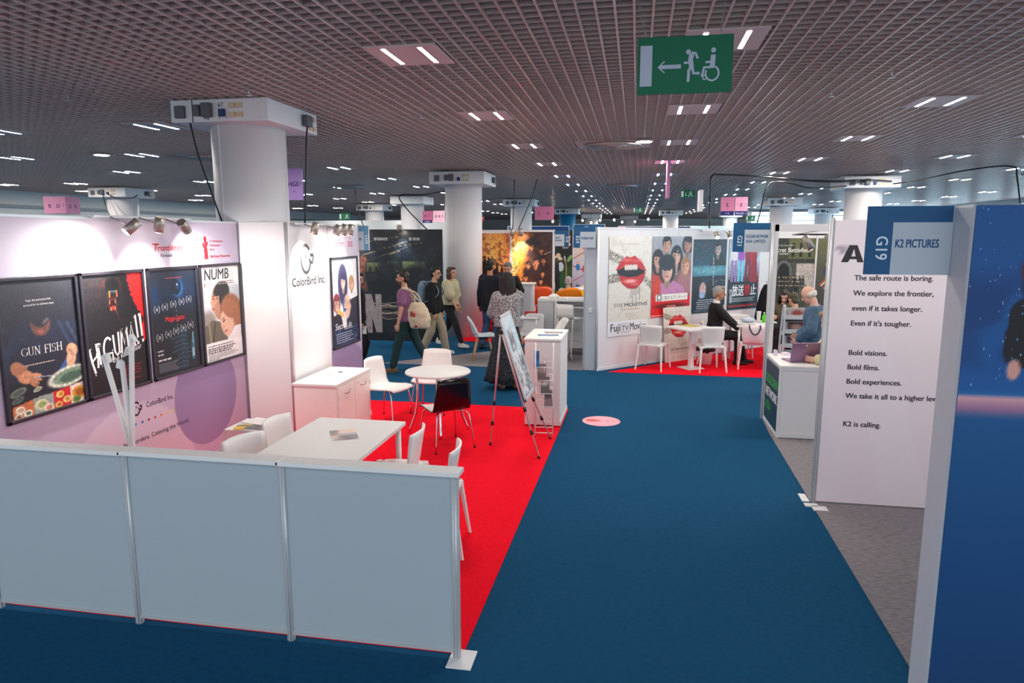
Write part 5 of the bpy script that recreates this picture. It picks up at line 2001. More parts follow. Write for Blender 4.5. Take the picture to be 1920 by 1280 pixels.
# pedestal table, cluttered table
t = thing('pedestal_table', 'white pedestal table with a yellow folder in the diagonal-wall booth', 'table', (1.00, 12.36, 0.006), .62)
MB().box((0, 0, .725), (.66, .66, .03), bev=.003).build('tabletop', WHITE, t)
MB().box((0, 0, .36), (.075, .075, .70), bev=.004).build('column', PLASTIC, t)
MB().box((0, 0, .007), (.34, .34, .014), bev=.003).build('base_plate', PLASTIC, t)
flyer('yellow folder lying on the white pedestal table', (.96, 12.52, .7472), .7, .24, .3, [(206, 190, 60), (226, 210, 90), (180, 170, 60)], 31, 'folder', th=.004)
t = thing('meeting_table', 'cluttered white table with a bottle and papers in the diagonal-wall booth', 'table', (2.20, 13.18, 0.006), .1)
MB().box((0, 0, .722), (.86, .80, .032), bev=.003).build('tabletop', WHITE, t)
for sx in (-1, 1):
    for sy in (-1, 1):
        MB().cyl((sx * .37, sy * .34, 0), (sx * .37, sy * .34, .706), .024, n=14).build('leg', PLASTIC, t)
MB().box((0, 0, .69), (.70, .66, .03)).build('apron', PLASTIC, t)
flyer('dark printed brochure near the front edge of the cluttered table', (1.98, 12.92, .7452), .1, .36, .20, [(206, 196, 200), (90, 50, 60), (50, 40, 50)], 33, 'brochure')
flyer('white papers on the cluttered table beside the bottle', (2.36, 12.98, .7452), .5, .21, .28, [(236, 234, 236), (206, 196, 200)], 34, 'papers')
t = thing('cup', 'tall white paper cup on the cluttered table', 'cup', (2.27, 13.28, .7452))
MB().lathe([(0, 0), (.032, 0), (.042, .20), (.044, .205), (.038, .205), (.03, .01), (0, .01)], n=20).build('cup_body', PLASTIC, t)
t = thing('bottle', 'small green bottle beside the tall white paper cup', 'bottle', (2.37, 13.30, .7452))
MB().lathe([(0, 0), (.036, 0), (.038, .02), (.038, .10), (.026, .135), (.014, .15), (.014, .165), (0, .165)], n=20).build('bottle_body', mat('green_plastic', (90, 200, 40), .25), t)
MB().lathe([(0, .166), (.016, .166), (.016, .185), (0, .185)], n=16).build('cap', PLASTIC, t)
t = thing('plastic_bag', 'crumpled clear plastic wrapping on the cluttered table', 'wrapping', (2.06, 13.26, .7452))
mb = MB().ell((0, 0, .045), (.12, .09, .05), seg=14).ell((.07, .02, .04), (.08, .07, .042), seg=12)
for v in mb.bm.verts:
    v.co += V((mnoise.noise(v.co * 30), mnoise.noise(v.co * 30 + V((5, 0, 0))), abs(mnoise.noise(v.co * 30 + V((0, 5, 0)))))) * .02
    v.co.z = max(v.co.z, .001)
mb.build('wrapping', mat('clear_wrap', (196, 206, 222), .15, coat=.5), t)
# waste bin with liner
t = thing('waste_bin', 'white waste bin with a black liner on the red carpet behind the front chair', 'bin', (1.30, 12.86, 0.006))
MB().lathe([(0, 0), (.105, 0), (.135, .27), (.14, .275), (.128, .275), (.1, .01), (0, .01)], n=24).build('bin_body', PLASTIC, t)
mb = MB().lathe([(.125, .22), (.143, .265), (.16, .29), (.165, .25), (.17, .29), (.13, .33), (.06, .30), (0, .29)], n=24)
for v in mb.bm.verts:
    v.co += V((mnoise.noise(v.co * 20), mnoise.noise(v.co * 20 + V((9, 0, 0))), mnoise.noise(v.co * 25))) * .035
mb.build('liner', mat('black_liner', (30, 28, 30), .4), t)
# tote over the chair back
t = thing('tote_bag', 'white tote bag with dark handles hung on the chair by the cluttered table', 'bag', (2.05, 12.35, 0.006))
TB = mat('tote_fabric', (226, 206, 210), .8)
mb = MB()
G = [[(-.19 + .38 * j / 6, -.02 - .05 * math.sin(PI * j / 6) * math.sin(PI * i / 6), .78 - .32 * i / 6) for j in range(7)] for i in range(7)]
mb.sheet(G, .01)
mb.build('bag_body', TB, t)
MB().tube(smooth_path([(-.09, -.035, .80), (-.085, -.075, .74), (-.045, -.10, .665), (.0, -.105, .645), (.045, -.10, .665), (.085, -.075, .74), (.09, -.035, .80)], 5), .012, 8).build('handle', mat('navy_strap', (34, 34, 52), .7), t)
# dark coat hanging by the wall
t = thing('hanging_coat', 'black coat hanging at the far end of the diagonal wall', 'coat', (2.62, 14.62, 0))
mb = MB()
G = []
for i in range(9):
    q = i / 8
    w = .05 + .20 * q ** .6
    G.append([V((w * math.cos(k * 2 * PI / 14), (.04 + .05 * q) * math.sin(k * 2 * PI / 14) * (1 + .25 * math.sin(k * 2.3)), 1.36 - 1.0 * q)) for k in range(14)])
mb.rings(G)
mb.build('coat_body', mat('black_wool', (16, 16, 20), .9), t)
MB().tube([(0, 0, 1.36), (0, .05, 1.42), (0, .12, 1.42)], .01, 6).build('hook', ALU, t)
# tall leaflet stand in the booth
t = thing('brochure_rack', 'grey four-tier leaflet stand left of the man in denim', 'rack', (2.34, 10.6, 0.006), .05)
GR = mat('rack_grey', (206, 208, 212), .4)
for sx in (-.19, .19):
    MB().tube(smooth_path([(sx, -.10, 0), (sx, -.10, 1.20), (sx, -.06, 1.30), (sx, .0, 1.26), (sx, .10, .7), (sx, .14, 0)], 4), .014, 8).build('side_tube', GR, t)
for k in range(4):
    z = .50 + k * .21
    mb = MB().box((0, -.05, z), (.36, .10, .012)).box((0, -.10, z + .03), (.36, .006, .06)).box((0, .0, z + .08), (.36, .006, .16))
    mb.build('shelf', GR, t)
for k, (c, lab) in enumerate([([(210, 206, 206), (150, 140, 140)], 'pale leaflet on the lowest tier of the grey leaflet stand'), ([(70, 70, 78), (150, 100, 90)], 'dark leaflet on the second tier of the grey leaflet stand'), ([(90, 60, 60), (160, 130, 120)], 'reddish leaflet on the third tier of the grey leaflet stand'), ([(190, 180, 180), (150, 70, 60)], 'pale leaflet with red on the top tier of the grey leaflet stand')]):
    u = thing('leaflet', lab, 'leaflet', (2.22, 10.56, .515 + k * .21), .05)
    a = Art(.24, .15, 16, c[0])
    a.ell(.8, .5, .5, .3, c[1], soft=.5)
    a.build('printed_sheet', u, (0, 0, 0), back=.01)

# floor sticker
t = thing('floor_sticker', 'round pink floor sticker on the blue aisle carpet', 'sticker', (-0.39, 8.54, .0005))
a = Art(.49, .49, bg=(244, 176, 190))
a.vec = []
a.vell(.5, .5, .5, .5, (150, 40, 70), n=48)
a.vell(.5, .5, .487, .487, (246, 170, 186), n=48)
a.vell(.26, .47, .16, .14, (226, 80, 74), ang=0)
a.vpoly([(.38, .38), (.50, .46), (.50, .52), (.38, .58)], (226, 80, 74))
a.lines(.62, .36, .74, 5, .05, .025, (206, 96, 100), 3)
a.lines(.77, .34, .86, 8, .035, .015, (206, 96, 110), 4)
o = a.build('sticker_print', t, (-.245, -.245, 0), back=0)
o.rotation_euler = (-PI / 2, 0, 0)

# ================================================================== DARK BANNER WALL
t = thing('banner_wall', 'dark film banner wall with a weathered letter N wrapped in wires', 'banner', (-6.20, 14.50, 0))
bw = 2.02
MB().box((bw / 2, .03, 1.24), (bw, .05, 2.48)).build('panel', BLACK, t)
a = Art(bw, 2.47, 130, (10, 14, 20))
W = a.W
a.grad([(0, (12, 16, 22)), (.15, (18, 26, 36)), (.5, (16, 20, 26)), (1, (8, 12, 18))])
for (x0, y0, x1, y1, wd) in ((.08, .22, .20, .19, .010), (.33, .215, .42, .185, .012), (.36, .14, .50, .10, .006), (.04, .12, .42, .06, .004), (.2, .17, .66, .11, .003), (.1, .28, .5, .15, .003)):
    a.stroke([(x0, y0), (x1, y1)], wd, (150, 130, 100), .8)
for (x0, y0, x1, y1) in ((.11, .29, .25, .37), (.31, .28, .41, .35), (.45, .275, .66, .345)):
    a.rect(x0, y0, x1, y1, (110, 116, 70), .8)
    a.rect(x0 + .02, y0 + .03, x1 - .02, y1, (60, 66, 44), .6)
for k, x in enumerate((.14, .20, .24)):
    a.ell(x, .37, .016, .045, (24, 26, 18))
a.ell(.34, .42, .13, .14, (12, 14, 18), soft=.3)
a.ell(.58, .42, .13, .10, (10, 12, 16), soft=.3)
a.pol([(.0, .44), (.06, .22), (.11, .25), (.09, .42), (.12, .55), (.0, .58)], (110, 66, 50))
a.blotch((186, 104, 72), 22, .54, 4, .8, mask=np.exp(-(((a.X - .05) / .06) ** 2 + ((a.Y - .36) / .13) ** 2)))
a.blotch((40, 46, 52), 10, .6, 6, .6)
a.noise(.3, 60, 3)
r = random.Random(6)
for k in range(15):
    y = .655 + k * .010 + r.uniform(-.006, .006)
    a.vline([(.0, y + r.uniform(-.03, .03)), (.1, y - .008), (.2, y), (.30, y + r.uniform(-.03, .03)), (.40, y + r.uniform(-.03, .03))], .004, r.choice([(190, 170, 150), (130, 110, 96), (206, 196, 186), (90, 80, 76)]))
nx = .085
for q in ([(nx, .575), (nx + .06, .575), (nx + .063, .93), (nx + .003, .93)], [(nx + .098, .575), (nx + .155, .575), (nx + .158, .925), (nx + .10, .925)], [(nx, .575), (nx + .06, .575), (nx + .158, .925), (nx + .10, .925)]):
    a.vpoly(q, (166, 150, 148))
for k in range(70):
    b = r.choice([(nx + .005, .05), (nx + .102, .05)])
    a.vell(b[0] + r.uniform(0, b[1]), r.uniform(.585, .915), r.uniform(.002, .009), r.uniform(.003, .014), r.choice([(146, 122, 114), (180, 168, 166), (156, 134, 128), (140, 122, 120)]), n=8)
a.text('KIM SHIN-ROCK', .25, .092, .026, (196, 196, 196), width=.125, align='c', bold=.02)
a.text('LEE  GO SEO', .565, .092, .026, (196, 196, 196), width=.10, align='c', bold=.02)
a.build('banner_print', t, (0, .004, 0), back=.003)
for x, lab in ((.20, 'silver spotlight clipped over the left end of the dark banner'), (1.12, 'lit spotlight clipped over the middle of the dark banner')):
    s = thing('spotlight', lab, 'spotlight', (-6.20 + x, 14.5, 2.50))
    MB().tube([(0, .03, 0), (0, -.02, .06), (0, -.15, .05)], .008, 6).build('clamp_arm', ALU, s)
    spot_head(s, (0, -.2, .0), (0, .35, -1), r=.05, L=.15, power=26, ang=75, col=(.75, .9, 1), stem=(0, -.15, .05))

flag_sign('pale blue flag sign seen beyond the selfie poster', (-3.69, 9.13, 2.14), .22, .34, 'D26', ['BUREAU'], left=False, txtw=.9, col=(96, 156, 186))

# ================================================================== FIERY BANNERS
t = thing('banner_wall', 'orange fiery film banner of soldiers climbing a slope beside the second column', 'banner', (-4.02, 16.22, 0))
MB().box((.51, .03, 1.24), (1.02, .05, 2.48)).build('panel', PANEL, t)
a = Art(1.0, 2.38, 90, (150, 60, 30))
W = a.W
a.grad([(0, (170, 60, 36)), (.3, (206, 100, 40)), (.6, (180, 40, 40)), (1, (120, 20, 30))])
a.ell(.25, .20, .12, .22, (255, 226, 130), soft=.8, op=.95)
a.ell(.30, .10, .08, .14, (240, 170, 70), soft=.8, op=.8)
a.blotch((110, 30, 24), 16, .58, 8, .6)
a.blotch((240, 130, 50), 22, .66, 3, .5)
a.pol([(.0, .20), (.12, .26), (.30, .38), (W, .46), (W, .56), (.20, .46), (0, .34)], (56, 22, 22))
for k, x in enumerate((.10, .13, .165, .20, .24, .29, .34, .39)):
    y = .20 + .30 * x + .03 * (k > 4)
    a.ell(x, y + .045, .013, .042, (34, 12, 14))
    a.ell(x, y - .008, .010, .013, (34, 12, 14))
    a.stroke([(x - .012, y + .1), (x - .014, y + .04)], .008, (34, 12, 14))
a.noise(.25, 60, 3)
a.build('banner_print', t, (.02, .004, .02), back=.003)
t = thing('banner_wall', 'brown and orange film banner of stern faces under a broad black hat', 'banner', (-2.98, 16.22, 0))
MB().box((.51, .03, 1.24), (1.02, .05, 2.48)).build('panel', PANEL, t)
MB().box((1.04, .0, 1.24), (.05, .06, 2.48)).build('post', PANEL, t)
a = Art(1.0, 2.40, 110, (130, 66, 34))
W = a.W
a.grad([(0, (250, 206, 130)), (.10, (240, 190, 110)), (.2, (236, 140, 50)), (.42, (120, 62, 36)), (.55, (70, 42, 34)), (1, (74, 44, 36))], axis='x', y0=0, y1=W)
a.blotch((236, 130, 40), 10, .55, 4, .6, mask=1 - sm(.15, .3, a.X))
a.blotch((60, 34, 30), 8, .55, 9, .6, mask=sm(.12, .25, a.X))
a.ell(.22, .105, .085, .032, (30, 24, 26), ang=4)
a.ell(.215, .08, .04, .035, (30, 24, 26))
for (x, y, s, tn) in ((.208, .142, .034, .75), (.30, .185, .032, .9), (.25, .30, .052, 1.0), (.324, .275, .038, .9), (.17, .325, .036, .85), (.146, .455, .036, 1.0), (.316, .41, .030, .95), (.30, .485, .030, .95), (.25, .53, .030, .85), (.26, .60, .036, .8)):
    a.ell(x, y + s * 1.9, s * 1.4, s * 1.4, (54, 28, 26), soft=.4)
    a.face(x, y, s, (222, 140, 92), (40, 24, 22), 'short', smile=False, tone=tn)
a.blotch((30, 20, 22), 26, .6, 12, .45)
a.stroke([(.33, .22), (.40, .19)], .005, (206, 196, 180))
a.ell(.34, .56, .08, .03, (206, 100, 44), soft=.8, op=.7)
a.rect(0, .74, W, 1, (186, 26, 26), .85)
a.blotch((226, 60, 40), 16, .6, 5, .7, mask=(a.Y > .7) * 1.0)
a.noise(.35, 50, 4)
a.text('檄', .175, .63, .045, (240, 216, 190), bold=.03)
a.text('火', .175, .685, .045, (240, 216, 190), bold=.03)
a.text('BLADES', .225, .70, .028, (236, 170, 130), width=.14, bold=.02)
a.text('OF THE', .225, .74, .028, (236, 170, 130), width=.14, bold=.02)
a.build('banner_print', t, (.02, .003, .03), back=.003)
s = thing('spotlight', 'pair of small spotlights clipped over the fiery banners', 'spotlight', (-2.75, 16.2, 2.50))
MB().box((0, -.06, -.02), (.5, .02, .02)).box((0, 0, -.018), (.03, .13, .02)).build('rail', ALU, s)
spot_head(s, (-.14, -.22, -.08), (0, .3, -1), r=.05, L=.16, power=0, lit=False, stem=(-.14, -.06, -.02))
spot_head(s, (.06, -.22, -.08), (0, .38, -1), r=.05, L=.16, power=70, ang=85, stem=(.06, -.06, -.02))
MB().box((-1.92, 16.15, 1.16), (.05, .05, .14)).build('wall_socket', PANEL)
tag(bpy.data.objects['wall_socket'], 'small white wall socket on the edge post of the fiery banners', 'socket')

# ================================================================== GREEN POSTER AND COMIC POSTER WALLS
t = thing('banner_wall', 'film banner of a gardener in a straw hat lettered APPLAUSE', 'banner', (-2.08, 17.6, 0))
MB().box((.23, .03, 1.24), (.46, .05, 2.48)).build('panel', BLACK, t)
a = Art(.45, 2.40, 60, (20, 26, 20))
W = a.W
a.grad([(0, (18, 20, 20)), (.25, (20, 30, 22)), (.5, (40, 80, 40)), (1, (60, 100, 50))])
a.blotch((70, 120, 56), 20, .52, 5, .8, mask=sm(.3, .5, a.Y))
a.ell(.04, .275, .045, .022, (226, 196, 160), ang=20)
a.ell(.038, .25, .026, .026, (220, 190, 160))
a.ell(.022, .30, .018, .026, (96, 62, 44))
a.ell(.065, .37, .032, .05, (214, 216, 226))
a.pol([(.0, .34), (.045, .34), (.06, .62), (.0, .62)], (34, 36, 44))
a.stroke([(.13, .56), (.125, .36), (.11, .29)], .010, (190, 150, 90))
a.stroke([(.11, .30), (.105, .26)], .016, (200, 190, 200))
a.ell(.16, .28, .018, .045, (130, 170, 90), ang=35)
a.noise(.3, 50, 3)
pk = (246, 216, 226)
a.text('THE', .165, .07, .028, pk, align='r', bold=.04)
a.text('SET', .165, .108, .028, pk, align='r', bold=.04)
a.text('APPLAUSE', .168, .146, .030, pk, width=.16, align='r', bold=.04)
a.lines(.08, .158, .165, 2, .011, .006, (200, 206, 200), 3)
a.build('banner_print', t, (.005, .004, .04), back=.003)
flag_sign('small blue and grey flag sign in front of the gardener banner', (-1.58, 16.19, 2.10), .34, .36, 'E18', ['PRODUCTS', 'FROM EUROPE'], left=False, txtw=.8)
t = thing('banner_wall', 'lilac comic-strip banner of running figures behind the bar counter', 'banner', (-1.61, 17.6, 0))
MB().box((.3, .03, 1.24), (.62, .05, 2.48)).build('panel', PANEL, t)
a = Art(.60, 2.40, 60, (206, 196, 226))
W = a.W
a.grad([(0, (226, 206, 180)), (.5, (206, 196, 224)), (1, (176, 160, 216))])
for y in (.12, .36, .58):
    a.stroke([(0, y), (W, y + .10)], .012, (170, 70, 66))
    a.stroke([(0, y + .16), (W, y + .02)], .010, (190, 110, 90))
    for k in range(3):
        a.ell(.05 + .07 * k, y + .01 + .02 * k, .022, .04, [(40, 120, 190), (206, 60, 60), (80, 150, 206)][k])
        a.ell(.05 + .07 * k, y - .035 + .02 * k, .014, .016, (226, 170, 140))
a.noise(.15, 40, 3)
a.build('banner_print', t, (.01, .004, .04), back=.003)

# ================================================================== BAR COUNTER AREA
t = thing('bar_counter', 'long grey-white bar counter in front of the fiery banners', 'counter', (-1.92, 13.45, 0.006))
MB().box((.16, .25, .54), (.32, .50, 1.06), bev=.003).build('side_cabinet', mat('counter_grey', (190, 194, 198), .5), t)
MB().box((.55, .25, 1.075), (1.10, .52, .05), bev=.004).build('worktop', WHITE, t)
MB().box((.36, .02, .54), (.05, .04, 1.06)).build('front_post', WHITE, t)
MB().box((.70, .44, .54), (.72, .03, .98)).build('back_panel', WHITE, t)
MB().box((.72, .22, .93), (.68, .40, .02)).build('shelf', WHITE, t)
t = thing('cabinet', 'white two-door cabinet under the bar counter beside the grey wall edge', 'cabinet', (-1.10, 14.25, 0.006))
MB().box((0, 0, .47), (.42, .40, .92), bev=.003).build('body', PANEL, t)
for sx in (-1, 1):
    d = MB().box((sx * .10, -.207, .50), (.19, .014, .80), bev=.002).build('door', WHITE, t)
    MB().ell((sx * .025, -.222, .52), (.012, .010, .012), seg=10).build('knob', BLACK, d)
t = thing('bar_stool', 'white high-backed bar stool at the bar counter', 'stool', (-1.24, 13.15, 0.006), -.5)
G = []
prof = [(.18, .76), (.10, .775), (0, .77), (-.10, .768), (-.165, .79), (-.19, .86), (-.20, .95), (-.205, 1.04)]
for i, (y, z) in enumerate(prof):
    G.append([(s / 4 * .2, y + .02 * (s / 4) ** 2 * (i > 4), z) for s in range(-4, 5)])
MB().sheet(G, .016).build('seat_shell', PLASTIC, t)
for sx in (-1, 1):
    mb = MB().tube(smooth_path([(sx * .17, .17, .76), (sx * .18, .20, .40), (sx * .19, .22, .012), (sx * .19, -.2, .012), (sx * .18, -.19, .40), (sx * .17, -.16, .76)], 4), .012, 8)
    mb.build('sled_leg', PLASTIC, t)
MB().tube([(-.18, .2, .28), (.18, .2, .28)], .011, 8).build('footrest', PLASTIC, t)
t = thing('paper_bowl', 'white napkin heap on the left end of the bar counter', 'bowl', (-1.62, 13.66, 1.106))
mb = MB().lathe([(0, 0), (.10, 0), (.12, .03), (.07, .065), (.03, .08), (0, .08)], n=18)
for v in mb.bm.verts:
    v.co += V((mnoise.noise(v.co * 22), mnoise.noise(v.co * 22 + V((9, 0, 0))), 0)) * .015
mb.build('napkins', PLASTIC, t)
flyer('blue leaflet lying on the bar counter', (-1.18, 13.66, 1.1075), .2, .3, .14, [(60, 90, 140), (200, 206, 214), (40, 60, 100)], 41, 'leaflet')
flyer('dark leaflet lying on the bar counter left of the blue one', (-1.42, 13.60, 1.1075), -.2, .12, .10, [(40, 44, 54), (90, 96, 106)], 42, 'leaflet')


def scoop_chair(lab, loc, rz, m, wood=True):
    t = thing('scoop_chair', lab, 'chair', loc, rz)
    G = []
    prof = [(.22, .445), (.14, .46), (.04, .452), (-.06, .445), (-.14, .455), (-.185, .50), (-.21, .57), (-.235, .66), (-.265, .76), (-.285, .83)]
    for i, (y, z) in enumerate(prof):
        q = i / (len(prof) - 1)
        hw = .225 - .07 * max(0, q - .45) - .02 * (i == 0)
        row = []
        for j in range(13):
            s = j / 12 * 2 - 1
            row.append((s * hw, y + .09 * s * s * math.sin(min(1, max(0, q - .3) * 1.5) * PI) * .9, z + .03 * s * s * (q < .6) + (-.03 * s ** 4 if i == len(prof) - 1 else 0)))
        G.append(row)
    MB().sheet(G, .014).build('shell', m, t)
    MB().box((0, .01, .462), (.34, .34, .03), bev=.012).build('cushion', m, t)
    for sx in (-1, 1):
        for sy in (-1, 1):
            MB().tube([(sx * .11, sy * .10, .435), (sx * .20, sy * .21, 0)], [.021, .013], 10).build('leg', WOOD if wood else ALU, t)
    mb = MB().bar((-.13, -.12, .40), (.13, .12, .40), .02, .02).bar((-.13, .12, .40), (.13, -.12, .40), .02, .02)
    mb.build('leg_brace', BLACK, t)
    return t


PALEBLUE = mat('pale_blue_shell', (206, 222, 232), .35)
scoop_chair('pale scoop chair on beech legs standing alone in the walkway', (-2.84, 12.58, 0.006), -PI / 2 + .25, PALEBLUE)
scoop_chair('grey-white scoop chair half hidden behind the patterned skirt', (-1.97, 12.95, 0.006), PI - .1, mat('grey_shell', (190, 192, 196), .4))
scoop_chair('white scoop chair seen from its side beside the tall white counter', (-1.53, 12.50, 0.006), 2.0, PLASTIC)
t = thing('side_table', 'small white table behind the patterned blouse with a red box', 'table', (-2.12, 13.35, 0.006))
MB().box((0, 0, .735), (.50, .40, .03), bev=.003).build('tabletop', WHITE, t)
for sx in (-1, 1):
    for sy in (-1, 1):
        MB().cyl((sx * .22, sy * .17, 0), (sx * .22, sy * .17, .72), .018, n=10).build('leg', PLASTIC, t)
t = thing('box', 'red box on the small white table', 'box', (-2.06, 13.36, .7565))
MB().box((0, 0, .05), (.20, .14, .10), bev=.004).build('carton', mat('red_card', (170, 34, 40), .5), t)
t = thing('display_plinth', 'white framed display plinth in front of the fiery banners', 'plinth', (-2.44, 15.2, 0.017))
MB().box((0, 0, .63), (.36, .34, 1.24), bev=.004).build('body', PANEL, t)
MB().box((0, 0, 1.265), (.42, .40, .03), bev=.004).build('worktop', WHITE, t)
MB().box((.0, -.172, .72), (.28, .008, .90)).build('inset', GREYPANEL, t)
ORG = mat('orange_shell', (250, 140, 20), .35)
YEL = mat('yellow_shell', (250, 190, 20), .35)
REDO = mat('red_orange_shell', (236, 90, 40), .35)


def tub_chair(lab, loc, rz, m):
    t = thing('tub_chair', lab, 'chair', loc, rz)
    G = []
    for i in range(7):
        q = i / 6
        row = []
        for j in range(17):
            an = -2.2 + 4.4 * j / 16
            rr = .20 + .12 * q ** .7
            row.append((rr * math.sin(an), -rr * math.cos(an) * .95, .79 + (.05 + .36 * math.cos(an * .5) ** 2) * q))
        G.append(row)
    mb = MB().sheet(G, -.014)
    mb.build('shell', m, t)
    MB().lathe([(0, .775), (.20, .78), (.215, .795), (0, .805)], n=24).build('seat', m, t)
    for sx in (-1, 1):
        for sy in (-1, 1):
            MB().tube([(sx * .12, sy * .12, .78), (sx * .24, sy * .24, 0)], .011, 8).build('leg', ALU, t)
    return t


tub_chair('orange tub chair behind the bar counter with its back turned', (-1.52, 15.50, 0), .4, ORG)
tub_chair('yellow-orange tub chair right of the orange one behind the bar counter', (-.86, 15.66, 0), -.3, YEL)
tub_chair('red-orange tub chair left of the orange one behind the bar counter', (-2.22, 15.72, 0), .5, REDO)
tub_chair('bright yellow tub chair at the far side of the small round white table', (-1.05, 16.85, 0), PI, YEL)
t = thing('round_table', 'white round table among the orange chairs', 'table', (-1.10, 16.25, 0))
MB().lathe([(0, 1.09), (.40, 1.09), (.41, 1.105), (.40, 1.12), (0, 1.12)], n=36).build('tabletop', WHITE, t)
MB().cyl((0, 0, 0), (0, 0, 1.09), .03).build('column', ALU, t)
MB().lathe([(0, 0), (.24, 0), (.24, .012), (.03, .03), (0, .03)], n=30).build('base', ALU, t)

# ================================================================== PEOPLE
SKIN = mat('skin', (208, 156, 128), .55)
SKIN2 = mat('tan_skin', (186, 130, 100), .55)
SKIN3 = mat('pale_skin', (222, 172, 150), .55)
EYE = mat('eye_dark', (30, 22, 20), .3)
LIP = mat('lip', (168, 84, 78), .5)


def remesh(mb, voxel, name, smooth=4):
    me = mb.mesh('tmp')
    o = bpy.data.objects.new('tmp', me)
    m = o.modifiers.new('r', 'REMESH')
    m.mode = 'VOXEL'
    m.voxel_size = voxel
    m.use_smooth_shade = True
    s = o.modifiers.new('s', 'SMOOTH')
    s.factor = .5
    s.iterations = smooth
    out = bench(o)
    out.name = name
    bpy.data.objects.remove(o)
    bpy.data.meshes.remove(me)
    return out


def capsule(mb, a, b, ra, rb):
    """tapered limb with round ends"""
    a, b = V(a), V(b)
    d = (b - a)
    if d.length < 1e-5:
        mb.ell(a, (ra, ra, ra), seg=12)
        return
    d.normalize()
    ref = V((0, 0, 1)) if abs(d.z) < .9 else V((1, 0, 0))
    u = d.cross(ref).normalized()
    w = d.cross(u)
    rings = []
    for an in (-80, -50, -20, 0):
        t = math.radians(an)
        rings.append((a + d * ra * math.sin(t), ra * math.cos(t)))
    for an in (0, 20, 50, 80):
        t = math.radians(an)
        rings.append((b + d * rb * math.sin(t), rb * math.cos(t)))
    mb.rings([[c + (u * math.cos(2 * PI * k / 12) + w * math.sin(2 * PI * k / 12)) * r for k in range(12)] for c, r in rings])


def loft(mb, secs, n=20):
    mb.rings([[V(c) + V(ax) * math.cos(2 * PI * k / n) + V(ay) * math.sin(2 * PI * k / n) for k in range(n)] for c, ax, ay in secs])


def ik(a, c, la, lb, pole):
    a, c, pole = V(a), V(c), V(pole)
    d = c - a
    L = min(d.length, (la + lb) * .998)
    d = d.normalized()
    x = (la * la - lb * lb + L * L) / (2 * L)
    h = math.sqrt(max(0, la * la - x * x))
    p = (pole - d * pole.dot(d)).normalized()
    return a + d * x + p * h, a + d * L


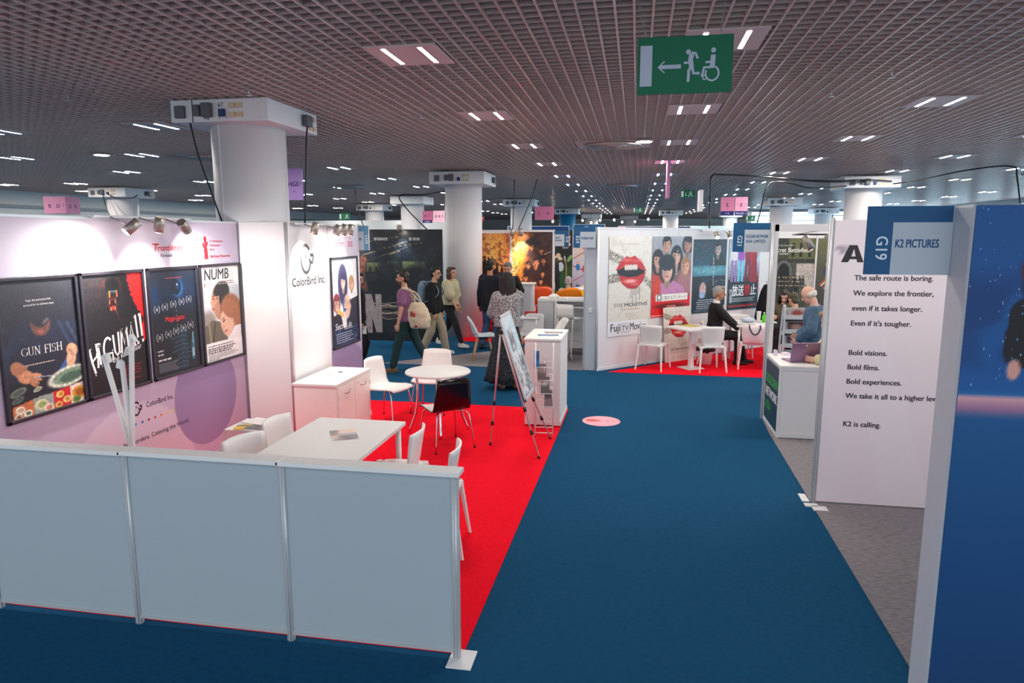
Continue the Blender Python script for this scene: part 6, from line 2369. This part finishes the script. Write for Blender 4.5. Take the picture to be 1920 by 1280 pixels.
def human(lab, loc, yaw, h=1.72, skin=SKIN, hip=None, lean=(0, 0), hands=None, feet=None, head=(0, 0), hair='short', hair_m=None,
          top=None, sleeve=.55, hem=-.02, loose=.018, bottom=None, skirt=None, shoe=None, coat=None, collar=None, glasses=False, knee_pole=(0, 1, 0), elbow_pole=None,
          group=None, beard=None, lanyard=None, shirt_front=None):
    """a figure that faces local +y; hands and feet are wrist and ankle points, metres, local"""
    k = h / 1.74
    t = thing('person', lab, 'person', loc, yaw, group)
    P = V(hip) if hip else V((0, 0, .93 * k))
    N = P + V((lean[0], lean[1], math.sqrt(max(.05, (.53 * k) ** 2 - lean[0] ** 2 - lean[1] ** 2))))
    up = (N - P).normalized()
    fwd = V((0, 1, 0)) - up * up.y
    fwd.normalize()
    side = fwd.cross(up).normalized()          # towards +x
    SH = [N + side * sx * .180 * k - up * .055 * k for sx in (1, -1)]
    HP = [P + side * sx * .085 * k - up * .02 for sx in (1, -1)]
    hands = hands or [(.25 * k, .03, .80 * k), (-.25 * k, .03, .80 * k)]
    feet = feet or [(.10 * k, 0, .085), (-.10 * k, 0, .085)]
    EL, WR, KN, AN = [], [], [], []
    for i, sx in enumerate((1, -1)):
        ep = elbow_pole[i] if elbow_pole else (sx * .35, -1, -.2)
        e, w = ik(SH[i], hands[i], .285 * k, .255 * k, ep)
        EL.append(e)
        WR.append(w)
        kk, an = ik(HP[i], feet[i], .43 * k, .43 * k, knee_pole)
        KN.append(kk)
        AN.append(an)
    # head
    hy, hp = head
    hd = (fwd * math.cos(hy) + side * math.sin(hy))
    hf = (hd * math.cos(hp) + up * math.sin(hp)).normalized()
    hu = (up * math.cos(hp) - hd * math.sin(hp)).normalized()
    hs = hf.cross(hu).normalized()
    HC = N + up * .075 * k + hu * .115 * k + hf * .022 * k
    R = Matrix((hs, hf, hu)).transposed().to_4x4()

    def hp_(x, y, z):
        return HC + (hs * x + hf * y + hu * z) * k

    def torso(mb, inf, z0=-.12, z1=1.08, flare=0.0):
        prof = [(-.16, .120, .100), (-.06, .158, .118), (.05, .160, .118), (.22, .148, .108), (.40, .142, .104), (.58, .158, .114), (.74, .172, .118), (.86, .175, .110), (.95, .135, .090), (1.02, .075, .068), (1.10, .058, .060)]
        secs = []
        for q, rx, ry in prof:
            if q < z0 - .001 or q > z1 + .001:
                continue
            f = flare * max(0, .6 - q)
            c = P + (N - P) * q + fwd * (.012 * math.sin(q * 3))
            secs.append((c, side * (rx * k + inf + f), fwd * (ry * k + inf + f)))
        loft(mb, secs)

    mb = MB()
    torso(mb, 0)
    capsule(mb, N - up * .02, N + up * .10 * k + hf * .015, .056 * k, .052 * k)
    mb.ell(hp_(0, -.008, .020), (.076 * k, .097 * k, .105 * k), rot=R, seg=20)
    mb.ell(hp_(0, .025, -.045), (.058 * k, .066 * k, .075 * k), rot=R, seg=16)
    mb.ell(hp_(0, .060, -.090), (.030 * k, .026 * k, .022 * k), rot=R, seg=12)
    capsule(mb, hp_(0, .088, .018), hp_(0, .112, -.022), .009 * k, .015 * k)
    mb.ell(hp_(0, .086, -.058), (.026 * k, .014 * k, .012 * k), rot=R, seg=10)
    capsule(mb, hp_(-.035, .080, .030), hp_(.035, .080, .030), .014 * k, .014 * k)
    for sx in (1, -1):
        mb.ell(hp_(sx * .076, -.010, -.005), (.010 * k, .020 * k, .032 * k), rot=R, seg=10)
    for i, sx in enumerate((1, -1)):
        capsule(mb, SH[i] - side * sx * .02, EL[i], .050 * k, .039 * k)
        capsule(mb, EL[i], WR[i], .039 * k, .026 * k)
        capsule(mb, HP[i], KN[i], .083 * k, .055 * k)
        capsule(mb, KN[i], AN[i], .056 * k, .037 * k)
        fd = V((fwd.x, fwd.y, 0)).normalized()
        base = AN[i] - V((0, 0, .055))
        capsule(mb, base - fd * .04, base + fd * .14 * k, .030, .024)
        # hand: palm, four fingers, thumb
        d = (WR[i] - EL[i]).normalized()
        pn = side * sx
        pn = (pn - d * pn.dot(d))
        pn = pn.normalized() if pn.length > .05 else up
        wv = d.cross(pn).normalized()
        for s_ in (-1.5, -.5, .5, 1.5):
            capsule(mb, WR[i] + wv * s_ * .006, WR[i] + d * .085 * k + wv * s_ * .019 * k, .015, .0115)
        for j, L in enumerate((.066, .076, .072, .058)):
            s_ = j - 1.5
            a0 = WR[i] + d * .088 * k + wv * s_ * .020 * k
            a1 = a0 + (d * .85 - pn * .35 + wv * s_ * .06) * L * .55 * k
            a2 = a1 + (d * .45 - pn * .85) * L * .5 * k
            capsule(mb, a0, a1, .0088, .0082)
            capsule(mb, a1, a2, .0082, .007)
        tw = wv if wv.dot(fwd) > 0 else -wv
        t0 = WR[i] + d * .025 + tw * .024
        t1 = t0 + (d * .55 + tw * .6 - pn * .3) * .048 * k
        capsule(mb, t0, t1, .011, .0095)
        capsule(mb, t1, t1 + (d * .85 - pn * .3) * .03 * k, .0095, .008)
    me = remesh(mb, .0085, 'body', 2)
    body = link_mesh('body', me, [skin, EYE, LIP], t)
    inv = R.to_3x3().transposed()
    pols = me.polygons
    nP = len(pols)
    cen = np.empty(nP * 3)
    pols.foreach_get('center', cen)
    cen = cen.reshape(-1, 3)
    L = (cen - np.array(HC)) @ np.array(R.to_3x3()) / k
    mi = np.zeros(nP, int)
    for sx in (-1, 1):
        mi[(np.hypot((L[:, 0] - sx * .031) / 1.5, L[:, 2] - .008) < .0085) & (L[:, 1] > .05)] = 1
        mi[(np.hypot((L[:, 0] - sx * .032) / 3.2, L[:, 2] - .034) < .0065) & (L[:, 1] > .05)] = 1
    mi[(np.hypot(L[:, 0] / 2.2, L[:, 2] + .058) < .0105) & (L[:, 1] > .05)] = 2
    pols.foreach_set('material_index', mi.astype(np.int32))
    # hair
    hm = hair_m or mat('black_hair', (24, 20, 20), .6)
    if hair:
        mb = MB()
        if hair != 'bald':
            mb.ell(hp_(0, -.026, .040), (.082 * k, .100 * k, .094 * k), rot=R, seg=20)
            mb.ell(hp_(0, .045, .108), (.060 * k, .045 * k, .028 * k), rot=R, seg=14)
            mb.ell(hp_(0, -.06, -.02), (.076 * k, .05 * k, .075 * k), rot=R, seg=14)
            if hair == 'quiff':
                mb.ell(hp_(0, .045, .118), (.055 * k, .042 * k, .028 * k), rot=R, seg=12)
        else:
            mb.ell(hp_(0, -.030, -.005), (.087 * k, .090 * k, .060 * k), rot=R, seg=18)
        if hair == 'bob':
            for sx in (-1, 1):
                mb.ell(hp_(sx * .068, -.012, -.055), (.030 * k, .058 * k, .095 * k), rot=R, seg=14)
            mb.ell(hp_(0, -.060, -.06), (.088 * k, .050 * k, .105 * k), rot=R, seg=16)
        if hair == 'long':
            r = random.Random(4)
            for j in range(11):
                an = math.radians(-120 + 240 * j / 10)
                x0, y0 = .082 * math.sin(an), -.085 * math.cos(an)
                pts = [hp_(x0, y0 - .01, .03), hp_(x0 * 1.25, y0 * 1.05 - .01, -.09), hp_(x0 * 1.35 + r.uniform(-.01, .01), y0 * .9 - .035, -.20), hp_(x0 * 1.3 + r.uniform(-.02, .02), y0 * .7 - .06, -.30)]
                for q in range(3):
                    capsule(mb, pts[q], pts[q + 1], (.034 - .003 * q) * k, (.031 - .004 * q) * k)
            mb.ell(hp_(0, -.085, -.10), (.10 * k, .06 * k, .18 * k), rot=R, seg=16)
        # keep the face clear
        hme = remesh(mb, .010, 'hair', 3)
        for v in hme.vertices:
            v.co += v.normal * (.009 * mnoise.noise(V((v.co.x * 60, v.co.y * 60, v.co.z * 14))) + .005 * mnoise.noise(v.co * 35))
        bm = bmesh.new()
        bm.from_mesh(hme)
        kill = []
        for f in bm.faces:
            l = inv @ (f.calc_center_median() - HC) / k
            if l.y > .035 and l.z < .075 - .0 * abs(l.x) and abs(l.x) < .074:
                kill.append(f)
        bmesh.ops.delete(bm, geom=kill, context='FACES')
        bm.to_mesh(hme)
        bm.free()
        link_mesh('hair', hme, hm, t)
    if beard:
        mb = MB()
        mb.ell(hp_(0, .032, -.062), (.060 * k, .062 * k, .060 * k), rot=R, seg=16)
        bme = remesh(mb, .010, 'beard', 2)
        bm = bmesh.new()
        bm.from_mesh(bme)
        kill = [f for f in bm.faces if (inv @ (f.calc_center_median() - HC) / k).z > -.045]
        bmesh.ops.delete(bm, geom=kill, context='FACES')
        bm.to_mesh(bme)
        bm.free()
        link_mesh('beard', bme, beard, t)
    if glasses:
        mb = MB()
        for sx in (-1, 1):
            c = hp_(sx * .032, .096, .008)
            mb.tube([c + (hs * math.cos(q * PI / 6) * .023 + hu * math.sin(q * PI / 6) * .017) * k for q in range(13)], .0028, 6)
            mb.tube([hp_(sx * .056, .094, .012), hp_(sx * .080, .02, .012), hp_(sx * .080, -.02, .005)], .0026, 6)
        mb.tube([hp_(-.01, .098, .01), hp_(.01, .098, .01)], .0026, 6)
        mb.build('glasses', BLACK, t)

    def wrinkle(me, amp=.006, sc=14):
        for v in me.vertices:
            n_ = mnoise.noise(V((v.co.x, v.co.y, v.co.z * .55)) * sc) + .5 * mnoise.noise(v.co * sc * 2.1)
            v.co += v.normal * amp * n_

    def garment(name, m, inf, z0, slv, flare=0.0, z1=1.03, arm=1.0, extra=None):
        mb = MB()
        torso(mb, inf, z0, z1, flare)
        for i, sx in enumerate((1, -1)):
            a0 = SH[i] - side * sx * .02
            capsule(mb, a0 - up * .004, a0, .058 * k + inf * .6, .058 * k + inf * .6)
            if slv <= 1:
                capsule(mb, a0, a0.lerp(EL[i], slv), .051 * k + inf * arm, .045 * k + inf * arm * 1.25)
            else:
                capsule(mb, a0, EL[i], .051 * k + inf * arm, .041 * k + inf * arm)
                capsule(mb, EL[i], EL[i].lerp(WR[i], slv - 1), .042 * k + inf * arm, .030 * k + inf * arm)
        if extra:
            extra(mb)
        me = remesh(mb, .013, name, 4)
        wrinkle(me)
        return link_mesh(name, me, m, t)

    if bottom:
        mb = MB()
        secs = []
        for q, rx, ry in ((-.20, .125, .105), (-.06, .164, .124), (.05, .163, .121), (.16, .152, .112)):
            secs.append((P + (N - P) * q, side * (rx * k + .008), fwd * (ry * k + .008)))
        loft(mb, secs)
        wd = bottom[1]
        for i in range(2):
            capsule(mb, HP[i], KN[i], .088 * k + wd * .5, .062 * k + wd)
            capsule(mb, KN[i], KN[i].lerp(AN[i], bottom[2]), .062 * k + wd, .045 * k + wd * 1.1)
        me = remesh(mb, .013, 'trousers', 4)
        wrinkle(me, .007, 11)
        link_mesh('trousers', me, bottom[0], t)
    if skirt:
        mb = MB()
        n = 44
        rings = []
        L = skirt[1]
        for q in range(10):
            f = q / 9
            rr = .150 * k + skirt[2] * f
            c = P + up * .10 * k - V((0, 0, L * f))
            rings.append([c + side * (rr * (1.0 + .09 * f * math.sin(k_ * 2 * PI * 9 / n)) * math.cos(2 * PI * k_ / n)) + fwd * (rr * .85 * (1.0 + .09 * f * math.sin(k_ * 2 * PI * 9 / n)) * math.sin(2 * PI * k_ / n)) for k_ in range(n)])
        mb.rings(rings)
        mb.build('skirt', skirt[0], t)
    if top:
        if hem < -.16:
            def ex(mb, hem=hem):
                loft(mb, [(P + (N - P) * hem, side * (.165 * k + loose + .02), fwd * (.13 * k + loose + .015)), (P, side * (.162 * k + loose), fwd * (.122 * k + loose)), (P + (N - P) * .3, side * (.15 * k + loose), fwd * (.112 * k + loose))])
        else:
            ex = None
        g = garment('jacket' if coat else 'shirt', top, loose, max(hem, -.16), sleeve, flare=.02, extra=ex)
        if shirt_front:
            mb = MB()
            c = N - up * .02
            mb.poly([c + fwd * .118 * k + side * .055, c + fwd * .118 * k - side * .055, P + (N - P) * .2 + fwd * .152 * k - side * .03, P + (N - P) * .2 + fwd * .152 * k + side * .03], fwd * .012)
            mb.build('shirt_front', shirt_front, g)
            mb = MB()
            capsule(mb, N + up * .015, N + up * .035, .066 * k, .062 * k)
            mb.build('collar', shirt_front, g)
        if collar:
            mb = MB()
            capsule(mb, N - up * .005, N + up * .03, .070 * k, .066 * k)
            mb.build('collar', collar, g)
    if shoe:
        for i in range(2):
            fd = V((fwd.x, fwd.y, 0)).normalized()
            base = AN[i] - V((0, 0, .048))
            mb = MB()
            capsule(mb, base - fd * .05, base + fd * .05, .040, .042)
            capsule(mb, base + fd * .05, base + fd * .155 * k + V((0, 0, -.010)), .042, .030)
            capsule(mb, base - fd * .035, base - fd * .03 + V((0, 0, .05)), .040, .042)
            me = remesh(mb, .011, 'shoe', 2)
            so = link_mesh('shoe', me, shoe[0], t)
            if len(shoe) > 1:
                pts = []
                sd = fd.cross(V((0, 0, 1)))
                for q in range(16):
                    an = 2 * PI * q / 16
                    pts.append(base + fd * (.055 + .135 * k * math.cos(an)) + sd * .046 * math.sin(an) - V((0, 0, .036)))
                MB().poly(pts, (0, 0, .028)).build('sole', shoe[1], so)
    if lanyard:
        mb = MB()
        for sx in (-1, 1):
            mb.tube([N + side * sx * .06 * k + up * .01, N + side * sx * .05 * k + fwd * .13 * k - up * .08 * k, P + (N - P) * .45 + fwd * .145 * k], .005, 6)
        mb.build('lanyard', lanyard, t)
    t['_'] = 0
    del t['_']
    return t, dict(P=P, N=N, SH=SH, EL=EL, WR=WR, up=up, fwd=fwd, side=side, k=k, HC=HC)


WSH = mat('white_trainer', (220, 214, 204), .6)
SOLE = mat('white_sole', (232, 230, 226), .6)
BLKSHOE = mat('black_leather', (20, 18, 20), .35)
DKTR = mat('dark_trousers', (26, 27, 33), .85)
JEANS = mat('blue_denim', (48, 78, 118), .85, var=.25, vscale=9)
BLKTOP = mat('black_cotton', (20, 20, 23), .9)

# 1 man with tote
t1, b1 = human('man in a mauve t-shirt walking left with a cream tote on his shoulder', (-3.88, 11.20, 0), PI / 2 + .12, 1.72, SKIN,
               feet=[(.10, -.36, .13), (-.10, .24, .085)], lean=(0, .02), hands=[(.26, .0, .85), (-.235, .10, .86)], head=(.0, -.08), hair='quiff', hair_m=mat('dark_brown_hair', (44, 32, 28), .5),
               top=mat('mauve_cotton', (142, 92, 128), .9), sleeve=.62, hem=-.10, loose=.022, bottom=(mat('green_trousers', (30, 58, 58), .9), .018, .92), shoe=(mat('tan_leather', (122, 88, 54), .6), mat('brown_sole', (110, 80, 56), .6)), beard=mat('stubble', (112, 82, 68), .7))
TOTE = mat('canvas', (216, 196, 168), .9, bump=.3, bscale=300)
tb = thing('tote_bag', 'cream canvas tote bag with red marks on the shoulder of the man in mauve', 'bag', t1.location.copy(), t1.rotation_euler.z)
mb = MB()
c = b1['P'] + V((-.16, -.24, .10))
for i, (dz, rx, ry) in enumerate(((-.23, .05, .13), (-.20, .075, .165), (-.08, .095, .195), (.06, .085, .185), (.15, .06, .16), (.20, .03, .12))):
    pass
loft(mb, [(c + V((-.02 * abs(dz), .1 * dz, dz)), V((rx, 0, 0)), V((0, ry, 0))) for dz, rx, ry in ((-.25, .05, .12), (-.21, .085, .17), (-.08, .105, .20), (.08, .095, .18), (.17, .06, .13), (.21, .03, .09))])
me = remesh(mb, .015, 'bag_body', 4)
for v in me.vertices:
    v.co += v.normal * .014 * mnoise.noise(v.co * 11)
bag = link_mesh('bag_body', me, TOTE, tb)
for sg in (-1, 1):
    MB().tube(smooth_path([c + V((0, sg * .06, .19)), c + V((.0, sg * .03 + .06, .36)), b1['SH'][1] + V((-.03, .02 * sg - .02, .075)), b1['SH'][1] + V((.05, .02 * sg - .06, .05)), c + V((.08, sg * .05, .17))], 5), .012, 8).build('strap', TOTE, tb)
RD = mat('red_print', (176, 34, 40), .8)
mb = MB()
for (dy, dz, ry, rz_) in ((.10, .02, .022, .05), (.055, .0, .016, .045), (.03, -.19, .03, .02)):
    mb.ell(c + V((-.100 if dz > -.1 else -.088, dy, dz)), (.012, ry, rz_), seg=10)
mb.build('red_marks', RD, bag)

# 2 man with backpack
t2, b2 = human('man in a black jacket walking right with a grey-blue backpack', (-3.97, 13.05, 0), -PI / 2 - .05, 1.70, SKIN,
               feet=[(.10, -.20, .09), (-.10, .22, .085)], lean=(0, .03), hands=[(.24, .12, .82), (-.24, .10, .84)], head=(0, -.05), hair='short', glasses=True,
               top=BLKTOP, sleeve=1.95, hem=-.16, loose=.032, bottom=(mat('khaki_trousers', (168, 156, 136), .9), .03, .95), shoe=(WSH, SOLE), coat=True)
BP = mat('backpack_fabric', (112, 134, 154), .8, var=.1, vscale=12)
tb = thing('backpack', 'grey-blue backpack on the back of the man in the black jacket', 'bag', t2.location.copy(), t2.rotation_euler.z)
c = (b2['P'] + b2['N']) / 2 + V((0, -.235, .06))
mb = MB()
loft(mb, [(c + V((0, .02, dz)), V((rx, 0, 0)), V((0, ry, 0))) for dz, rx, ry in ((-.25, .12, .06), (-.22, .155, .09), (-.05, .165, .105), (.12, .15, .095), (.20, .11, .07), (.23, .05, .04))])
me = remesh(mb, .014, 'pack_body', 3)
pk = link_mesh('pack_body', me, BP, tb)
mb = MB()
loft(mb, [(c + V((0, -.085, dz)), V((rx, 0, 0)), V((0, .05, 0))) for dz, rx in ((-.22, .10), (-.18, .125), (-.06, .125), (-.03, .10))])
mb.build('front_pocket', BP, pk)
for sx in (-1, 1):
    MB().tube(smooth_path([c + V((sx * .09, .06, .20)), b2['N'] + V((sx * .11, -.01, .01)), b2['N'] + V((sx * .13, .13, -.12)), (b2['P'] + b2['N']) / 2 + V((sx * .17, .12, 0)), c + V((sx * .13, .07, -.20))], 5), .014, 8).build('strap', BP, tb)

# 3 woman in beige
t3, b3 = human('woman in a loose beige blouse and dark trousers striding right past the second column', (-3.86, 13.90, 0), -PI / 2 - .25, 1.66, SKIN,
               feet=[(.09, .34, .085), (-.09, -.32, .13)], lean=(0, .02), hands=[(.26, .30, .88), (-.24, .10, .84)], head=(0, -.03), hair='bob', hair_m=mat('brown_hair', (70, 44, 34), .5),
               top=mat('beige_cotton', (190, 184, 152), .9), sleeve=.95, hem=.05, loose=.058, bottom=(DKTR, .012, .90), shoe=(WSH, SOLE), elbow_pole=[(.35, -1, -.2), (-.35, -1, -.2)])

# 4 and 5 men talking
t4, b4 = human('man in a dark navy blazer and jeans standing with his back turned', (-2.98, 13.85, 0), -.35, 1.82, SKIN2, feet=[(.12, -.02, .085), (-.14, -.10, .085)], hands=[(.14, .30, 1.10), (-.27, .03, .86)], head=(-.2, -.1),
               top=mat('navy_wool', (22, 26, 38), .9), sleeve=1.95, hem=-.30, loose=.034, bottom=(JEANS, .014, .95), shoe=(BLKSHOE,), coat=True, hair='short', elbow_pole=[(.8, -.4, -.4), (-.35, -1, -.2)])
t5, b5 = human('grey-haired man in a black shirt looking down beside the navy blazer', (-2.72, 14.60, 0), PI + .1, 1.76, SKIN, hands=[(.10, .24, 1.10), (-.12, .24, 1.08)], head=(.2, -.45), hair='short', hair_m=mat('grey_hair', (96, 100, 104), .6),
               top=BLKTOP, sleeve=1.2, hem=-.12, loose=.02, bottom=(DKTR, .012, .95), shoe=(BLKSHOE,), elbow_pole=[(.8, -.4, -.4), (-.8, -.4, -.4)])
MB_ = thing('phone', 'small black phone held by the grey-haired man in the black shirt', 'phone', t5.location.copy(), t5.rotation_euler.z)
MB().box((-.0, .33, 1.10), (.075, .15, .010), bev=.004).build('phone_body', BLACK, MB_)


def pattern_mat(name, dark, light, sc, thr, stretch):
    m = mat(name, dark, .9)
    nt = m.node_tree
    b = nt.nodes['Principled BSDF']
    tc = nt.nodes.new('ShaderNodeTexCoord')
    mp = nt.nodes.new('ShaderNodeMapping')
    mp.inputs['Scale'].default_value = stretch
    n = nt.nodes.new('ShaderNodeTexNoise')
    n.inputs['Scale'].default_value = sc
    n.inputs['Detail'].default_value = 4
    rp = nt.nodes.new('ShaderNodeValToRGB')
    rp.color_ramp.elements[0].position = thr
    rp.color_ramp.elements[0].color = (*lin(dark), 1)
    rp.color_ramp.elements[1].position = thr + .06
    rp.color_ramp.elements[1].color = (*lin(light), 1)
    nt.links.new(tc.outputs['Object'], mp.inputs[0])
    nt.links.new(mp.outputs[0], n.inputs['Vector'])
    nt.links.new(n.outputs['Fac'], rp.inputs['Fac'])
    nt.links.new(rp.outputs['Color'], b.inputs['Base Color'])
    return m


# 6 woman in skirt
t6, b6 = human('woman with long dark wavy hair in a grey patterned blouse and long dark skirt', (-1.92, 10.22, 0), .45, 1.76, SKIN2, feet=[(.10, .0, .085), (-.10, -.02, .085)], hands=[(-.02, .26, 1.06), (.02, .24, 1.12)], head=(-.35, -.1), hair='long', hair_m=mat('dark_wavy_hair', (28, 20, 20), .75),
               top=pattern_mat('patterned_blouse', (92, 90, 94), (180, 176, 174), 42, .48, (1, 1, 2.2)), sleeve=.98, hem=.02, loose=.045, skirt=(pattern_mat('patterned_skirt', (20, 26, 34), (84, 98, 106), 44, .58, (1.6, 1.6, 1)), .92, .20), shoe=(mat('gold_sandal', (150, 120, 80), .5),), elbow_pole=[(1, -.2, -.5), (-1, -.2, -.5)])

# 7 person with phone, mostly behind the selfie panel
t7, b7 = human('person in black holding a phone, mostly hidden behind the selfie poster panel', (-4.82, 11.25, 0), -PI / 2 - .1, 1.68, SKIN, hands=[(.14, .14, .80), (-.26, .0, .82)], head=(0, -.2), hair='short', top=BLKTOP, sleeve=.9, hem=-.10, loose=.03, bottom=(DKTR, .02, .95), shoe=(BLKSHOE,), elbow_pole=[(.3, -1, -.3), (-.3, -1, -.3)])
tb = thing('phone', 'white phone in the hand of the person hidden behind the selfie panel', 'phone', t7.location.copy(), t7.rotation_euler.z)
MB().box((.10, .20, .72), (.012, .075, .14), bev=.004).build('phone_body', PLASTIC, tb)

# 8 hooded person at the orange chairs
t8, b8 = human('person in a pale grey hooded top seated beyond the orange chairs', (-1.64, 16.80, 0), .2, 1.72, SKIN, hip=(0, 0, .52), feet=[(.14, .42, .085), (-.14, .42, .085)], hands=[(.18, .34, .80), (-.18, .34, .80)], head=(0, -.2), hair='short', hair_m=mat('grey_pink_hair', (176, 156, 158), .8),
               top=mat('grey_pink_fleece', (186, 166, 164), .95), sleeve=1.95, hem=-.1, loose=.04, bottom=(DKTR, .015, .95), shoe=(WSH,), knee_pole=(0, .6, 1), collar=mat('grey_pink_fleece', (186, 166, 164), .95))
t = thing('low_stool', 'low stool under the person in the grey hooded top', 'stool', (-1.64, 16.77, 0))
MB().lathe([(0, .33), (.19, .33), (.20, .35), (0, .365)], n=24).build('seat', PLASTIC, t)
for k in range(4):
    MB().tube([(.10 * math.cos(k * PI / 2), .10 * math.sin(k * PI / 2), .34), (.2 * math.cos(k * PI / 2), .2 * math.sin(k * PI / 2), 0)], .011, 8).build('leg', ALU, t)

# 9 grey-haired man in suit
t9, b9 = human('grey-haired man in a black suit and white shirt seated facing right', (1.44, 13.02, 0.006), -PI / 2 - .1, 1.78, SKIN2, hip=(0, 0, .56), lean=(0, .03), feet=[(.13, .44, .085), (-.12, .56, .085)], hands=[(.15, .46, .64), (-.15, .45, .645)], head=(0, -.05), hair='short', hair_m=mat('silver_hair', (150, 146, 142), .6),
               top=mat('black_suit', (14, 14, 17), .85), sleeve=1.9, hem=-.15, loose=.026, bottom=(mat('black_suit', (14, 14, 17), .85), .014, .95), shoe=(BLKSHOE,), coat=True, knee_pole=(0, .6, 1), shirt_front=mat('white_shirt', (232, 230, 230), .8), lanyard=mat('lanyard_blue', (60, 70, 110), .6), elbow_pole=[(.6, -.8, -.3), (-.6, -.8, -.3)])
# 10 woman resting head on hand
t10, b10 = human('long-haired woman in an olive top resting her head on her hand', (2.86, 14.02, 0.006), PI - .2, 1.66, SKIN3, hip=(0, 0, .56), lean=(0, .16), feet=[(.12, .40, .085), (-.12, .40, .085)], hands=[(-.12, .30, 1.06), (.10, .36, .80)][::1], head=(.1, -.25), hair='long', hair_m=mat('dark_hair', (44, 34, 32), .5),
                 top=mat('olive_knit', (92, 84, 66), .95), sleeve=1.9, hem=-.1, loose=.03, bottom=(DKTR, .014, .95), shoe=(BLKSHOE,), knee_pole=(0, .6, 1), elbow_pole=[(.5, .5, -1), (-.6, .3, -1)])
# 11 person in dark jacket, back turned
t11, b11 = human('person in a dark jacket with brown hair seated with back turned behind the laptop', (2.80, 12.42, 0.006), .45, 1.70, SKIN, hip=(0, 0, .56), lean=(0, .12), feet=[(.14, .40, .085), (-.14, .40, .085)], hands=[(.18, .42, .74), (-.22, .40, .74)], head=(0, -.15), hair='short', hair_m=mat('olive_brown_hair', (74, 66, 48), .6),
                 top=mat('dark_jacket', (32, 38, 42), .9), sleeve=1.95, hem=-.15, loose=.036, bottom=(DKTR, .015, .95), shoe=(BLKSHOE,), coat=True, knee_pole=(0, .6, 1))
# 12 old man in denim
t12, b12 = human('balding white-haired man in a blue denim shirt looking down', (2.44, 9.75, 0.006), PI / 2 - .35, 1.66, SKIN3, lean=(0, .06), hands=[(.14, .26, .98), (-.20, .22, .95)], head=(.1, -.45), hair='bald', hair_m=mat('white_hair', (222, 216, 210), .7),
                 top=mat('denim_shirt', (78, 104, 130), .9, var=.2, vscale=9), sleeve=1.85, hem=-.2, loose=.036, bottom=(mat('mid_denim', (58, 84, 122), .9), .02, .95), shoe=(BLKSHOE,), elbow_pole=[(.8, -.6, -.3), (-.8, -.6, -.3)])
# 13 person in pale yellow at the laptop
t13, b13 = human('person in a pale yellow jacket typing at the laptop, hidden by the lettered wall', (2.46, 8.50, 0.006), PI / 2 + .1, 1.70, SKIN3, hip=(0, 0, .70), lean=(0, .12), feet=[(.12, .12, .085), (-.12, .12, .085)], hands=[(.06, .40, .915), (-.14, .40, .915)], head=(0, -.3), hair='short', hair_m=mat('fair_hair', (150, 116, 84), .6),
                 top=mat('pale_yellow', (206, 196, 150), .9), sleeve=1.8, hem=-.15, loose=.04, bottom=(DKTR, .015, .95), shoe=(BLKSHOE,), coat=True, knee_pole=(0, 1, .3), elbow_pole=[(.9, -.3, -.6), (-.9, -.3, -.6)])
t = thing('low_stool', 'low stool under the person in the pale yellow jacket', 'stool', (2.49, 8.50, 0.006))
MB().lathe([(0, .56), (.17, .56), (.18, .58), (0, .595)], n=24).build('seat', PLASTIC, t)
for k in range(4):
    MB().tube([(.10 * math.cos(k * PI / 2 + .7), .10 * math.sin(k * PI / 2 + .7), .56), (.2 * math.cos(k * PI / 2 + .7), .2 * math.sin(k * PI / 2 + .7), 0)], .011, 8).build('leg', ALU, t)

bpy.data.scenes.remove(BENCH)
